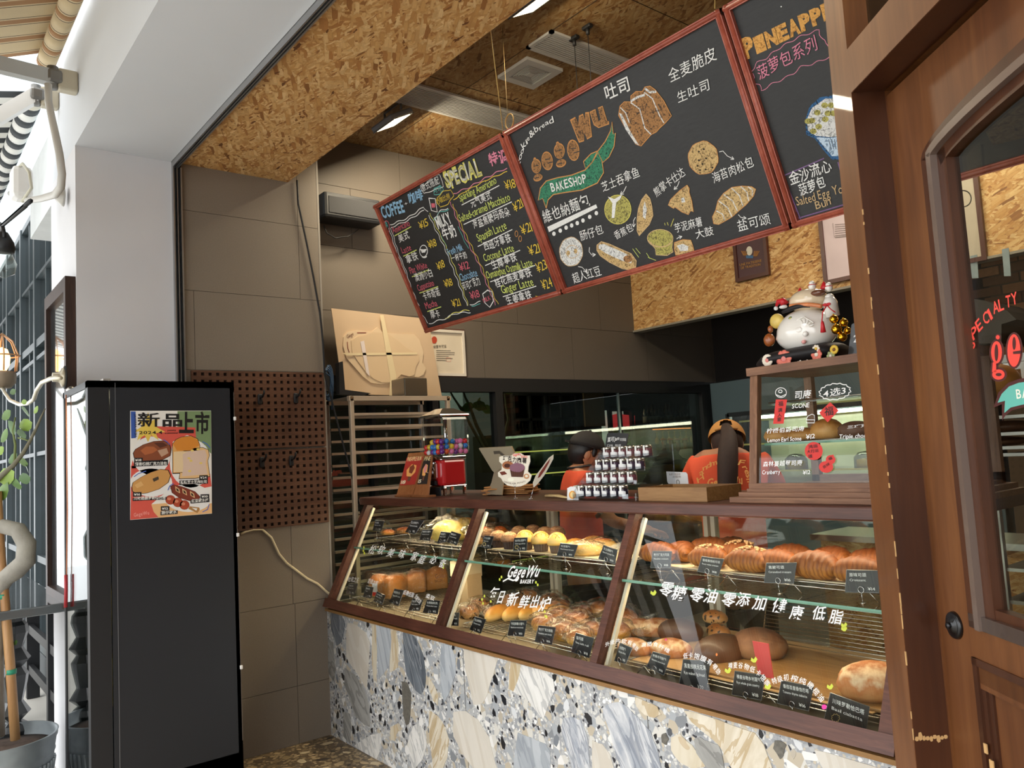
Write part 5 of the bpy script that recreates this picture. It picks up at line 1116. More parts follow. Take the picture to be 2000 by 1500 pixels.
# ================================================================ PEOPLE
SKIN=M('b07a58',.5,0,.04,20); SHIRT=M('d8502e',.8,0,.05,12,.1); SHIRTD=M('c8462c',.8,0,.05,12,.1); PANT=M('1c1c20',.8,0,.08,12,.1); HAIR=M('171210',.45,0,.2,60,.2); HAIR2=M('2a1812',.75,0,.3,80,.3); CAPB=M('1e1a18',.8,0,.08,30,.1); CAPT=M('b8803e',.75,0,.06,30,.1)
def skin(name,verts,edges,radii,mat,parent,sub=2,label=None):
    me=bpy.data.meshes.new(name); me.from_pydata(verts,edges,[]); o=bpy.data.objects.new(name,me); link(o)
    md=o.modifiers.new('s','SKIN'); md.use_smooth_shade=True
    if not me.skin_vertices: me.attributes
    lay=me.skin_vertices[0].data
    for i,r in enumerate(radii): lay[i].radius=(r if isinstance(r,tuple) else (r,r)); lay[i].use_root=(i==0)
    o.modifiers.new('u','SUBSURF').levels=sub
    bpy.context.view_layer.update(); dg=bpy.context.evaluated_depsgraph_get(); nm=bpy.data.meshes.new_from_object(o.evaluated_get(dg))
    bpy.data.objects.remove(o); nm.materials.clear(); nm.materials.append(mat); nm.polygons.foreach_set('use_smooth',[True]*len(nm.polygons))
    q=bpy.data.objects.new(name,nm); link(q); q.parent=parent
    if label: q['label']=label
    return q
def headmesh(c,ry,down,mat,parent):
    """face looks along local +Y"""
    m=MB()
    def fn(p):
        x,y,z=p
        if z<0: k=1-.30*(-z)**1.3; x*=k; y=y*(1-.12*(-z)) + .10*(-z)*(1 if y>-.2 else .3)
        if y>0:
            if abs(x)<.22 and -.35<z<.15: y+=.16*(1-abs(x)/.22)*max(0,1-abs(z+.18)/.3)
            if abs(z-.08)<.12 and .2<abs(x)<.55: y-=.06
            if abs(x)<.3 and abs(z+.48)<.08: y+=.04
        return (x,y,z)
    rot=Matrix.Rotation(ry,3,'Z')@Matrix.Rotation(down,3,'X')
    m.ell(c,(.074,.092,.112),mat,28,24,fn,True,rot)
    for s in (-1,1): m.ell(Vector(c)+rot@Vector((s*.075,-.008,-.005)),(.010,.02,.03),mat,10,8,None,True,rot)
    m.build('head',parent,world=False); 
    e=MB()
    for s in (-1,1): e.ell(Vector(c)+rot@Vector((s*.030,.083,.010)),(.012,.006,.007),M('2a1c18',.3),10,6,None,True,rot); e.ell(Vector(c)+rot@Vector((s*.030,.086,.030)),(.018,.004,.003),HAIR,8,5,None,True,rot)
    e.ell(Vector(c)+rot@Vector((0,.094,-.056)),(.022,.006,.006),M('a85a4a',.5),10,6,None,True,rot); e.build('face_features',parent,world=False)
    return rot
def figure(name,label,loc,rz,z_sh,leanf,headc,headdir,headdown,arms,cap,woman=False):
    t=thing(name,label,'person',loc,None,rz); hz=.86; lf=leanf
    P=[(0,0,hz),(0,lf*.35,hz+.22),(0,lf*.8,z_sh-.10),(0,lf,z_sh),(0,headc[1]*.6+lf*.4,(z_sh+headc[2])/2-.02),tuple(headc)]
    E=[(0,1),(1,2),(2,3),(3,4),(4,5)]; Rr=[(.15,.10),(.13,.095),(.15,.105),(.09,.07),(.052,.052),(.055,.055)]
    arm_i=[]
    for s,(el,wr) in zip((-1,1),arms):
        b=len(P); sh=(s*.165,lf*.95,z_sh-.05); P+=[sh,el,wr]; E+=[(2,b),(b,b+1),(b+1,b+2)]; Rr+=[.052,.038,.026]; arm_i.append((sh,el,wr))
        d=(Vector(wr)-Vector(el)).normalized(); u=d.cross(Vector((0,0,1))).normalized(); pc=Vector(wr)+d*.045; P.append(tuple(pc)); E.append((b+2,b+3)); Rr.append((.030,.014))
        for k,(off,ln) in enumerate(((-.030,.062),(-.011,.074),(.010,.070),(.029,.055))):
            q=len(P); P+=[tuple(pc+u*off+d*.04),tuple(pc+u*off*1.1+d*(.04+ln*.5)-Vector((0,0,.008))),tuple(pc+u*off*1.15+d*(.03+ln)-Vector((0,0,.03)))]; E+=[(b+3,q),(q,q+1),(q+1,q+2)]; Rr+=[.009,.0085,.007]
        q=len(P); th=-s*1.0; P+=[tuple(Vector(wr)+d*.03+u*th*.036),tuple(Vector(wr)+d*.065+u*th*.055)]; E+=[(b+2,q),(q,q+1)]; Rr+=[.011,.009]
    for s in (-1,1):
        b=len(P); P+=[(s*.09,0,hz-.08),(s*.10,.03,.47),(s*.10,0,.09),(s*.10,.12,.035)]; E+=[(0,b),(b,b+1),(b+1,b+2),(b+2,b+3)]; Rr+=[.085,.058,.038,.034]
    skin('body',P,E,Rr,SKIN,t)
    rot=headmesh(headc,headdir,headdown,SKIN,t)
    # shirt
    P=[(0,0,hz-.06),(0,lf*.35,hz+.22),(0,lf*.8,z_sh-.10),(0,lf,z_sh-.02)]; E=[(0,1),(1,2),(2,3)]; Rr=[(.18,.14),(.165,.13),(.185,.135),(.12,.085)]
    for sh,el,wr in arm_i:
        b=len(P); e2=Vector(sh).lerp(Vector(el),.75); P+=[tuple(Vector(sh)),tuple(e2)]; E+=[(2,b),(b,b+1)]; Rr+=[.076,.064]
    skin('shirt',P,E,Rr,SHIRT,t)
    P=[(0,0,hz-.02)];E=[];Rr=[(.16,.12)]
    for s in (-1,1):
        b=len(P); P+=[(s*.09,0,hz-.12),(s*.10,.03,.47),(s*.10,0,.10)]; E+=[(0,b),(b,b+1),(b+1,b+2)]; Rr+=[.105,.078,.062]
    skin('trousers',P,E,Rr,PANT,t)
    for s in (-1,1):
        m=MB(); m.ell((s*.10,.06,.045),(.05,.13,.045),M('d8d8d4',.6),14,8); m.v=[(x,y,max(z,0)) for x,y,z in m.v]; m.build('shoe',t,world=False)
    return t,rot
vd=Vector(ray(1150,885)); rightv=Vector((R[0][0],R[1][0],0)).normalized()
hc=ony(1152,884,3.15); rz=math.atan2(rightv.y,rightv.x)-pi/2+.12    # local +Y looks to the right of the picture
sh=ony(1128,945,3.15)
hz_=hc.z-.01; base1=Vector((sh.x,3.15,0)); fwd=Vector((-sin(rz),cos(rz),0)); ho=(Vector((hc.x,hc.y,0))-base1).dot(fwd)
t,rot=figure('person','person in a black cap, glasses and orange T-shirt looking down at work behind the case',base1,rz,1.43,.02,(0,max(.03,min(.09,ho)),hz_),0,-.28,(((-.25,.12,1.15),(-.12,.36,1.08)),((.25,.12,1.15),(.12,.36,1.08))),None)
hcl=Vector((0,max(.03,min(.09,ho)),hz_))
m=MB(); m.ell(hcl+rot@Vector((0,-.012,.012)),(.082,.100,.112),HAIR,24,16,lambda p:(p.x*(1 if p.z>-.3 else .85),min(p.y,-.02) if p.z<.05 else (min(p.y,.35) if p.z<.35 else p.y),max(p.z,-.72)),True,rot)
for s in (-1,1): m.ell(hcl+rot@Vector((s*.070,.030,.02)),(.010,.016,.030),HAIR,8,8,None,True,rot)
m.build('hair',t,world=False)
m=MB(); m.ell(hcl+rot@Vector((0,-.006,.040)),(.089,.108,.098),CAPB,28,14,lambda p:(p.x,p.y,max(p.z,0)),True,rot)
m.prism([hcl+rot@Vector((.075*sin(a),.095+.085*cos(a)*.95,.042)) for a in [(-pi/2)+pi*i/10 for i in range(11)]],rot@Vector((0,0,.006)),CAPB); m.lathe([(.01,0),(.008,.006),(0,.008)],hcl+rot@Vector((0,-.006,.136)),CAPB,8)
m.prism([hcl+rot@Vector(p) for p in ((-.02,-.115,.045),(.02,-.115,.045),(.016,-.135,.045),(-.016,-.135,.045))],rot@Vector((0,0,.012)),CAPB); m.build('cap',t,world=False)
m=MB()
for s in (-1,1):
    m.tube([hcl+rot@Vector((s*.032+.021*cos(i*pi/6),.103,.008+.018*sin(i*pi/6))) for i in range(13)],.0018,BLACK,6,False); m.tube([hcl+rot@Vector((s*.053,.101,.012)),hcl+rot@Vector((s*.078,.0,.012))],.0016,BLACK,5)
m.tube([hcl+rot@Vector((-.011,.103,.012)),hcl+rot@Vector((.011,.103,.012))],.0018,BLACK,5); m.build('glasses',t,world=False)
m=MB(); m.tube([(.083*cos(i*pi/9),.02+.068*sin(i*pi/9),1.452+.006*sin(i*pi/9)) for i in range(19)],.007,BLACK,6,False); m.build('neck_cord',t,world=False)
m=MB()
for s in (-1,1):
    a=Vector((s*.165,.02,1.38)).lerp(Vector((s*.25,.12,1.15)),.74); b=Vector((s*.165,.02,1.38)).lerp(Vector((s*.25,.12,1.15)),.80); m.cyl(a,b,.060,BLACK,n=16)
m.build('sleeve_band',t,world=False)
# second person, seen from behind
hc=ony(1433,868,3.42); b2_=Vector((ony(1428,960,3.42).x,3.42,0)); vw=Vector((b2_.x,b2_.y,0)).normalized(); rz2=math.atan2(vw.y,vw.x)-pi/2
t2,rot2=figure('person','person with a long ponytail and tan cap bending over, orange lettered T-shirt from behind',b2_-vw*.05,rz2,1.475,.16,(0.0,.26,1.535),0,-.45,(((-.27,.25,1.2),(-.15,.45,1.12)),((.27,.25,1.2),(.15,.45,1.12))),None,True)
h2=Vector((0,.26,1.535)); m=MB(); m.ell(h2+rot2@Vector((0,-.012,.005)),(.084,.100,.112),HAIR2,24,16,lambda p:(p.x,min(p.y,.5) if p.z<.2 else p.y,max(p.z,-.85)),True,rot2); m.build('hair',t2,world=False)
m=MB(); pts=[h2+rot2@Vector((0,-.095,.045)),Vector((.01,.08,1.575)),Vector((.005,.0,1.53)),Vector((-.005,-.055,1.45)),Vector((-.012,-.085,1.36)),Vector((-.02,-.10,1.27)),Vector((-.02,-.11,1.19))]
m.tube(pts,[.03,.040,.048,.052,.050,.045,.028],HAIR2,18); m.v=[(x,y if True else y,z) for x,y,z in m.v]
m.build('ponytail',t2,world=False)
m=MB()
def capf(p):
    return (p.x,p.y,max(p.z,0))
vs=[];fs=[];NU=36;NV=12
for j in range(NV+1):
    ph=pi/2*j/NV
    for i in range(NU):
        th=2*pi*i/NU; vs.append(h2+rot2@Vector((.099*cos(ph)*cos(th),-.004+.118*cos(ph)*sin(th),.028+.104*sin(ph))))
for j in range(NV):
    for i in range(NU):
        th=2*pi*(i+.5)/NU
        if 2<=j<=5 and abs(th-1.5*pi)<.42*(1-(j-2)/5.5): continue
        fs.append((j*NU+i,j*NU+(i+1)%NU,(j+1)*NU+(i+1)%NU,(j+1)*NU+i))
m.add(vs,fs,CAPT,True); m.prism([h2+rot2@Vector((.078*sin(a),.095+.085*cos(a),.032)) for a in [(-pi/2)+pi*i/10 for i in range(11)]],rot2@Vector((0,0,.006)),CAPT)
m.tube([h2+rot2@Vector((.101*sin(a),-.004-.120*cos(a),.034)) for a in [-.6+1.2*i/8 for i in range(9)]],.006,M('a8763a',.7),6); m.build('cap',t2,world=False)
for TT_,WX in ((t2,0),):
    m=MB(); O=b2_-vw*.05; fw=Vector((vw.x,vw.y,0)); rt=Vector((vw.y,-vw.x,0))
    pl=PL(O-fw*.118+Vector((0,0,1.2)),rt,(fw.x*.12,fw.y*.12,1)); kz5=zoom(1300,780,6.818); CRL=M('f0b060',.8,0,0)
    for ch,a,b in zip('Handm',((430,1120),(455,1020),(495,955),(545,920),(600,890)),((520,1060),(515,985),(560,930),(610,895),(690,865))): m.text(pl,ch,kz5(*a),kz5(*b),10,CRL,.004,.01,.02,.2)
    for ch,a,b in zip('Fresh',((960,870),(1015,900),(1045,940),(1065,1000),(1075,1060)),((1040,880),(1045,945),(1065,1000),(1085,1050),(1095,1110))): m.text(pl,ch,kz5(*a),kz5(*b),11,CRL,.004,.01,.02,.2)
    m.text(pl,'Ge',kz5(550,1160),kz5(690,1150),15,CRL,.004,.02,.02,.3); m.text(pl,'Wu',kz5(870,1160),kz5(1025,1130),17,CRL,.004,.02,.02,.3); m.text(pl,'KERY',kz5(850,1200),kz5(985,1195),5,CRL,.004,.02)
    o=m.build('shirt_lettering',None); o.parent=TT_; o.matrix_parent_inverse=(Matrix.Translation(TT_.location)@Matrix.Rotation(rz2,4,'Z')).inverted()
# ================================================================ CHALKBOARDS
BL0=ony(832,650,2.6); YT=2.30; ZTT=3.05
CP=PL((0,2.6,BL0.z),(1,0,0),(0,-.325,.745))
cW=chalk('chalk_white','f4f4f0'); cY=chalk('chalk_yellow','e8e070'); cY2=chalk('chalk_gold','e8c84a'); cP=chalk('chalk_pink','e890a8'); cR=chalk('chalk_red','d86a78'); cB=chalk('chalk_blue','9ac8e8'); cT=chalk('chalk_teal','6ac0b8'); cG=chalk('chalk_lime','dce87a'); cO=chalk('chalk_orange','d89a5a'); cV=chalk('chalk_violet','8a6a9a'); cN=chalk('chalk_tan','d8b888')
fBr=chfill('chalk_fill_brown','a87a4c','4a3a2c'); fGr=chfill('chalk_fill_green','3f8a68','24403a'); fYe=chfill('chalk_fill_olive','b8b060','5a5434'); fWh=chfill('chalk_fill_white','e4e4e0','8a8a86'); fTa=chfill('chalk_fill_tan','d0b078','7a6240'); fBl=chfill('chalk_fill_blue','3a6a9a','22303c'); fOc=chfill('chalk_fill_ochre','e0a85a','a8743a'); fPb=chfill('chalk_fill_paleblue','c8dcec','7088a0')
bx=[-4.040,-2.797,-1.556,-.326]; HB=CP.at((832,650))[1]; HT=(Vector((0,2.3-2.6,.745)).length)+.005
labs=['chalkboard menu of coffees and milk drinks with prices, leftmost of three','middle chalkboard with bakeshop ribbon and drawings of breads','right chalkboard about pineapple buns, partly hidden by the door frame']
brd=[]
for i in range(3):
    a,b=bx[i]+.006,bx[i+1]-.006; t=thing('chalkboard',labs[i],'chalkboard',CP.w((a+b)/2,0),'chalkboards hanging over the counter')
    m=MB(); m.prism([CP.w(a,0),CP.w(b,0),CP.w(b,HT),CP.w(a,HT)],-CP.n*.012,BOARD); m.build('panel',t)
    w_=.024
    for p,q in (((a,0),(b,0)),((a,HT),(b,HT)),((a,0),(a,HT)),((b,0),(b,HT))):
        s_=1 if p[1]==q[1]==0 or p[0]==q[0]==a else -1; dx=(0,w_/2*s_) if p[1]==q[1] else (w_/2*s_,0)
        A=CP.w(p[0]+dx[0],p[1]+dx[1],.004); B=CP.w(q[0]+dx[0],q[1]+dx[1],.004)
        m=MB(); m.bar(A,B,w_ if p[1]==q[1] else .024,.024 if p[1]==q[1] else w_,CP.n if p[1]!=q[1] else CP.v,W_FRAME)
        r=MB(); r.tube([A+CP.n*.008,B+CP.n*.008],.009,W_FRAME,10); m.add(r.v,r.f,W_FRAME,True); m.build('frame_rail',t)
    brd.append(t)
A=zoom(700,250,5); Bz=zoom(700,400,5)
m=MB()
def T(z,st,a,b,h,c,wt=.0,jit=.05,sl=.1,s=5): m.text(CP,st,z(*a),z(*b),h/s,c,.0032,wt,jit,sl)
T(A,'COFFEE',(245,885),(462,820),105,cB,.03); T(A,'咖啡',(505,750),(645,700),100,cB,.02); T(A,'+',(455,755),(490,745),30,cW); T(A,'意式搭配',(630,625),(800,545),70,cW); T(A,'可可',(745,640),(820,610),45,cT); T(A,'奶咖比例',(770,750),(905,690),55,cY2)
T(A,'SPECIAL',(870,590),(1215,450),150,cY,.05); T(A,'SPECIAL',(876,582),(1209,447),135,cW,.02); T(A,'特调',(1295,385),(1475,315),120,cP,.02)
for st,cn,pr,z,e in (('Americano','美式','¥15',A,((345,1030),(510,950),(355,1053),(517,963),(405,1120),(508,1080),(605,985),(692,950))),('Latte','拿铁','¥18',A,((435,1228),(525,1192),(440,1252),(570,1190),(480,1325),(592,1285),(695,1180),(775,1150))),
 ('Flat White','澳洲小白','¥18',A,((515,1425),(680,1360),(525,1453),(690,1382),(565,1500),(738,1450),(780,1385),(855,1355))),('Cappuccino','卡布奇诺','¥18',Bz,((590,840),(748,785),(598,862),(780,797),(645,932),(808,880),(852,808),(932,780))),('Mocha','摩卡','¥21',Bz,((668,1020),(780,985),(675,1042),(810,995),(720,1115),(808,1095),(930,1005),(1008,980)))):
    T(z,st,e[0],e[1],58,cR); m.line(CP,[z(*e[2]),z(*e[3])],1.2,cG); T(z,cn,e[4],e[5],72,cW,.005); T(z,pr,e[6],e[7],68,cY2)
T(A,'MILKY',(785,985),(920,915),105,cW,.03); T(A,'牛奶',(845,1100),(970,1050),110,cW,.02); T(A,'Fresh Milk',(885,1245),(1032,1190),65,cB); T(A,'一杯牛奶',(922,1308),(1070,1265),62,cW,.005); T(A,'¥12',(1000,1400),(1095,1365),70,cR)
T(Bz,'Chocolate',(1005,745),(1172,690),68,cB); T(Bz,'可可巧克力',(1035,838),(1202,780),75,cW,.005); T(Bz,'¥18',(1105,925),(1195,895),68,cR)
for st,cn,pr,z,e,h in (('Sparkling Americano','元气美式','¥18',A,((1000,718),(1358,540),(1010,752),(1378,560),(1110,778),(1312,695),(1445,605),(1548,570)),70),('Salted-caramel Macchiato','海盐焦糖玛奇朵','¥21',A,((1000,918),(1492,700),(1030,942),(1500,720),(1135,988),(1492,850),(1530,820),(1622,765)),70),
 ('Spanish Latte','西班牙拿铁','¥21',A,((1175,1108),(1458,985),(1168,1157),(1505,990),(1240,1202),(1502,1110),(1605,1045),(1708,1000)),75),('Coconut Latte','生椰拿铁','¥21',A,((1240,1308),(1530,1200),(1240,1343),(1580,1193),(1315,1385),(1558,1290),(1680,1250),(1788,1215)),72),
 ('Osmanthus Oatmilk Latte','桂花燕麦拿铁','¥23',Bz,((1265,725),(1712,592),(1290,752),(1728,590),(1350,808),(1702,695),(1755,660),(1858,620)),68),('Ginger Latte','生姜拿铁','¥24',Bz,((1410,868),(1718,780),(1412,897),(1738,793),(1460,980),(1705,915),(1810,832),(1908,800)),75)):
    T(z,st,e[0],e[1],h,cG); m.line(CP,[z(*e[2]),z(*e[3])],1.3,cW); T(z,cn,e[4],e[5],80,cW,.006); T(z,pr,e[6],e[7],88,cY2)
def wavy(z,pts,w,c,amp=7,n=10):
    out=[]
    for (a,b) in zip(pts[:-1],pts[1:]):
        d=Vector((b[0]-a[0],b[1]-a[1])); k=max(2,int(d.length/14)); nn=Vector((-d.y,d.x)).normalized()
        for i in range(k): q=Vector(a)+d*i/k+nn*amp*sin(len(out)*.75); out.append(z(q.x,q.y))
    m.line(CP,out,w,c)
wavy(A,[(310,945),(480,880),(640,770),(690,830)],1.0,cW); wavy(A,[(320,970),(490,900),(655,795)],1.0,cW); wavy(A,[(300,975),(370,1200),(440,1360),(500,1560),(580,1760),(690,1915)],1.0,cW,4); wavy(A,[(318,975),(390,1210),(458,1370),(520,1565),(600,1750)],1.0,cW,4)
wavy(A,[(700,830),(760,960),(860,1160),(960,1400),(1080,1745)],1.1,cY,5); wavy(A,[(690,850),(745,970),(840,1160),(935,1400),(1070,1750)],1.1,cW,5); wavy(A,[(730,900),(800,820),(900,790)],1.1,cT,7); wavy(A,[(740,880),(810,805),(890,775)],1.1,cW,7)
wavy(Bz,[(690,1160),(850,1110),(950,1060),(1110,1045)],1.0,cW,8); wavy(Bz,[(850,1110),(960,1045),(1100,1025)],1.1,cY,8); wavy(Bz,[(1090,975),(1150,960),(1210,940)],1,cW,8); wavy(Bz,[(1105,990),(1160,975),(1210,965)],1,cT,5)
wavy(A,[(930,640),(1060,590),(1240,490),(1400,410),(1470,395)],1.1,cP,8); wavy(A,[(930,700),(1060,610),(1250,510),(1340,470),(1470,420)],1.1,cY2,5)
wavy(A,[(900,720),(960,880),(1060,1100),(1180,1330),(1270,1560),(1350,1740)],1.1,cP,6); wavy(A,[(925,740),(985,900),(1085,1110),(1200,1340),(1290,1560),(1372,1735)],1.1,cY2,6); wavy(A,[(1510,390),(1570,560),(1640,720),(1730,950),(1830,1200),(1900,1430),(1945,1590)],1.1,cP,6); wavy(A,[(1650,740),(1750,960),(1850,1200),(1890,1330)],1.1,cY2,5)
wavy(A,[(975,960),(1040,1110),(1085,1190)],1,cT,2); wavy(A,[(810,1050),(870,1170)],1,cT,2); wavy(Bz,[(1730,890),(1830,880),(1930,845)],1.1,cY2,6)
m.disc(CP,A(638,1200),8.3,12,cW); m.disc(CP,A(638,1200),7,10.5,BOARD,.0022)
for q in (0,1,2): m.line(CP,[A(605+q*8,1185+q*14),A(638,1215+q*10-25),A(668-q*6,1185+q*12)],1.6,cW,.0025)
m.disc(CP,A(645,1255),5,3,cW)
m.line(CP,[A(*p) for p in ((690,685),(752,690),(772,820),(715,805),(690,685))],1.6,cW); m.poly(CP,[A(*p) for p in ((712,735),(748,735),(752,775),(718,778))],cR)
for p in ((1545,1032),(1582,1080)): m.line(CP,[A(p[0]+14*cos(i*pi/6),p[1]+28*sin(i*pi/6)) for i in range(13)],1,cO)
m.line(CP,[Bz(*p) for p in ((1215,870),(1240,960),(1285,1000),(1320,940),(1305,845),(1260,835),(1215,870))],1.5,cW); m.line(CP,[Bz(1240,850),Bz(1265,830),Bz(1290,850)],1.4,cW); T(Bz,'MILK',(1230,955),(1300,920),40,cR)
m.line(CP,[A(275+30*cos(i*pi/8),970+65*sin(i*pi/8)) for i in range(17)],1,cR); T(A,'经典',(255,985),(298,970),55,cT)
for pts,c in ((((605,540),(640,560),(690,520),(730,470),(790,455),(825,520),(830,570),(760,600),(640,640),(620,600),(605,540)),cW),(((770,680),(830,620),(905,600),(930,660),(880,740),(800,775),(775,730),(770,680)),cY2),(((740,590),(800,560),(830,600),(800,650),(745,650),(740,590)),cT)): wavy(A,list(pts),1,c,4)
m.build('chalk_drawing',brd[0])
# middle board
m=MB(); Cz=zoom(980,200,3.947); D=zoom(1200,200,4.1667); Ez=zoom(900,0,4); Fz=zoom(1160,0,3.846)
def T(z,st,a,b,h,c,wt=.0,jit=.04,sl=.1,s=4): m.text(CP,st,z(*a),z(*b),h/s,c,.0032,wt,jit,sl)
for ch,a,b in zip('cookie&bread',((135,490),(148,450),(160,405),(172,365),(195,325),(205,300),(225,275),(262,235),(298,218),(318,200),(340,180),(372,170)),((152,455),(165,405),(178,368),(195,325),(208,310),(222,285),(262,235),(292,215),(318,200),(338,182),(370,165),(408,150))): T(Cz,ch,a,b,38 if ch not in 'kdb&' else 50,cW,.005)
for ch,cx,cy,w_,h,sx in (('g',272,520,85,185,0),('e',352,450,88,150,0),('g',450,405,95,200,0),('e',553,368,95,170,0),('W',625,195,150,210,0),('u',752,115,120,150,0)):
    for rr,mt,l in ((1,cO,.0015),(.90,fBr,.002)):
        a_=-.30
        def rp(x,y): return Cz(cx+(x*cos(a_)-y*sin(a_))*rr*w_/2,cy+(x*sin(a_)*w_+y*cos(a_)*h)*rr/2)
        if ch in 'ge':
            bl=[(cos(2*pi*i/18),sin(2*pi*i/18)) for i in range(18)]
            if ch=='g':
                m.poly(CP,[rp(.9*x,.62*y-.33) for x,y in bl],mt,l); m.poly(CP,[rp(.85*x,.30*y+.68) for x,y in bl],mt,l); m.poly(CP,[rp(.25*x-.1,.15*y-.95) for x,y in bl],mt,l+.0001)
            else: m.poly(CP,[rp(x,y) for x,y in bl],mt,l)
        elif ch=='W': m.poly(CP,[rp(*p) for p in ((-1.1,-.85),(-.5,-.95),(-.35,-.3),(-.1,-.95),(.35,-1.),(.4,-.3),(.6,-1.05),(1.0,-1.0),(.75,.85),(.2,.95),(.05,.3),(-.15,1.0),(-.7,1.0))],mt,l)
        else: m.poly(CP,[rp(*p) for p in ((-1.0,-.85),(-.2,-.95),(-.2,.35),(.15,.35),(.15,-1.0),(.8,-1.05),(.9,.6),(1.1,.7),(1.05,1.0),(-.4,1.05),(-.9,.6))],mt,l)
    for (x0,y0,x1,y1) in {'g':[(-.25,-.35,.3,-.4),(-.4,.7,.4,.62)],'e':[(-.3,-.15,.5,-.2),(.1,.25,1.0,.1)],'W':[],'u':[]}[ch]: m.line(CP,[Cz(cx+x0*w_/2,cy+y0*h/2),Cz(cx+x1*w_/2,cy+y1*h/2)],1.6,BOARD,.0025)
r1=[(345,815),(318,740),(283,755),(300,660),(345,605),(430,580),(540,560),(645,520),(700,460),(740,375),(775,450),(788,540),(740,620),(620,675),(480,695),(400,710),(360,750)]
r2=[(632,455),(690,395),(745,372),(800,300),(840,220),(852,148),(862,245),(880,235),(868,340),(830,420),(782,462),(745,385),(700,460),(648,512)]
for rb_ in (r2,r1): m.poly(CP,[Cz(*p) for p in rb_],fGr,.0018 if rb_ is r2 else .002); m.line(CP,[Cz(*p) for p in rb_],1.5,cO,.0023,True)
for i,ch in enumerate('BAKESHOP'):
    x=390+i*34.5; y=690-i*8-.16*i*i*1.2; T(Cz,ch,(x,y),(x+30,y-9),68,cW,.012)
T(Cz,'維也納麵包',(335,940),(690,800),95,cW,.003); m.poly(CP,[Cz(*p) for p in ((352,960),(728,785),(738,812),(365,1000))],cW); 
for p in ((403,1012),(452,988),(497,965),(540,948),(583,930),(627,910),(679,882),(730,853)): m.disc(CP,Cz(*p),3.4,4.2,cW)
T(Cz,'芝士吞拿鱼',(785,692),(1072,570),78,cW); T(Cz,'肠仔包',(615,1072),(792,1005),72,cW); T(Cz,'超人红豆',(562,1398),(778,1330),75,cW); T(Cz,'香蕉包',(885,1062),(1022,985),62,cW)
def arrow(z,pts):
    m.line(CP,[z(*p) for p in pts],1.2,cW); a,b=Vector(pts[-2]),Vector(pts[-1]); d=(a-b).normalized()*28
    for s in (.5,-.5): q=b+Matrix.Rotation(s,2)@d; m.line(CP,[z(*b),z(q.x,q.y)],1.2,cW)
arrow(Cz,[(962,645),(940,690),(915,710)]); arrow(Cz,[(590,1265),(620,1270),(640,1290),(655,1310)]); arrow(Cz,[(678,1115),(675,1150),(695,1175),(725,1172)]); arrow(Cz,[(1032,885),(1018,910),(1018,960)]); arrow(D,[(855,402),(885,395),(920,435),(975,462)]); arrow(D,[(1010,912),(1030,935),(1075,942)]); arrow(D,[(530,640),(515,680),(487,708)]); arrow(D,[(508,1110),(525,1098),(552,1090)])
def dr(z,pts,fill,out,lw=1.2,l=.0018): m.poly(CP,[z(*p) for p in pts],fill,l); m.line(CP,[z(*p) for p in pts],lw,out,l+.0004,True)
def el(cx,cy,rx,ry,n=24,w=0): return [(cx+rx*cos(2*pi*i/n)*(1+w*sin(i*2.1)),cy+ry*sin(2*pi*i/n)*(1+w*cos(i*1.7))) for i in range(n)]
dr(Cz,el(897,825,102,112),fYe,cY); m.poly(CP,[Cz(*p) for p in ((820,725),(870,745),(930,710),(915,745),(885,770),(870,890),(850,890),(855,775))],cW,.0023)
dr(Cz,[(1115,705),(1145,740),(1160,800),(1168,870),(1140,940),(1060,1028),(1045,990),(1045,900),(1055,820),(1080,750)],fTa,cN); m.poly(CP,[Cz(*p) for p in ((1105,760),(1120,820),(1110,900),(1090,880),(1092,810))],fWh,.0023)
dr(Cz,el(537,1150,90,112,24,.02),fWh,cN); m.line(CP,[Cz(*p) for p in el(545,1150,50,50,16)],1,cN,.0024); m.disc(CP,Cz(515,1160),3.5,5,fTa,.0024); m.disc(CP,Cz(572,1145),3.5,5,fTa,.0024)
dr(Cz,[(735,1100),(770,1072),(830,1090),(920,1130),(1000,1165),(1040,1220),(1035,1270),(1000,1292),(930,1280),(830,1230),(760,1180),(735,1140)],fTa,cN); m.poly(CP,[Cz(*p) for p in ((750,1095),(790,1090),(930,1150),(1010,1195),(1000,1240),(930,1220),(800,1160),(750,1125))],fWh,.0023); m.disc(CP,Cz(975,1205),9,7,fBr,.0026)
for p in ((830,1110),(865,1128),(900,1145)): m.line(CP,[Cz(p[0],p[1]),Cz(p[0]-18,p[1]+55)],1,cW,.0028)
T(D,'熊掌卡仕达',(345,775),(585,590),72,cW); T(D,'芋泥麻薯',(500,1065),(725,1000),72,cW); T(D,'大鼓',(668,1112),(815,1075),70,cW); T(D,'海苔肉松包',(812,662),(1142,520),82,cW); T(D,'盐可颂',(1015,1058),(1280,985),88,cW)
dr(D,el(725,450,122,135,24,.03),fTa,cO); 
for p in ((690,400),(730,380),(750,455),(690,470),(720,500),(700,550),(745,545),(680,515),(800,530)): m.disc(CP,D(*p),2.2,1.8,M('3a3020',.9),.0024)
dr(D,[(595,672),(612,700),(610,730),(632,800),(645,890),(622,880),(605,912),(550,890),(495,850),(485,862),(440,835),(460,790),(530,720)],fTa,cO); m.poly(CP,[D(*p) for p in ((545,780),(570,770),(580,810),(550,815))],fWh,.0023)
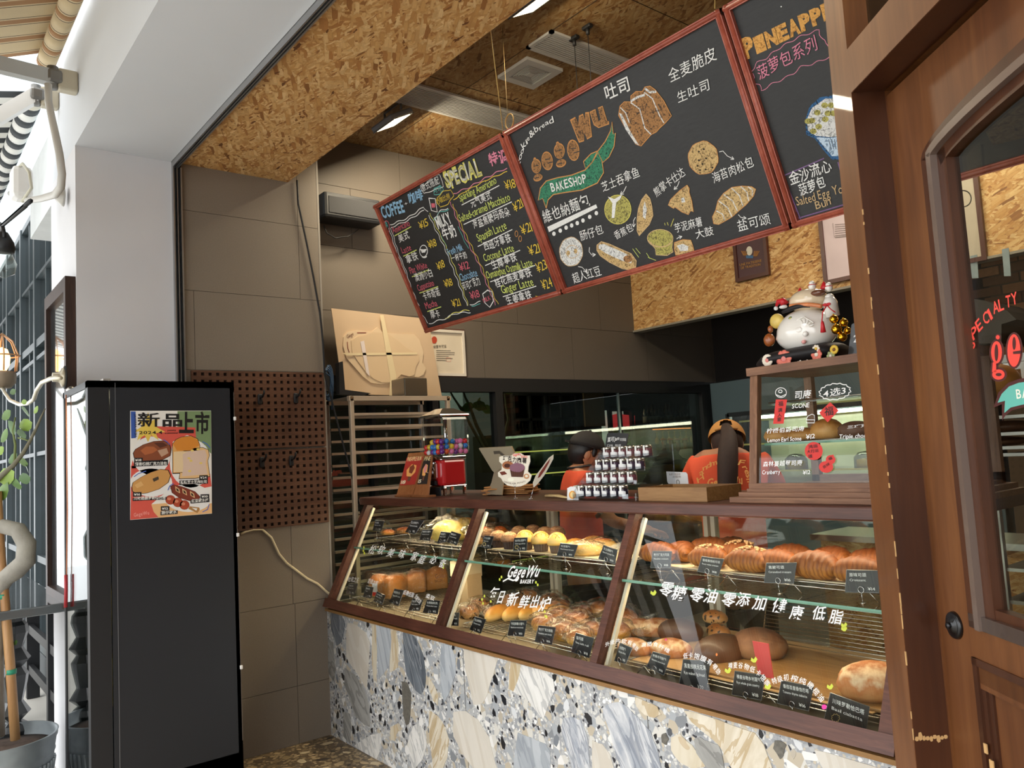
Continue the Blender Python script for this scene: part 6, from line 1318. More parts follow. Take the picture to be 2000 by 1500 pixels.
dr(D,el(375,1105,105,72),fYe,cN); dr(D,[(275,1120),(320,1160),(375,1175),(430,1165),(480,1120),(470,1180),(480,1215),(430,1245),(340,1240),(335,1190)],fYe,cN,1.2,.0016); dr(D,[(490,1140),(560,1115),(625,1120),(635,1150),(650,1200),(600,1240),(500,1240),(490,1190)],fTa,cO); m.poly(CP,[D(*p) for p in ((510,1165),(560,1150),(605,1170),(600,1205),(540,1210))],fWh,.0023)
for p in (((410,980),(415,1000)),((432,975),(440,1000)),((485,945),(460,1010))): m.line(CP,[D(*q) for q in p],1,cY)
for p in (((150,1190),(200,1260)),((175,1185),(212,1230)),((262,1225),(290,1270)),((275,1260),(340,1285))): m.line(CP,[D(*q) for q in p],1,cG)
cr=[(810,985),(800,930),(825,880),(845,800),(890,740),(960,690),(1040,680),(1120,685),(1152,705),(1135,760),(1075,830),(1010,885),(960,930),(910,960),(850,992)]
dr(D,cr,fTa,cO); 
for a,b in (((830,880),(900,960)),((850,800),(960,930)),((890,745),(1005,885)),((955,695),(1050,845)),((1030,682),(1095,800)),((1090,685),(1125,760))): m.line(CP,[D(*a),D((a[0]+b[0])/2+18,(a[1]+b[1])/2-12),D(*b)],2.0,fWh,.0024)
T(Ez,'吐司',(1140,795),(1335,705),115,cW,.01)
lf_=[(1235,900),(1245,830),(1280,795),(1330,795),(1330,750),(1370,715),(1420,715),(1440,680),(1480,672),(1520,700),(1590,790),(1648,905),(1600,960),(1555,1000),(1530,1030),(1490,1050),(1410,1140),(1370,1125),(1300,1020)]
dr(Ez,lf_,fBr,cO,1.4); m.poly(CP,[Ez(*p) for p in ((1238,880),(1260,890),(1330,1030),(1395,1135),(1365,1120),(1290,1010))],fWh,.0023)
for pts in (((1330,800),(1400,850),(1440,1000),(1490,1050)),((1435,720),(1500,770),(1555,900),(1590,960)),((1250,840),(1290,880),(1320,960))): m.line(CP,[Ez(*p) for p in pts],2.2,fWh,.0024)
for pts in (((1330,790),(1380,760),(1440,740)),((1440,690),(1480,720),(1530,715))): m.line(CP,[Ez(*p) for p in pts],4,fWh,.0024)
T(Fz,'全麦脆皮',(575,625),(930,450),105,cW); T(Fz,'生吐司',(635,778),(880,675),88,cW)
m.build('chalk_drawing',brd[1])
m=MB(); Gz=zoom(1400,0,3.3333)
for i,ch in enumerate('PINEAPPLE'):
    x=1140+i*84; y=440-i*41; m.text(CP,ch,Fz(x,y),Fz(x+84,y-38),(150 if i in(0,) else 120)/3.846,fOc,.0018,.06,0)
T(Fz,'菠萝包系列',(1245,605),(1690,375),110,cP,0,.05,.1,3.85)
zp=[(1180,540),(1230,470),(1290,440),(1380,370),(1480,310),(1560,270),(1690,225),(1700,260),(1735,300),(1740,330),(1775,365),(1780,420),(1720,450),(1640,480),(1560,500),(1500,550),(1430,590),(1340,630),(1260,680),(1245,640),(1200,620),(1210,580),(1180,540)]
wavy(Fz,zp,1.2,cP,7)
m.poly(CP,[Fz(*p) for p in ((1590,900),(1620,800),(1700,730),(1800,715),(1900,730),(2050,800),(2080,900),(2000,1100),(1960,1190),(1790,1200),(1720,1120),(1660,1040),(1595,1010))],fBl,.0014)
m.poly(CP,[Fz(*p) for p in ((1600,900),(1640,810),(1740,740),(1840,740),(1960,780),(2040,860),(2020,960),(1900,1010),(1780,1030),(1670,1020),(1610,980))],fWh,.0018); m.poly(CP,[Fz(*p) for p in ((1670,1030),(1780,1035),(1930,1000),(2000,980),(1950,1170),(1790,1172))],fPb,.0019)
for x,y in ((1735,790),(1680,845),(1785,790),(1760,850),(1640,905),(1690,950),(1740,895),(1800,850),(1650,985),(1610,910)): m.poly(CP,[Fz(x+26*cos(i*pi/5),y+22*sin(i*pi/5)) for i in range(10)],fYe,.0022)
for i in range(4): m.line(CP,[Fz(1765+i*22,1045),Fz(1785+i*18,1120)],1.5,M('5a6470',.9),.0023)
T(Fz,'金沙流心',(1480,1395),(1795,1280),95,cW,.008,.05,.1,3.85); T(Fz,'菠萝包',(1555,1475),(1750,1400),90,cW,.008,.05,.1,3.85); T(Gz,'Salted Egg Yolk',(525,1340),(865,1240),58,cN,0,.04,.1,3.33); T(Gz,'Bun',(650,1362),(750,1330),52,cN,0,.04,.1,3.33)
for pts in (((410,1155),(700,1030)),((425,1120),(550,1435)),((440,1180),(520,1380)),((515,1425),(835,1330)),((790,1055),(830,1200))): m.line(CP,[Gz(*p) for p in pts],2,cV)
m.disc(CP,(1526,13),1.3,1.3,cW); m.build('chalk_drawing',brd[2])
# ================================================================ ON THE CEILING
def ceil(px,py): return onz(px,py,ZC-.002)
GR=M('b4b2ae',.5); GRD=M('3a3a38',.6)
def grille(lab,x0,x1,y0,y1):
    t=thing('ceiling_grille',lab,'vent',((x0+x1)/2,(y0+y1)/2,ZC)); z0,z1=ZC-.014,ZC-.001; w_=.022
    m=MB(); m.box((x0,y0,z0),(x0+w_,y1,z1),GR); m.box((x1-w_,y0,z0),(x1,y1,z1),GR); m.box((x0,y0,z0),(x1,y0+w_,z1),GR); m.box((x0,y1-w_,z0),(x1,y1,z1),GR); m.build('frame',t)
    m=MB(); m.box((x0+w_,y0+w_,ZC-.003),(x1-w_,y1-w_,ZC-.001),GRD); m.build('backing',t)
    n=int((x1-x0-2*w_)/.0165)
    for i in range(n): x=x0+w_+(i+.5)*(x1-x0-2*w_)/n; m=MB(); m.box((x-.0045,y0+w_,z0+.001),(x+.0045,y1-w_,z1-.002),GR); m.build('slat',t)
a1=ceil(812,160); a2=ceil(1037,227); b1=ceil(775,192); b2=ceil(975,255)
xs=sorted(((a1.x+a2.x)/2,(b1.x+b2.x)/2)); grille('long white linear ceiling grille above the coffee chalkboard',xs[0],xs[1],1.95,max(a2.y,b2.y)+.35)
g=[ceil(1076,57),ceil(1029,91),ceil(1232,117),ceil(1182,147)]; grille('white linear ceiling grille at the top behind the two dark wires',(g[1].x+g[3].x)/2,(g[0].x+g[2].x)/2,(g[0].y+g[1].y)/2,max(g[2].y,g[3].y)+.5)
q=[ceil(1030,109),ceil(1096,136),ceil(1040,172),ceil(975,144)]; c=(q[0]+q[1]+q[2]+q[3])/4; s_=((q[1]-q[0]).length+(q[2]-q[1]).length)/4
t=thing('exhaust_grille','square white exhaust vent with stepped louvres on the ceiling','vent',(c.x,c.y,ZC)); m=MB(); zz=ZC-.02
for sx0,sy0,sx1,sy1 in ((-1,-1,1,-.66),(-1,.66,1,1),(-1,-.66,-.66,.66),(.66,-.66,1,.66)): m.box((c.x+sx0*s_,c.y+sy0*s_,zz),(c.x+sx1*s_,c.y+sy1*s_,ZC-.001),GR)
m.build('frame',t); m=MB(); m.box((c.x-.66*s_,c.y-.66*s_,ZC-.004),(c.x+.66*s_,c.y+.66*s_,ZC-.001),DARK); m.build('backing',t)
for k in range(6):
    r0=s_*(.62-.085*k); m=MB(); 
    for sx,sy in ((0,-1),(0,1),(1,0),(-1,0)):
        if sx==0: m.box((c.x-r0,c.y+sy*r0-.003,zz+.002),(c.x+r0,c.y+sy*r0+.003,ZC-.004),GR)
        else: m.box((c.x+sx*r0-.003,c.y-r0,zz+.002),(c.x+sx*r0+.003,c.y+r0,ZC-.004),GR)
    m.build('louvre_ring',t)
m=MB(); m.box((c.x-.14*s_,c.y-.14*s_,zz),(c.x+.14*s_,c.y+.14*s_,zz+.006),GR); m.build('centre_plate',t)
def flood(lab,px,py,power):
    c=onz(px,py,ZC-.10); t=thing('flood_light',lab,'lamp',(c.x,c.y,ZC)); T_=Matrix.Translation(c)@Matrix.Rotation(radians(28),4,'X')
    m=MB(); m.T=T_; m.rbox((-.12,-.09,0),(.12,.09,.035),M('8a8e96',.4,.5),.008); m.build('housing',t)
    m=MB(); m.T=T_; m.box((-.10,-.07,-.003),(.10,.07,-.0005),EM('fff0c0',8)); m.build('lamp_glass',t)
    m=MB(); m.T=T_; m.box((-.12,-.09,-.004),(.12,-.075,0),M('6a6c70',.4,.5)); m.box((-.12,.075,-.004),(.12,.09,0),M('6a6c70',.4,.5)); m.build('bezel',t)
    m=MB(); m.tube([c+Vector((-.1,0,.05)),(c.x-.1,c.y,ZC),(c.x+.1,c.y,ZC),c+Vector((.1,0,.05))],.008,M('6a6c70',.4,.5),6); m.build('bracket',t)
    area('flood_lamp',(c.x,c.y-.01,c.z-.02),(radians(28),0,0),.3,.22,power,(1,.86,.62))
flood('lit floodlight on the ceiling beside the long grille',768,240,30); flood('lit floodlight at the top edge of the photo',1047,8,10)
# hanging cords of the boards
def cord(lab,p,mat,r=.002): m=MB(); m.tube(p,r,mat,5); m.build('string',None,label=lab,cat='cord',group='cords that carry the chalkboards')
p=ony(985,258,2.29); cord('golden cord from the beam down to the joint of the first two boards',[ony(957,52,2.0),CP.w(bx[1],HT+.01)],M('c8a860',.6))
cord('thin cord behind the golden one down to the boards',[ceil(981,55),CP.w(bx[1]+.03,HT+.01,-.01)],M('8a744a',.6),.0012)
m=MB(); c=CP.w(bx[1]+.05,HT+.03,-.01); m.tube([c+Vector((.03*cos(i*pi/8),0,.035*sin(i*pi/8))) for i in range(17)],.003,M('b08a4a',.6),6,False); m.build('cord_loop',None,label='loop of tan cord on top of the board joint',cat='cord')
for (px0,py0,px1,py1,lb) in ((1121,72,1116,183,'left dark wire from the ceiling behind the middle board'),(1147,50,1141,170,'right dark wire from the ceiling behind the middle board')):
    a_=ceil(px0,py0); t=thing('hanging_wire',lb,'wire',a_,'dark wires behind the middle board'); m=MB(); m.tube([a_,(a_.x,a_.y,2.6)],.0022,DARK,5); m.build('wire',t); m=MB(); m.rbox((a_.x-.03,a_.y-.015,ZC-.02),(a_.x+.03,a_.y+.015,ZC-.001),DARK,.005); m.cyl((a_.x,a_.y,ZC-.05),(a_.x,a_.y,ZC-.02),.01,DARK,n=8); m.build('ceiling_bracket',t)
p=ony(1392,20,2.35); cord('short cord above the joint of the second and third boards',[ceil(1398,-60),CP.w(bx[2]-.03,HT+.01)],M('c8a860',.6))
# ================================================================ AROUND THE KITCHEN
# speaker
a_=onx(622,378,-4.7); b_=onx(735,445,-4.7); t=thing('speaker','black wall speaker beside the corner of the coffee chalkboard','speaker',(-4.7,(a_.y+b_.y)/2,b_.z))
m=MB(); m.rbox((-4.79,a_.y,b_.z),(-4.62,b_.y,a_.z),BLACK,.02); m.build('cabinet',t); m=MB(); m.rbox((-4.622,a_.y+.03,b_.z+.03),(-4.615,b_.y-.03,a_.z-.03),M('2c2c2e',.8,0,.2,200,.3),.004); m.build('grille',t)
m=MB(); m.tube([onx(*p,-4.7) for p in ((632,440),(638,455),(655,465),(680,462),(700,448))],.004,DARK,6); m.build('speaker_cable',None,label='black cable looping under the wall speaker',cat='cable')
# cables by the pier
m=MB(); m.tube([onx(*p,-4.385) for p in ((580,352),(583,400),(598,470),(612,540),(625,612),(631,668),(634,730))]+[onx(*p,-4.42) for p in ((650,790),(668,860),(690,940),(712,1030))],.006,DARK,7); m.build('black_cable',None,label='black cable hanging down the tiled pier to the case',cat='cable')
m=MB()
for k in range(4): m.tube([onx(638+8*cos(i*pi/7)+k*1.5,748+(26+k*3)*sin(i*pi/7),-4.55-.02*k) for i in range(15)],.005,M('2a4a6e',.5),6,False)
m.tube([onx(*p,-4.55) for p in ((630,725),(645,735),(650,760),(648,800))],.005,M('2a4a6e',.5),6); m.build('blue_cable_coil',None,label='coil of blue cable beside the top of the baker rack',cat='cable')
m=MB(); Pw=[(470,1043),(480,1038),(495,1034),(512,1034),(530,1050),(545,1082),(560,1100),(580,1115),(600,1130),(620,1140),(640,1158),(655,1167)]
m.tube([onx(*p,-4.388) for p in Pw],.007,M('e0d2b0',.6),8); m.build('white_cable',None,label='white cable sagging across the grey tiles to the display case',cat='cable')
# peg boards with square holes
def peg(lab,y0,y1,z0,z1,ny,nz,hooks):
    t=thing('peg_board',lab,'peg board',(XP,(y0+y1)/2,z0)); m=MB(); X=XP+.018; py=(y1-y0)/ny; pz=(z1-z0)/nz; h=.0085
    vs=[];fs=[]
    for i in range(ny):
        for j in range(nz):
            a,b=y0+i*py,y0+(i+1)*py; c,d=z0+j*pz,z0+(j+1)*pz; cy,cz=(a+b)/2,(c+d)/2; k=len(vs)
            vs+=[(X,a,c),(X,b,c),(X,b,d),(X,a,d),(X,cy-h,cz-h),(X,cy+h,cz-h),(X,cy+h,cz+h),(X,cy-h,cz+h),(X-.012,cy-h,cz-h),(X-.012,cy+h,cz-h),(X-.012,cy+h,cz+h),(X-.012,cy-h,cz+h)]
            for e in range(4): f=(e+1)%4; fs.append((k+e,k+f,k+4+f,k+4+e)); fs.append((k+4+e,k+4+f,k+8+f,k+8+e))
    m.add(vs,fs,W_PEG)
    for a,b in (((X-.012,y0,z0),(X,y0+.0005,z1)),((X-.012,y1-.0005,z0),(X,y1,z1)),((X-.012,y0,z0),(X,y1,z0+.0005)),((X-.012,y0,z1-.0005),(X,y1,z1))): m.box(a,b,W_PEG)
    m.build('panel',t); m=MB(); m.box((XP+.001,y0+.01,z0+.01),(XP+.005,y1-.01,z1-.01),M('2a1c14',.9)); m.build('backing',t)
    for px,py_ in hooks:
        c=onx(px,py_,X); m=MB(); m.rbox((X,c.y-.014,c.z-.03),(X+.014,c.y+.014,c.z+.03),BLACK,.008); m.tube([(X+.01,c.y,c.z+.004),(X+.05,c.y,c.z+.012),(X+.07,c.y,c.z+.03),(X+.072,c.y,c.z+.045)],.006,BLACK,8); m.build('hook',t)
peg('upper brown peg board with square holes and two black hooks',1.312,2.078,1.655,2.090,19,11,((507,780),(577,778)))
peg('lower brown peg board below the first with two black hooks',1.312,2.078,1.208,1.645,19,11,((511,903),(568,900)))
# baker rack at the left wall
rk=thing('baker_rack','tall aluminium baker tray rack with rails against the left wall','rack',(-4.6,2.6,0)); RA=M('c8b8a2',.4,.5,.05); RX0,RX1,RY0,RY1=-4.76,-4.42,2.27,2.98; RT=1.955
for x in (RX0,RX1):
    for y in (RY0,RY1): m=MB(); m.rbox((x-.014,y-.014,.03),(x+.014,y+.014,RT),RA if x==RX1 else ALU,.004); m.build('post',rk)
for x in (RX0,RX1): m=MB(); m.box((x-.014,RY0-.02,RT-.03),(x+.014,RY1+.02,RT),RA); m.build('top_rail',rk)
m=MB(); m.box((RX0,RY0,RT-.005),(RX1,RY1,RT),M('b8b0a4',.4,.6)); m.build('top_sheet',rk)
for y in (RY0,RY1): m=MB(); m.cyl((RX1+.014,y,RT-.015),(RX1+.018,y,RT-.015),.007,M('8a6a4a',.4,.8),n=10); m.build('bolt',rk)
k=0; z_=RT-.085*1.0-.02
while z_>.2:
    for x in (RX0+.012,RX1-.012): m=MB(); m.box((x-.012,RY0+.014,z_-.016),(x+.012,RY1-.014,z_),RA); m.build('tray_rail',rk)
    z_-=.078
for x,y in ((RX0,RY0),(RX1,RY0),(RX0,RY1),(RX1,RY1)): m=MB(); m.cyl((x-.012,y,.03),(x+.012,y,.03),.03,DARK,n=16); m.build('caster',rk)
for i,(z1_,lb) in enumerate(((1.10,'yellow wrapped buns on a rack tray behind the case, upper'),(.95,'wrapped bun on a rack tray behind the case, lower'))):
    t=thing('tray_bun',lb,'bun',(-4.6,2.5+.25*i,z1_)); m=MB(); m.ell((0,0,.03),(.06,.08,.035),YG2,14,8); m.v=[(a,b,max(c,0)) for a,b,c in m.v]; m.build('crust',t,world=False); bagpart(.08,.10,.08,50+i).build('clear_bag',t,world=False)
# on the rack: taped card, black bracket, steel box
PX=-4.70; pl=PL((PX,2.4,RT),(0,1,0),(0,0,1)); zz5=zoom(600,580,5); CRD=M('c8ae90',.35,0,.05,4,0,.4)
t=thing('cut_out_panel','pale plastic sheet with a taped heart-like cut-out leaning above the rack','panel',pl.pt((665,772)))
O=[(235,110),(1090,205),(1150,350),(1205,345),(1320,1000),(1270,975),(1170,965),(620,955),(365,905),(348,640),(310,650)]
m=MB(); m.poly(pl,[zz5(*p) for p in O],CRD,0,.006); m.build('sheet',t)
def outl(pts,l,th,mt,nm):
    m=MB(); m.poly(pl,[zz5(*p) for p in pts],mt,l,th); m.build(nm,t)
outl([(350,390),(400,340),(480,322),(620,345),(680,298),(740,350),(900,362),(1040,366),(1090,420),(1130,540),(1118,640),(1155,700),(1130,760),(1080,785),(1040,780),(900,760),(860,830),(720,855),(620,840),(540,780),(460,690),(380,600),(345,480)],.008,.008,M('d4bc9c',.4,0,.04,4,0,.3),'shape_layer')
outl([(420,430),(480,390),(560,372),(640,345),(780,362),(850,410),(960,500),(1080,570),(1085,620),(1050,690),(1040,760),(990,780),(910,758),(840,830),(720,838),(640,800),(560,730),(480,620),(430,540)],.013,.005,M('d0b694',.4,0,.04,4,0,.3),'shape_layer')
TP=thin_glass('packing_tape','e8dcb8',1.0,.12,.2)
for pts in (((700,180),(735,180),(860,780),(820,965),(790,965),(800,800)),((330,550),(1060,545),(1060,565),(380,575)),((508,440),(545,430),(600,780),(565,740))): outl(pts,.016,.0005,M('dccaa4',.3,0,.02,5,0,.5) if pts[0][0]!=508 else M('d8ccc8',.4),'tape')
m=MB(); m.line(pl,[zz5(385,440),zz5(390,500),zz5(405,545)],1.4,M('7a2c22',.5),.0095); m.line(pl,[zz5(480,352),zz5(570,352)],1.4,M('7a2c22',.5),.0095); m.text(pl,'Gege',zz5(385,410),zz5(450,375),7,M('6a3a2c',.5),.0095,0,.05,.3); m.build('printed_mark',t)
m=MB(); pl6=PL((-4.45,2.4,RT),(0,1,0),(0,0,1)); m.poly(pl6,[zz5(*p) for p in ((310,640),(348,628),(370,905),(625,940),(560,960),(315,950))],DARK,0,.05); m.build('black_bracket',None,label='black angle bracket standing on the left of the baker rack',cat='bracket')
a_=onx(*zz5(955,960),-4.43); b_=onx(*zz5(1170,790),-4.43); m=MB(); m.rbox((-4.60,a_.y,RT+.001),(-4.43,b_.y,b_.z),M('8a8478',.25,.9,.05),.006); m.build('steel_box',None,label='small brushed steel box on top of the baker rack',cat='box')
# licence in a frame
pl=PL((XW+.01,3.2,2.3),(0,1,0),(0,0,1)); qa,qb=pl.pt((898,650)),pl.pt((903,733)); y1_=3.405; y0_=3.08; zt5,zb5=2.475,2.135
t=thing('framed_licence','framed printed licence with a red emblem on the dark wall','framed document',(XW,3.24,zb5)); m=MB()
for a,b in (((XW,y0_,zb5),(XW+.02,y1_,zb5+.02)),((XW,y0_,zt5-.02),(XW+.02,y1_,zt5)),((XW,y0_,zb5+.02),(XW+.02,y0_+.02,zt5-.02)),((XW,y1_-.02,zb5+.02),(XW+.02,y1_,zt5-.02))): m.box(a,b,M('d8d0c4',.4))
m.box((XW,y0_-.012,zb5-.012),(XW+.008,y1_+.012,zt5+.012),M('4a2c20',.5)); m.build('frame',t); m=MB(); m.box((XW+.002,y0_+.02,zb5+.02),(XW+.010,y1_-.02,zt5-.02),M('d8ccb8',.5)); m.build('paper',t)
pl=PL((XW+.011,3.2,2.3),(0,1,0),(0,0,1)); m=MB(); m.disc(pl,(848,664),5.5,7,M('b8442a',.6),.001); TX=M('5a5248',.7,0,0)
m.text(pl,'食品经营许可证',(836,681),(872,679),6,TX,.001,.01)
for i,(a,b) in enumerate(((852,880),(852,888),(852,887),(852,876),(852,884),(853,872))): m.line(pl,[(a,684.5+3.8*i),(b,685+3.8*i)],.9,TX,.001)
m.line(pl,[(872,699),(880,699),(880,706),(872,706),(872,699)],.6,M('c85a4a',.6),.001); m.build('print',t)
# small framed prints on the strand board band
def framed(lab,px,py,w_,h_,paper,dr_):
    c=ony(px,py,5.27); t=thing('framed_print',lab,'picture',(c.x,5.27,c.z-h_/2)); m=MB(); f=.028
    for a,b in (((c.x-w_/2,5.25,c.z-h_/2),(c.x+w_/2,5.279,c.z-h_/2+f)),((c.x-w_/2,5.25,c.z+h_/2-f),(c.x+w_/2,5.279,c.z+h_/2)),((c.x-w_/2,5.25,c.z-h_/2+f),(c.x-w_/2+f,5.279,c.z+h_/2-f)),((c.x+w_/2-f,5.25,c.z-h_/2+f),(c.x+w_/2,5.279,c.z+h_/2-f))): m.box(a,b,M('4a2018',.4,0,.05,5,0,.3))
    m.build('frame',t); m=MB(); m.box((c.x-w_/2+f,5.262,c.z-h_/2+f),(c.x+w_/2-f,5.279,c.z+h_/2-f),M(paper,.5)); m.build('picture_panel',t); m=MB(); pl=PL((c.x,5.26,c.z),(1,0,0),(0,0,1)); dr_(m,pl); m.build('print',t)
def d1(m,pl): 
    k=zoom(1400,400,3.3333); m.disc(pl,k(212,300),6,9,M('dcd8cc',.6),.001); m.poly(pl,[k(190,330),k(238,330),k(236,348),k(192,348)],M('3a6a9a',.6),.001); 
    for i in range(5): m.line(pl,[k(160+i*9,300),k(175+i*5,330)],1.2,M('b07a3a',.6),.001); m.line(pl,[k(245+i*8,300),k(240+i*5,335)],1.2,M('b07a3a',.6),.001)
    m.text(pl,'UNE PATISSERIE',k(150,400),k(292,370),5,M('b0823c',.6),.001); m.text(pl,'DE TRADITION',k(158,420),k(285,395),5,M('b0823c',.6),.001)
framed('dark framed print with a small figure and gold words under the middle board',1466,480,.30,.52,'4a2c34',d1)
def d2(m,pl):
    k=zoom(1400,400,3.3333)
    for i in range(7): m.line(pl,[k(770,130+i*14),k(900,118+i*14)],.8,TX,.001)
    m.line(pl,[k(755,120),k(765,210),k(905,190)],.6,TX,.001)
framed('framed certificate on the strand board beside the door frame',1650,456,.36,.66,'c8b8bc',d2)
def d3_(m,pl): m.text(pl,'MELIA',(1845,449),(1870,445),7,TX,.001,.01); m.text(pl,'会社',(1848,463),(1868,460),8,TX,.001)
framed('framed certificate on the strand board seen through the door glass',1862,425,.34,.62,'b8ab98',d3_)
# lit refrigerator behind the second person
FX0,FX1=-4.5,-2.3; t=thing('display_refrigerator','blue grey display refrigerator with a lit glass front at the back','refrigerator',(-3.4,6.4,0)); BG=M('5c7078',.5,0,.04,3)
ft=ony(1400,748,6.3).z; wx0=ony(1425,850,6.3).x; wz1=ony(1430,812,6.3).z; wz0=1.0
for a,b in (((FX0-.3,6.3,0),(wx0,6.36,ft)),((wx0,6.3,wz1),(FX1,6.36,ft)),((wx0,6.3,0),(FX1,6.36,wz0)),((FX0-.3,6.36,ft-.02),(FX1,6.95,ft)),((FX0-.3,6.9,0),(FX1,6.95,ft)),((FX1-.02,6.3,0),(FX1,6.95,ft))):
    m=MB(); m.box(a,b,BG); m.build('body_panel',t)
m=MB()
for a,b in (((wx0-.02,6.285,wz0-.02),(wx0+.02,6.30,wz1+.02)),((wx0,6.285,wz1-.01),(FX1,6.30,wz1+.03)),((wx0,6.285,wz0-.02),(FX1,6.30,wz0+.01))): m.box(a,b,IRON)
m.build('door_trim',t); m=MB(); m.box((wx0+.05,6.88,wz0),(FX1-.05,6.9,wz1),M('b8b8a4',.4)); m.box((wx0+.0,6.36,wz0-.01),(FX1-.03,6.9,wz0),M('b8b8a4',.4)); m.build('lining',t)
m=MB(); m.box((wx0+.05,6.6,wz1-.04),(FX1-.1,6.64,wz1-.01),EM('fff4d8',12)); m.build('light_tube',t)
m=MB(); m.box((wx0,6.31,wz0),(FX1,6.315,wz1),GLASS); m.build('glass_door',t)
for z_ in (1.25,1.5,1.72): m=MB(); m.box((wx0+.05,6.4,z_),(FX1-.05,6.85,z_+.012),GLASS); m.box((wx0+.05,6.395,z_-.002),(FX1-.05,6.4,z_+.014),M('dccf88',.4)); m.build('shelf',t)
G='cakes in the lit refrigerator'
for i in range(6):
    x=-4.1+.33*i; zz=1.512 if i%2 else 1.262; t=thing('cake_box','clear dome over %s cake, %s from the left in the lit refrigerator'%(('a yellow','a white')[i%2],ordn(i,6)),'cake',(x,6.55,zz),G); m=MB(); m.lathe([(0,0),(.08,0),(.08,.07),(0,.075)],(0,0,0),M(('e8c050','e8e4d4')[i%2],.5),16); m.build('cake',t,world=False); m=MB(); m.lathe([(.10,0),(.10,.09),(.06,.13),(0,.14)],(0,0,0),GLASS,16); m.build('dome',t,world=False)
# steel rack with breads beyond the door glass
kd=zoom(1700,500,3.75); YR=3.3; t=thing('tray_trolley','stainless steel tray trolley of breads seen through the door glass','rack',(ony(1950,900,YR).x,YR,0))
xa=ony(*kd(820,900),YR).x; xb=xa+.62; zt_=ony(*kd(820,745),YR).z
for x,y in ((xa,YR),(xb,YR),(xa,YR+.45),(xb,YR+.45)): m=MB(); m.box((x-.014,y-.014,.06),(x+.014,y+.014,zt_),STEEL); m.build('post',t)
for y in (YR,YR+.45): m=MB(); m.box((xa-.08,y-.012,zt_-.03),(xb+.03,y+.012,zt_),STEEL); m.build('top_rail',t)
zz=[ony(*kd(820,v),YR).z for v in (1040,1178,1300,1400,1450)]+[1.02,.9]
for z_ in zz: m=MB(); m.box((xa-.05,YR,z_-.012),(xb+.02,YR+.012,z_),STEEL); m.box((xa-.02,YR+.012,z_-.012),(xb,YR+.45,z_-.006),M('4a4642',.5,.6)); m.build('tray',t)
G='breads on the steel trolley'
for i,(X,Y,w_,h_,mt,zi,lb) in enumerate(((890,900,.10,.14,TOAST,0,'pale big loaf on the top tray of the steel trolley'),(1000,1230,.10,.045,DARKB,2,'dark round loaf on the third trolley tray'),(980,1370,.08,.035,DARKB,3,'dark loaf low on the steel trolley'))):
    c=ony(*kd(X,Y),YR+.16); m=MB(); m.ell((c.x,YR+.16,zz[zi]+h_*.45),(w_,.12,h_*.55),mt,16,10); m.v=[(a,b,max(z__,zz[zi]+.0)) for a,b,z__ in m.v]; m.build('trolley_loaf',None,label=lb,cat='bread',group=G)
# dark hood and tape seen through the door
c=ony(*kd(870,500),5.0); t=thing('extractor_hood','dark sheet metal hood before the brick wall, seen through the door','hood',(c.x,5.0,c.z)); m=MB()
m.prism([ony(*kd(*p),5.0) for p in ((680,300),(850,330),(1000,400),(1070,465),(960,500),(960,640),(690,640))],(0,.5,0),M('34302c',.5,.3)); m.build('hood_shell',t)
for X,Y,lb in ((768,115,'strip of clear tape hanging under the band, left one'),(1005,100,'strip of clear tape hanging under the band, right one')):
    c=[ony(*kd(*p),5.268) for p in ((X-26,Y-50),(X+26,Y-55),(X+30,Y+48),(X-20,Y+50))]; c[0].z=c[1].z=2.60; m=MB(); m.prism([p-Vector((0,.012,0)) for p in c],(0,.003,0),M('8a979c',.2,0,.1,20,0,.5)); m.build('tape_strip',None,label=lb,cat='tape',group='tape strips under the band')
m=MB(); c=onpl(1881,390,C0+nd*.95,nd); pl=PL(c,-d3,(0,0,1)); m.tube([pl.pt((1881+16*cos(i*pi/9),388+16*sin(i*pi/9))) for i in range(19)],.0012,M('c8c0b0',.4),5,False); m.build('wire_ring',None,label='thin wire ring on the inside of the door glass',cat='ring')
# ================================================================ BLACK CABINET WITH POSTER
CX=-3.8; FB=M('23262b',.42,0,.04,4); t=thing('drinks_cabinet','tall black glass-fronted drinks cabinet with a poster on its side','cabinet',(-4.08,1.05,0))
cz=1.965; cy0,cy1=.762,1.335; DY0=.705; cx0=-4.385
for a,b in (((CX-.02,cy0+.03,.02),(CX,cy1,cz)),((cx0,cy0+.03,.02),(cx0+.02,cy1,cz)),((cx0,cy1-.02,.02),(CX,cy1,cz)),((cx0,cy0+.03,cz-.03),(CX,cy1,cz)),((cx0,cy0+.03,.02),(CX,cy1,.25))): m=MB(); m.box(a,b,FB); m.build('body_panel',t)
m=MB(); m.box((CX-.05,DY0,.03),(CX-.002,cy0+.026,cz),BLACK); m.box((cx0,DY0,.03),(cx0+.03,cy0+.026,cz),BLACK); m.box((cx0,DY0,cz-.03),(CX-.002,cy0+.026,cz),BLACK); m.box((cx0,DY0,.03),(CX-.002,cy0+.026,.1),BLACK); m.build('door_frame',t)
m=MB(); m.box((cx0+.02,DY0+.004,.08),(CX-.03,DY0+.008,cz-.02),thin_glass('cabinet_glass','e0e6e6',1.0,.02)); m.build('glass_door',t)
m=MB(); m.box((CX-.001,cy0+.05,.03),(CX+.0015,cy0+.052,cz-.01),M('8a8c90',.4,.5)); m.box((CX-.001,cy1-.003,.3),(CX+.002,cy1,cz-.05),M('5a5046',.6)); m.build('edge_strip',t)
for z_ in (1.78,1.23,.62): m=MB(); m.rbox((CX-.004,cy1-.006,z_),(CX+.008,cy1+.006,z_+.018),WHITE,.003); m.build('hinge_cap',t)
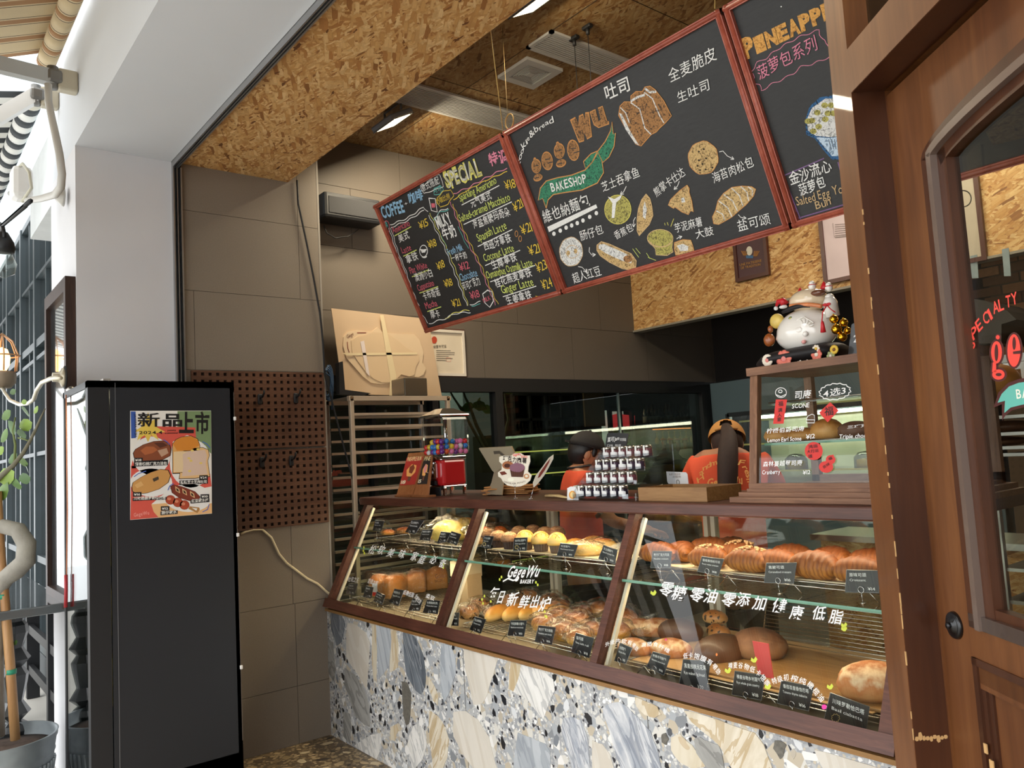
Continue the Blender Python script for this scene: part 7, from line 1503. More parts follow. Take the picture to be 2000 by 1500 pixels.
for z_ in (.55,.85,1.15,1.45,1.7): m=MB(); m.box((cx0+.03,cy0+.05,z_),(CX-.03,cy1-.03,z_+.006),GLASS); m.build('shelf',t)
m=MB(); m.cyl((cx0+.03,DY0+.02,cz+.012),(cx0+.10,DY0+.02,cz+.012),.012,M('b8b4ac',.3,.8)); m.box((CX-.09,cy0+.01,cz),(CX-.03,cy0+.04,cz+.012),M('c8c4ba',.4,.5)); m.build('top_hinge',t)
YB_=M('e8c028',.35,0,.06,12,0,.4)
G='yellow bottles in the black cabinet'
for si,z_ in enumerate((.556,.856,1.156,1.456)):
    for i in range(4):
        x=-4.31+.13*i
        if si==0 and i==0:
            bt=thing('drink_bottle','x','bottle',(x,.83,z_),G); m=MB(); m.lathe([(.0,0),(.032,0),(.033,.13),(.028,.17),(.014,.20),(.014,.215),(0,.215)],(0,0,0),YB_,14); m.build('bottle_body',bt,world=False); m=MB(); m.lathe([(.016,.212),(.016,.235),(0,.235)],(0,0,0),WHITE,12); m.build('cap',bt,world=False); o=bt
        else: o=dup(bt,(x,.83,z_))
        o['label']='yellow drink bottle, %s from the left on the %s shelf of the cabinet'%(ordn(i,4),('lowest','second','third','fourth')[si]); o['group']=G
area('cabinet_light',(-4.1,.82,1.93),(0,0,0),.4,.03,2.5,(1,.9,.6))
m=MB(); m.tube([(cx0+.12,DY0-.006,cz-.02),(cx0+.13,DY0-.006,1.4),(cx0+.10,DY0-.006,1.1)],.003,M('c07a58',.5),6); m.tube([(cx0+.10,DY0-.009,1.1),(cx0+.10,DY0-.009,1.03),(cx0+.09,DY0-.009,.95)],.008,M('9a2028',.5),8); m.build('door_cord',None,label='copper coloured cord with a red end hanging down the glass cabinet',cat='cord')
# poster
hz=zoom(0,750,4); PP=PL((CX+.0015,1,1.5),(0,1,0),(0,0,1)); t=thing('poster','colourful new products poster of breads on the side of the black cabinet','poster',(CX,1.05,1.35)); m=MB()
pc=[(1017,210),(1648,208),(1655,1012),(1017,1062)]
def flat(h): return M(h,.45,0,.0)
m.poly(PP,[hz(*p) for p in pc],flat('eeeae2'),.0022,.0022); m.build('sheet',t); m=MB()
def pg(pts,h,l=.0027): m.poly(PP,[hz(*p) for p in pts],flat(h),l)
pg([(1385,212),(1647,210),(1649,545),(1570,470),(1530,420),(1525,340),(1385,335)],'7c9468'); 
pg([(1100,420),(1180,330),(1400,335),(1525,340),(1530,420),(1460,400),(1350,450),(1330,560),(1335,640),(1030,660),(1025,640),(1045,540),(1070,500)],'d85a4c',.0024)
pg([(1022,640),(1330,640),(1380,730),(1500,740),(1640,700),(1652,800),(1500,830),(1300,840),(1180,940),(1020,1055),(1020,900)],'d85a4c',.0024); pg([(1020,920),(1180,930),(1260,1040),(1017,1060)],'d85a4c',.0025); pg([(1180,940),(1300,930),(1400,980),(1653,930),(1655,1010),(1240,1044),(1200,1000)],'e8b880',.0026)
for c,r in (((1180,560),(150,150)),((1490,620),(165,190)),((1180,770),(165,110)),((1470,890),(185,110))): pg([(c[0]+r[0]*cos(i*pi/12),c[1]+r[1]*sin(i*pi/12)) for i in range(24) if c[0]+r[0]*cos(i*pi/12)<1648],'eceae6',.0028)
pg([(1155,220),(1180,290),(1240,260),(1210,330),(1290,375),(1215,385),(1240,440),(1180,400),(1155,455),(1130,400),(1070,440),(1090,370),(1040,375),(1110,330),(1080,270),(1135,300)],'e8c858',.0029)
pg([(1020,215),(1058,215),(1060,422),(1024,425)],'3a5aa8',.003)
m.text(PP,'NEW ARRIVAL',hz(1052,412),hz(1046,232),4,flat('1c1c28'),.0034,.01)
def pt_(st,a,b,h,c='1e1c1c',wt=.02,l=.0034): m.text(PP,st,hz(*a),hz(*b),h/4,flat(c),l,wt)
pt_('新',(1068,335),(1245,335),110,wt=.015); pt_('品',(1258,332),(1425,332),100,wt=.03); pt_('上',(1395,388),(1510,388),165,wt=.04); pt_('市',(1520,388),(1632,388),165,wt=.03); pt_('2024.4',(1085,392),(1268,390),24,wt=.02); pt_('yummy',(1305,368),(1375,366),13); pt_('economical',(1285,390),(1388,388),13)
def blob(pts,h,o='2a1610'):
    q=[Vector(p) for p in pts]; c=sum(q,Vector((0,0)))/len(q); pg([tuple(c+(p-c)*1.04) for p in q],o,.0030); pg(pts,h,.0032)
blob([(1042,540),(1060,510),(1120,475),(1200,450),(1270,445),(1320,470),(1333,515),(1325,560),(1270,590),(1180,605),(1090,600),(1050,575)],'8a4c30'); pg([(1095,520),(1140,488),(1200,490),(1230,515),(1190,540),(1130,555)],'b0643c',.0033); pg([(1200,460),(1270,455),(1310,480),(1250,500)],'5a3024',.0033); pg([(1230,520),(1300,500),(1315,540),(1260,570)],'c09a80',.0033)
blob([(1348,470),(1375,435),(1420,415),(1490,408),(1540,430),(1558,480),(1550,690),(1350,695)],'e0a860'); pg([(1350,470),(1380,432),(1440,412),(1500,412),(1545,440),(1555,480),(1480,520),(1380,520)],'d88a34',.0033); pg([(1355,530),(1545,520),(1545,685),(1355,690)],'e8cca0',.0033)
blob([(1410,545),(1440,515),(1500,500),(1580,498),(1625,515),(1632,560),(1620,600),(1635,720),(1520,735),(1400,738),(1415,640)],'e6bd84'); pg([(1425,550),(1470,525),(1600,515),(1615,560),(1605,620),(1620,705),(1420,722),(1430,640)],'dcc0ac',.0034)
for x,y in ((1475,580),(1490,600),(1568,618),(1500,520),(1545,510),(1480,680)): pg([(x+14*cos(i),y+9*sin(i)) for i in range(6)],'e8cc70',.0035)
blob([(1032,800),(1040,770),(1100,730),(1180,690),(1250,668),(1310,675),(1328,715),(1310,770),(1240,820),(1150,850),(1070,858),(1035,835)],'d09a58'); pg([(1190,740),(1235,722),(1240,745),(1200,765)],'4a4034',.0034); pg([(1050,790),(1100,760),(1120,790),(1070,815)],'e0b070',.0034)
blob([(1332,800),(1360,788),(1430,805),(1520,840),(1560,880),(1548,905),(1480,912),(1400,890),(1345,850)],'7e3626'); 
for x,y in ((1385,828),(1440,845),(1500,865)): pg([(x-18,y-30),(x+14,y-8),(x+20,y+26),(x-14,y+6)],'e8c894',.0034); pg([(x-10,y-18),(x+8,y-4),(x+12,y+16),(x-8,y+4)],'3a2018',.0035)
pg([(1480,955),(1555,965),(1560,980),(1540,1008),(1470,975)],'b0824c',.0032); pg([(1495,966),(1540,972),(1532,990)],'eceae6',.0033)
for x,y in ((1330,905),(1388,925),(1440,945)): blob([(x+38*cos(i*pi/8),y+36*sin(i*pi/8)) for i in range(16)],'b04a30'); pg([(x-10+16*cos(i*pi/5),y-8+12*sin(i*pi/5)) for i in range(10)],'d88a6a',.0035)
for st,pr,a,b in (('榴香核桃巧克力法包','¥18',(1045,590,1310,640),(1052,604)),('粒粒芝士芝麻吐司','¥24',(1400,742,1622,784),(1560,740)),('川味腊肠罗勒恰巴塔','¥16',(1035,880,1300,908),(1042,872)),('红豆碱水棒','¥10',(1486,892,1634,928),(1570,888)),('肠仔碱水','¥12',(1252,984,1386,1020),(1260,982))):
    pg([(a[0],a[1]+12),(a[2],a[1]+2),(a[2],a[3]-6),(a[0],a[3]+6)],'18181a',.0036); pg([(b[0]-5,b[1]-26),(b[0]+62,b[1]-28),(b[0]+62,b[1]+8),(b[0]-5,b[1]+8)],'18181a',.00355)
    pt_(st,(a[0]+8,a[3]-1),(a[2]-8,a[3]-9),26,'f0efe8',.02,.004); pt_(pr,(b[0]+2,b[1]),(b[0]+52,b[1]-2),17,'f0efe8',.02,.004)
pt_('GegeWu',(1045,1038),(1165,1018),30,'f0a8a0',.01)
for pts in (((1275,435),(1300,450),(1325,475)),((1580,450),(1615,470),(1640,500)),((1045,725),(1080,700),(1140,680)),((1310,830),(1325,795),(1355,778)),((1580,1000),(1620,980),(1632,940))): m.line(PP,[hz(*p) for p in pts],1.6,flat('4a6ac0'),.0036)
m.build('print',t)
# ================================================================ STREET SIDE, LEFT
# menu board on the column
t=thing('wall_board','brown framed glazed display board on the street face of the white column','board',(-4.7,.74,.9)); m=MB(); a,b,c,d=-5.04,-4.41,.91,2.555
for p,q in (((a,.722,c),(b,.768,c+.07)),((a,.722,d-.07),(b,.768,d)),((a,.722,c+.07),(a+.05,.768,d-.07)),((b-.05,.722,c+.07),(b,.768,d-.07))): m=MB(); m.box(p,q,W_BROWN); m.build('frame_rail',t)
m=MB(); m.box((a+.05,.745,c+.07),(b-.05,.75,d-.07),M('30363a',.12,0,.1,3,0,1.0)); m.build('glazed_panel',t)
# window front of the neighbouring house
WY=.98; nb=MB(); nb.box((-14,WY+.06,3.74),(-5.12,1.26,6),M('c4d4da',.8,0,.03)); nb.box((-14,WY,0),(-5.12,1.1,.25),M('4a4e50',.8)); nb=nb.build('wall_street',None,kind='structure')
m=MB(); m.box((-6.15,.80,ony(82,430,.8).z),(-5.122,WY+.05,ony(82,290,.8).z),M('dfe3e4',.7)); m.build('wall_box',None,label='white boxed ledge on the wall beside the striped awning arm',cat='ledge')
wf=MB(); xs_=[-5.2,-6.33,-7.22,-8.0,-8.95,-9.9,-11.0,-12.2,-13.4]
FRM=M('3c474c',.45,0,.08,5)
for i,x in enumerate(xs_):
    wf.box((x-.035,WY-.02,.2),(x+.035,WY+.06,3.74),FRM)
    if i<len(xs_)-1: xm=(x+xs_[i+1])/2; wf.box((xm-.016,WY,.2),(xm+.016,WY+.04,3.74),FRM)
for z_,th in ((3.72,.05),(3.15,.025),(2.62,.06),(2.50,.03),(1.75,.03),(.95,.05),(.3,.06)): wf.box((-13.4,WY-.01,z_-th/2),(-5.2,WY+.05,z_+th/2),FRM)
wf=wf.build('window_3',None,kind='structure')
WG=thin_glass('street_window_glass','8a9a98',2.2,.22)
for i in range(len(xs_)-1):
    for z0,z1 in ((.33,.93),(.97,1.74),(1.77,2.49),(2.65,3.14),(3.17,3.70)): m=MB(); m.box((xs_[i+1]+.036,WY+.02,z0),(xs_[i]-.036,WY+.024,z1),WG); m.build('pane',wf)
# awnings
def awning(lab,x0,x1,yr,zr,r,stripes,out,drop,pitch,flip=False):
    t=thing('awning',lab,'awning',((x0+x1)/2,yr,zr),'rolled street awnings'); n=max(1,int(abs(x1-x0)/pitch)); m=MB(); f=MB(); k=0; x=x0
    seq=stripes; i=0
    while x>x1:
        w_,mt=seq[i%len(seq)]; xe=max(x-w_,x1); m.lathe([(r,0),(r,xe-x)],(x,yr,zr),mt,20,True,(1,0,0))
        f.add([(x,yr-r*.5,zr+r),(xe,yr-r*.5,zr+r),(xe,yr-out,zr-drop),(x,yr-out,zr-drop)],[(0,1,2,3)],mt); x=xe; i+=1
    m.build('roller',t); f.build('fabric',t)
    m=MB(); m.lathe([(0,0),(r*1.05,0),(r*1.05,.02),(r*.6,.05),(.02,.07),(0,.07)],(x0,yr,zr),M('cfc8b8',.4),18,True,(1,0,0)); m.build('end_cap',t)
    m=MB(); m.bar((x0,yr-out,zr-drop),(x1,yr-out,zr-drop),.05,.08,(0,0,1),M('d4d4d0',.4)); m.build('front_bar',t); return t
TAN=M('cbb894',.8,0,.04,10);TB=M('a07850',.8,0,.04,10);TL_=M('4a3a2c',.8);AWW=M('e6e6e2',.8,0,.03);AWK=M('3a3e42',.8,0,.05)
tanS=[(.115,TAN),(.006,TL_),(.012,TAN),(.045,TB),(.012,TAN),(.006,TL_)]
YR_=.69
e1=ony(90,122,YR_); t=awning('tan and brown striped awning with its rolled tube at the top left',-1.8,e1.x,YR_,e1.z,.046,tanS,2.5,1.02,.2)
e2=ony(62,198,YR_); t2_=awning('black and white striped awning lower on the left beyond the tan one',e2.x,-13.5,YR_,e2.z,.055,[(.10,AWK),(.10,AWW)],2.6,.55,.2)
AL=M('b4b4b0',.4,.4); BKT=M('7c7a76',.4,.7)
def arm(par,lab,pts,mt):
    m=MB(); m.bar(pts[0],pts[1],.05,.07,(0,0,1),mt); m.bar(Vector(pts[0])+Vector((0,0,.037)),Vector(pts[1])+Vector((0,0,.037)),.012,.012,(0,0,1),M('8a8884',.4,.5)); o=m.build('folding_arm',par,label=lab)
    m=MB(); p=Vector(pts[0]); m.rbox(p-Vector((.04,.03,.035)),p+Vector((.04,.04,.035)),BKT,.015); m.cyl(p+Vector((0,0,-.055)),p+Vector((0,0,.055)),.026,BKT); m.build('shoulder_joint',o)
    m=MB(); m.rbox((p.x-.03,p.y+.02,p.z-.06),(p.x+.03,.769,p.z+.05),M('b8b09c',.5),.01); m.build('wall_bracket',o)
p0=ony(103,152,.66); arm(t,'grey folding arm',(p0,onx(-60,112,-4.2)),AL)
p0=ony(70,186,.66); arm(t2_,'white folding arm',(p0,onx(-60,262,-4.9)),M('e0e0de',.5))
# motor box, lamp base and conduit
p=ony(38,358,.58); t=thing('junction_box','white plastic box with cables below the black and white roller','box',p); m=MB(); m.rbox((p.x-.08,p.y-.04,p.z-.09),(p.x+.05,p.y+.06,p.z+.09),WHITE,.03); m.build('box',t)
m=MB(); m.tube([p+Vector((.03,0,.085)),p+Vector((.12,0,.07)),p+Vector((.2,.02,-.0)),p+Vector((.2,.03,-.08)),p+Vector((.1,0,-.13))],.008,M('c8c6b4',.5),6); m.build('cable',t)
m=MB(); m.tube([ony(*q,.60) for q in ((94,165),(95,200),(102,235),(108,262),(116,300),(121,340),(119,365),(108,380),(80,388),(50,392),(20,378))],.016,M('c4c2bc',.5),10); m.build('conduit',None,label='curved grey conduit running down the white wall from the awning joint',cat='pipe')
m=MB(); c=ony(125,385,.75); m.lathe([(.0,.05),(.02,.04),(.045,.012),(.05,0)],c,M('b4b2ac',.4,.5),20,True,(0,-1,0)); m.build('wall_rosette',None,label='round metal wall rosette where the conduit meets the column',cat='fitting')
# caged wall lamp on a bent arm, mounted on the board
m=0; q=ony(126,737,.69); t=thing('cage_lamp','lit caged wall lamp on a bent pipe arm at the left edge','lamp',q); m=MB(); m.lathe([(.045,0),(.045,.012),(.03,.018),(.022,.03),(.022,.05)],q,M('c4bca8',.35,.5),16,True,(0,-1,0)); m.build('wall_plate',t); BLKp=MB(); BLKp.lathe([(.055,0),(.055,.006)],q+Vector((0,.004,0)),DARK,16,True,(0,-1,0)); BLKp.build('back_plate',t)
m=MB(); m.tube([ony(*v,.60) for v in ((118,738),(100,739),(82,747),(72,762),(66,780),(55,788),(38,790),(20,782),(10,768),(4,756))],.010,M('cfc8b4',.35,.5),10); m.build('pipe_arm',t)
c=ony(4,745,.6); m=MB(); m.lathe([(.0,0),(.05,0),(.075,.03),(.078,.08),(.07,.10),(.0,.10)],c-Vector((0,0,.04)),M('8a7a66',.5,.4),18); m.build('lamp_holder',t)
m=MB(); m.lathe([(.015,.0),(.04,.05),(.045,.10),(.03,.15),(0,.165)],c+Vector((0,0,.05)),EM('ffc070',5),14); m.build('bulb',t)
m=MB()
for i in range(6):
    a=2*pi*i/6; m.tube([c+Vector((.085*cos(a),.085*sin(a),.06)),c+Vector((.095*cos(a),.095*sin(a),.16)),c+Vector((.06*cos(a),.06*sin(a),.25)),c+Vector((0,0,.30))],.005,M('c89a70',.4,.4),6)
m.tube([c+Vector((.096*cos(i*pi/10),.096*sin(i*pi/10),.16)) for i in range(21)],.005,M('c89a70',.4,.4),6,False); m.build('wire_cage',t)
# string light
c=ony(7,485,.3); t=thing('string_light','black socket string light bulb hanging before the street windows','lamp',c); m=MB(); m.tube([ony(*v,.3) for v in ((-10,430),(5,440),(60,392))],.006,BLACK,6); m.tube([ony(*v,.3) for v in ((-10,470),(5,440),(50,402))],.006,BLACK,6); m.tube([ony(*v,.3) for v in ((5,440),(9,460),(7,475))],.006,BLACK,6); m.build('cord',t); m=MB(); m.lathe([(.012,.05),(.028,.02),(.032,0),(.03,-.012)],c,BLACK,14); m.build('socket',t); m=MB(); m.lathe([(.02,-.01),(.036,-.05),(.03,-.08),(0,-.095)],c,GLASS,14); m.build('bulb',t)
# potted tree in a galvanised tub
t=thing('potted_tree','young tree with bent grey stem and bamboo cane in a galvanised tub','potted plant',(-3.4,.38,0)); c=ony(10,1440,.36); cx,cy=c.x,.36
GAL=M('9aa2a6',.4,.6,.12,12); rb=abs(onz(102,1425,.62).x-cx) if False else .26; zt8=ony(100,1412,.36).z
fwdv=-Vector((R[0][2],R[1][2],0)).normalized(); c=onz(4,1440,.35); zt8=.35; c.z=0; rb=.232; CT=Vector((c.x,c.y,.5)); t.location=(c.x,c.y,0)
def pv(px,py,d=0): return onpl(px,py,CT+fwdv*d,fwdv)
m=MB(); m.lathe([(rb*.78,0),(rb*.80,.01),(rb*.93,zt8-.10),(rb*.95,zt8-.09),(rb*.94,zt8-.08),(rb*.97,zt8-.03),(rb*.99,zt8-.025),(rb,zt8-.004),(rb*1.01,zt8),(rb*.97,zt8),(rb*.94,zt8-.06)],c,GAL,48); m.v=[(x+ (.004 if False else 0),y,z) for x,y,z in m.v]; m.build('tub',t)
m=MB()
for i in range(48): a=2*pi*i/48; r0,r1=rb*.81,rb*.93; m.cyl(c+Vector((r0*cos(a),r0*sin(a),.03)),c+Vector((r1*cos(a),r1*sin(a),zt8-.13)),.007,GAL,n=6)
m.build('ribs',t,kind='stuff'); m=MB(); a=-.62; hp=c+Vector((rb*.98*cos(a),rb*.98*sin(a),zt8-.07)); m.rbox(hp-Vector((.03,.02,.02)),hp+Vector((.03,.01,.02)),M('6a5a4c',.6,.4),.006); m.tube([hp+Vector((-.025,-.02,0)),hp+Vector((-.04,-.03,-.06)),hp+Vector((-.035,-.03,-.12))],.005,GAL,6); m.tube([hp+Vector((.025,-.02,0)),hp+Vector((.03,-.03,-.06)),hp+Vector((.025,-.03,-.12))],.005,GAL,6); m.build('handle',t)
m=MB(); m.lathe([(rb*.95,0),(rb*.5,.012),(0,.02)],c+Vector((0,0,zt8-.06)),M('5a4a40',.95,0,.3,40,.8),32); m.build('soil',t)
m=MB(); a_=pv(30,1440); BAM=wood('bamboo_cane','b08a5c','c49c6c','d0ac7c',(30,30,1),.5); m.tube([pv(30,1445),pv(20,1300),pv(10,1180),pv(1,1080),pv(-6,960)],.021,BAM,12); m.build('cane',t)
m=MB()
for v in ((7,1165),(22,1312)): m.cyl(pv(*v)-Vector((0,0,.01)),pv(*v)+Vector((0,0,.012)),.0225,M('2a8a6a',.5),n=12)
m.build('green_tie',t)
BARK=M('8f8b82',.9,0,.18,14,.6); pr=[pv(*v) for v in ((-15,1035),(5,1028),(35,1035),(52,1062),(50,1095),(30,1115),(10,1130),(-8,1160),(-14,1300),(-14,1440))]
m=MB(); m.tube(pr,[.035,.036,.038,.042,.045,.045,.04,.04,.045,.05],BARK,12); m.build('stem',t)
m=MB(); br=[(-10,940),(25,910),(45,885),(58,862),(70,838),(80,815),(88,798)]; m.tube([pv(*v) for v in br],[.014,.012,.010,.008,.007,.005,.003],M('6e6a58',.8),7); m.tube([pv(*v) for v in ((28,905),(30,870),(25,840),(30,815))],[.007,.006,.005,.004],M('6e7a4a',.8),6); m.tube([pv(*v) for v in ((58,862),(48,858),(35,855))],.004,M('6e7a4a',.8),6); m.build('branch',t)
LF=[M(h,.5,0,.2,20,0,.2) for h in ('5a7a34','3e5e2c','7e9a3c','4a6a30')]; n=0
for (px,py,r,a) in ((12,810,13,.5),(50,805,13,-.6),(50,830,17,.2),(22,835,15,2.2),(8,850,14,.9),(42,848,13,-.2),(70,800,8,.8),(25,895,13,.6),(45,903,13,-.2),(52,915,10,-1.0),(12,930,22,.3),(30,945,17,-.3),(5,960,20,.8),(48,935,15,.1),(0,880,11,.5),(32,1040,0,0),(25,765,8,.3),(15,1275,8,2.4),(30,1255,6,.6),(47,785,7,.2)):
    if not r: continue
    c=pv(px,py,random.uniform(-.04,.06)); L_=r/F*3.8*1.25; m=MB(); vs=[];u=Vector((cos(a)*.62,cos(a)*.78*.6,sin(a)));v=Vector((-sin(a)*.62,-.3,cos(a)));nn=7
    out=[(-1,0),(-.7,.42),(-.1,.62),(.5,.45),(1,0),(.5,-.45),(-.1,-.62),(-.7,-.42)]
    P=[c+u*x*L_+v*y*L_-u.cross(v)*(abs(y)*.25*L_) for x,y in out]+[c+u*L_*-.3,c+u*L_*.4]; m.add(P,[(0,1,8),(1,2,8),(2,9,8),(2,3,9),(3,4,9),(4,5,9),(5,6,9),(6,8,9),(6,7,8),(7,0,8)],LF[n%4],True); m.build('leaf',t); n+=1
# black table with a turned leg and a dark bench behind
c=onz(50,1412,0); c=Vector((-5.75,.55,0)); lx=ony(50,1300,.60).x
t=thing('outdoor_table','black outdoor table with a thick turned leg behind the galvanised tub','table',(lx,.55,0)); zt9=ony(45,1170,.60).z; m=MB(); m.rbox((lx-1.5,.25,zt9-.045),(lx+.28,.76,zt9),M('565a5c',.15,0,.1,4,0,.8),.008); m.build('table_top',t)
pf=[(.0,0),(.07,0),(.07,zt9*.33),(.06,zt9*.36),(.035,zt9*.38),(.075,zt9*.42),(.04,zt9*.48),(.06,zt9*.58),(.065,zt9*.62),(.04,zt9*.66),(.075,zt9*.70),(.04,zt9*.76),(.065,zt9*.84),(.06,zt9*.88),(.045,zt9*.9),(.05,zt9-.05),(0,zt9-.05)]
m=MB(); m.lathe(pf,(lx,.55,0),M('1e2224',.35,0,.05,5,0,.4),8,False); m.build('leg',t); m=MB(); m.lathe(pf,(lx-1.3,.60,0),M('1e2224',.35,0,.05,5,0,.4),8,False); m.build('leg',t)
bx0=ony(98,1280,.75).x; t=thing('bench','low black slatted bench before the street windows','bench',(bx0-.8,.8,0)); 
for z_ in (.18,.46,.72): m=MB(); m.box((bx0-1.8,.86,z_),(bx0+.2,.89,z_+.06),BLACK); m.build('rail',t)
for x in (bx0+.1,bx0-.8,bx0-1.7): m=MB(); m.box((x-.03,.85,0),(x+.03,.93,.78),BLACK); m.build('leg',t)
# ================================================================ NEIGHBOURING ROOM SEEN THROUGH WINDOW 1
NW=M('2c3432',.8,0,.08,3); m=MB(); m.box((-11.6,1.3,0),(-11.5,11,3.2),NW); m.box((-11.6,10.9,0),(-4.95,11,3.2),M('241c18',.8)); m.box((-11.6,1.2,0),(-5.12,1.27,3.2),M('3a4240',.8)); m.build('wall_far',None,kind='structure')
m=MB(); m.box((-11.6,1.26,2.95),(-4.95,11,3.05),M('2a2622',.8)); m.build('ceiling_far',None,kind='structure')
m=MB(); m.box((-11.6,1.27,-.1),(-4.95,11,-.002),M('4a443c',.5)); m.build('floor_far',None,kind='structure')
m=MB(); m.box((-4.95,6.9,0),(-4.9,11,3),M('2a2622',.8)); m.build('wall_side',None,kind='structure')
a_=onx(905,800,-6.2); b_=onx(960,800,-6.2); m=MB(); m.box((-6.6,a_.y,0),(-6.2,b_.y,2.95),M('9aa096',.8,0,.05,3)); m.build('pillar',None,label='pale grey pillar behind the kitchen window',cat='pillar')
def nframe(nm,lab,cat,X,quad,nv,nh,pane,fw=.04):
    a,b=onx(*quad[0],X),onx(*quad[1],X); y0,y1=sorted((a.y,b.y)); z1,z0=max(a.z,b.z),min(a.z,b.z); t=thing(nm,lab,cat,(X,(y0+y1)/2,z0)); m=MB()
    for i in range(nv+1): y=y0+(y1-y0)*i/nv; m.box((X-.03,y-fw/2,z0),(X+.03,y+fw/2,z1),IRON)
    for j in range(nh+1): z=z0+(z1-z0)*j/nh; m.box((X-.03,y0,z-fw/2),(X+.03,y1,z+fw/2),IRON)
    m.build('frame',t)
    for i in range(nv):
        for j in range(nh): m=MB(); m.box((X-.006,y0+(y1-y0)*i/nv+fw/2,z0+(z1-z0)*j/nh+fw/2),(X,y0+(y1-y0)*(i+1)/nv-fw/2,z0+(z1-z0)*(j+1)/nh-fw/2),pane); m.build('pane',t)
    return t
nframe('partition_window','large dark grid window of the bar beyond the kitchen glass','window',-9.2,((1000,770),(1135,960)),4,4,thin_glass('bar_glass','7a8684',2.0,.04))
a_,b_=onx(1138,752,-8.8),onx(1182,832,-8.8); t=thing('slatted_blind','dark wooden slatted blind between the bar windows','blind',(-8.8,(a_.y+b_.y)/2,b_.z))
for i in range(22): z=b_.z+(a_.z-b_.z)*i/22; m=MB(); m.box((-8.82,a_.y,z),(-8.79,b_.y,z+.03),M('7a6a50',.6)); m.build('slat',t)
# street opening behind the bar; panel and red umbrella glow in place of daylight
a_,b_=onx(1190,800,-9.0),onx(1240,905,-9.0); t=thing('street_window','narrow window with daylight and a red umbrella seen through the bar','window',(-9.0,(a_.y+b_.y)/2,b_.z)); m=MB()
for y in (a_.y,(a_.y*.55+b_.y*.45),b_.y): m.box((-9.03,y-.03,b_.z),(-8.97,y+.03,a_.z),IRON)
for z in (a_.z,b_.z,(a_.z+2.2*b_.z)/3.2): m.box((-9.03,a_.y,z-.03),(-8.97,b_.y,z+.03),IRON)
m.build('frame',t); m=MB(); m.box((-9.2,a_.y,b_.z),(-9.18,b_.y,a_.z),EM('b8c4b4',.6)); m.build('daylight_glow_panel',t)
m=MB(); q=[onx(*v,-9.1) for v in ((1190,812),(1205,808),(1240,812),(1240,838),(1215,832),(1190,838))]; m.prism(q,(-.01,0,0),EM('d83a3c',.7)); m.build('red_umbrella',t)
m=MB()
for v,r in (((1205,848),.16),((1225,845),.18),((1232,880),.25),((1200,882),.2)): m.ell(onx(*v,-9.13),(.02,r*.7,r*.6),M('4a7a3a',.8,0,.4,40),10,6)
m.build('greenery',t)
# bar shelves with bottles, hanging glasses, copper stools, bowl
XB=-7.6
sh=thing('back_bar_shelf','dark back bar shelf with light strips behind the window','shelf',onx(1330,790,XB)); 
for (p1,p2,em) in (((1262,832),(1402,826),None),((1275,838),(1402,834),'e8843a'),((1262,900),(1402,900),None)):
    a_,b_=onx(*p1,XB),onx(*p2,XB); m=MB(); m.box((XB-.25,a_.y,a_.z-.02),(XB,b_.y,a_.z),EM(em,2.2) if em else M('3a2c22',.6)) if not em else m.box((XB-.01,a_.y,a_.z-.012),(XB,b_.y,a_.z),EM(em,2.2)); m.build('shelf_board' if not em else 'light_strip',sh)
BTM=[M(h,.2,0,.1,10,0,.6) for h in ('1c2418','2a1a12','3a3018','14161a')]; LBm=M('a8a48c',.6); zsh=onx(1262,832,XB).z; ya,yb=onx(1268,800,XB).y,onx(1400,800,XB).y; bpz=[]
G='bottles on the back bar shelf'
for i in range(20):
    y=ya+(yb-ya)*(i+.5)/20; 
    if i<4: 
        t=thing('bar_bottle','x','bottle',(XB-.12,y,zsh),G); m=MB(); m.lathe([(0,0),(.035,0),(.037,.18),(.014,.24),(.014,.31),(0,.31)],(0,0,0),BTM[i],12); m.build('glass_body',t,world=False); m=MB(); m.lathe([(.0375,.05),(.0375,.14)],(0,0,0),LBm,12); m.build('paper_label',t,world=False); bpz.append(t); o=t
    else: o=dup(bpz[(i*7)%4],(XB-.12,y,zsh)); o.scale=(1,1,random.uniform(.85,1.1))
    o['label']='dark bottle, %s from the left on the back bar shelf'%ordn(i,20)
G='glasses hanging under the back bar'
for i in range(12):
    y=ya+(yb-ya)*(i+.5)/12; z=onx(1330,842,XB).z
    if i==0: t=thing('wine_glass','x','glass',(XB+.05,y,z),G); m=MB(); m.lathe([(.03,0),(.004,-.006),(.004,-.07),(.03,-.10),(.034,-.14),(.028,-.17)],(0,0,0),M('c8a070',.15,0,.1,10,0,.8),12); m.build('glass_shape',t,world=False); gp=t; o=t
    else: o=dup(gp,(XB+.05,y,z))
    o['label']='stemmed glass, %s from the left under the bar shelf'%ordn(i,12)
for i in range(4):
    a_=onx(1296+14*i,858,-7.3); t=thing('copper_lamp','small copper domed lamp, %s from the left on the bar'%ordn(i,4),'lamp',a_,'copper lamps on the bar'); m=MB(); m.lathe([(.05,-.01),(.045,.01),(.0,.02)],a_,M('b8603a',.3,.7),14); m.build('dome',t); m=MB(); m.cyl(a_,a_-Vector((0,0,.16)),.03,M('7a3a24',.3,.6)); m.build('stand',t)
a_=onx(1346,888,-6.6); m=MB(); m.lathe([(.02,-.12),(.06,-.10),(.02,-.06),(.09,-.03),(.13,.02),(.11,.07),(.0,.08)],a_,M('b4b4a0',.4),18); m.build('coffee_grinder_hopper',None,label='pale bulbous hopper between the two people behind the glass',cat='hopper')
m=MB(); a1_=onx(1270,915,-6.6); b1_=onx(1400,915,-6.6); m.box((-6.9,a1_.y,0),(-6.4,6.2,a_.z-.12),M('3a342e',.7)); m.build('bar_counter',None,label='dark bar counter behind the window under the pale hopper',cat='counter')
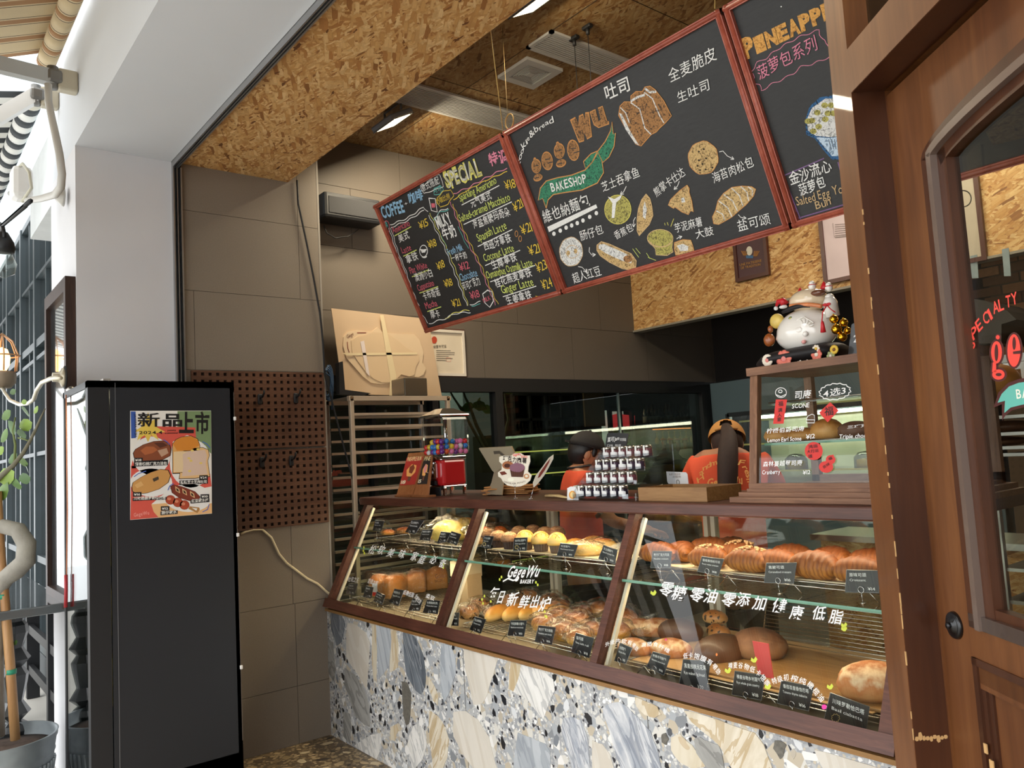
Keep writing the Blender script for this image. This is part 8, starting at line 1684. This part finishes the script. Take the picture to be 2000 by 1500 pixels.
# reflection of the display counter, built as a greenish glass box
a1_=onx(960,850,-5.9);b1_=onx(1135,850,-5.9); t=thing('counter_reflection','greenish box for a reflected counter with thin yellow light lines behind the window','counter',(-6.1,(a1_.y+b1_.y)/2,0)); m=MB(); m.box((-6.3,a1_.y,0),(-5.9,b1_.y,1.38),M('33382e',.3)); m.build('reflected_body',t); m=MB(); m.box((-6.3,a1_.y,1.38),(-5.9,b1_.y,a1_.z),thin_glass('green_glass','a8b088',2,.08)); m.build('reflected_hood',t)
for z_ in (.0,-.22): m=MB(); m.box((-5.9,a1_.y+.1,1.55+z_),(-5.895,b1_.y,1.562+z_),EM('e8e070',1.0)); m.build('light_line',t)
# leafy plants behind the glass
LG=[M(h,.5,0,.2,20) for h in ('6a8a3a','4e6e2c')]
def vine(lab,X,stems,leaves):
    t=thing('tall_plant',lab,'plant',onx(*stems[0][-1],X))
    for s_ in stems: m=MB(); P=[onx(*v,X) for v in s_]; m.tube(P,[.006+.012*i/(len(P)-1) for i in range(len(P))],M('6a6a44',.8),7); m.build('stem',t)
    for i,(x,y,r,a) in enumerate(leaves):
        c=onx(x,y,X); L_=r/F*5.2*1.5; u=Vector((.1,cos(a),sin(a)));v=Vector((.5,-sin(a),cos(a))); out=[(-1,0),(-.5,.5),(.2,.55),(1,0),(.2,-.55),(-.5,-.5)]
        m=MB(); m.add([c+u*p*L_+v*q*L_ for p,q in out]+[c-Vector((.02,0,0))],[(k,(k+1)%6,6) for k in range(6)],LG[i%2],True); m.build('leaf',t)
vine('tall leafy plant with bent stems right of the gumball machine',-5.3,[[(870,748),(885,775),(905,805),(930,850),(955,890),(985,950)],[(903,755),(908,775),(918,795),(930,830),(950,870)]],[(880,748,12,-.2),(872,755,8,2),(915,795,14,.1),(938,793,14,-.4),(952,800,12,-.6),(900,797,8,2.6),(935,785,9,1.2),(960,802,8,-.7)])
vine('slim plant with one thin curved stem behind the window mullion',-5.6,[[(985,760),(988,790),(993,820),(985,850),(982,880)]],[(985,757,11,.2),(978,765,8,2.6),(993,765,9,-.4)])
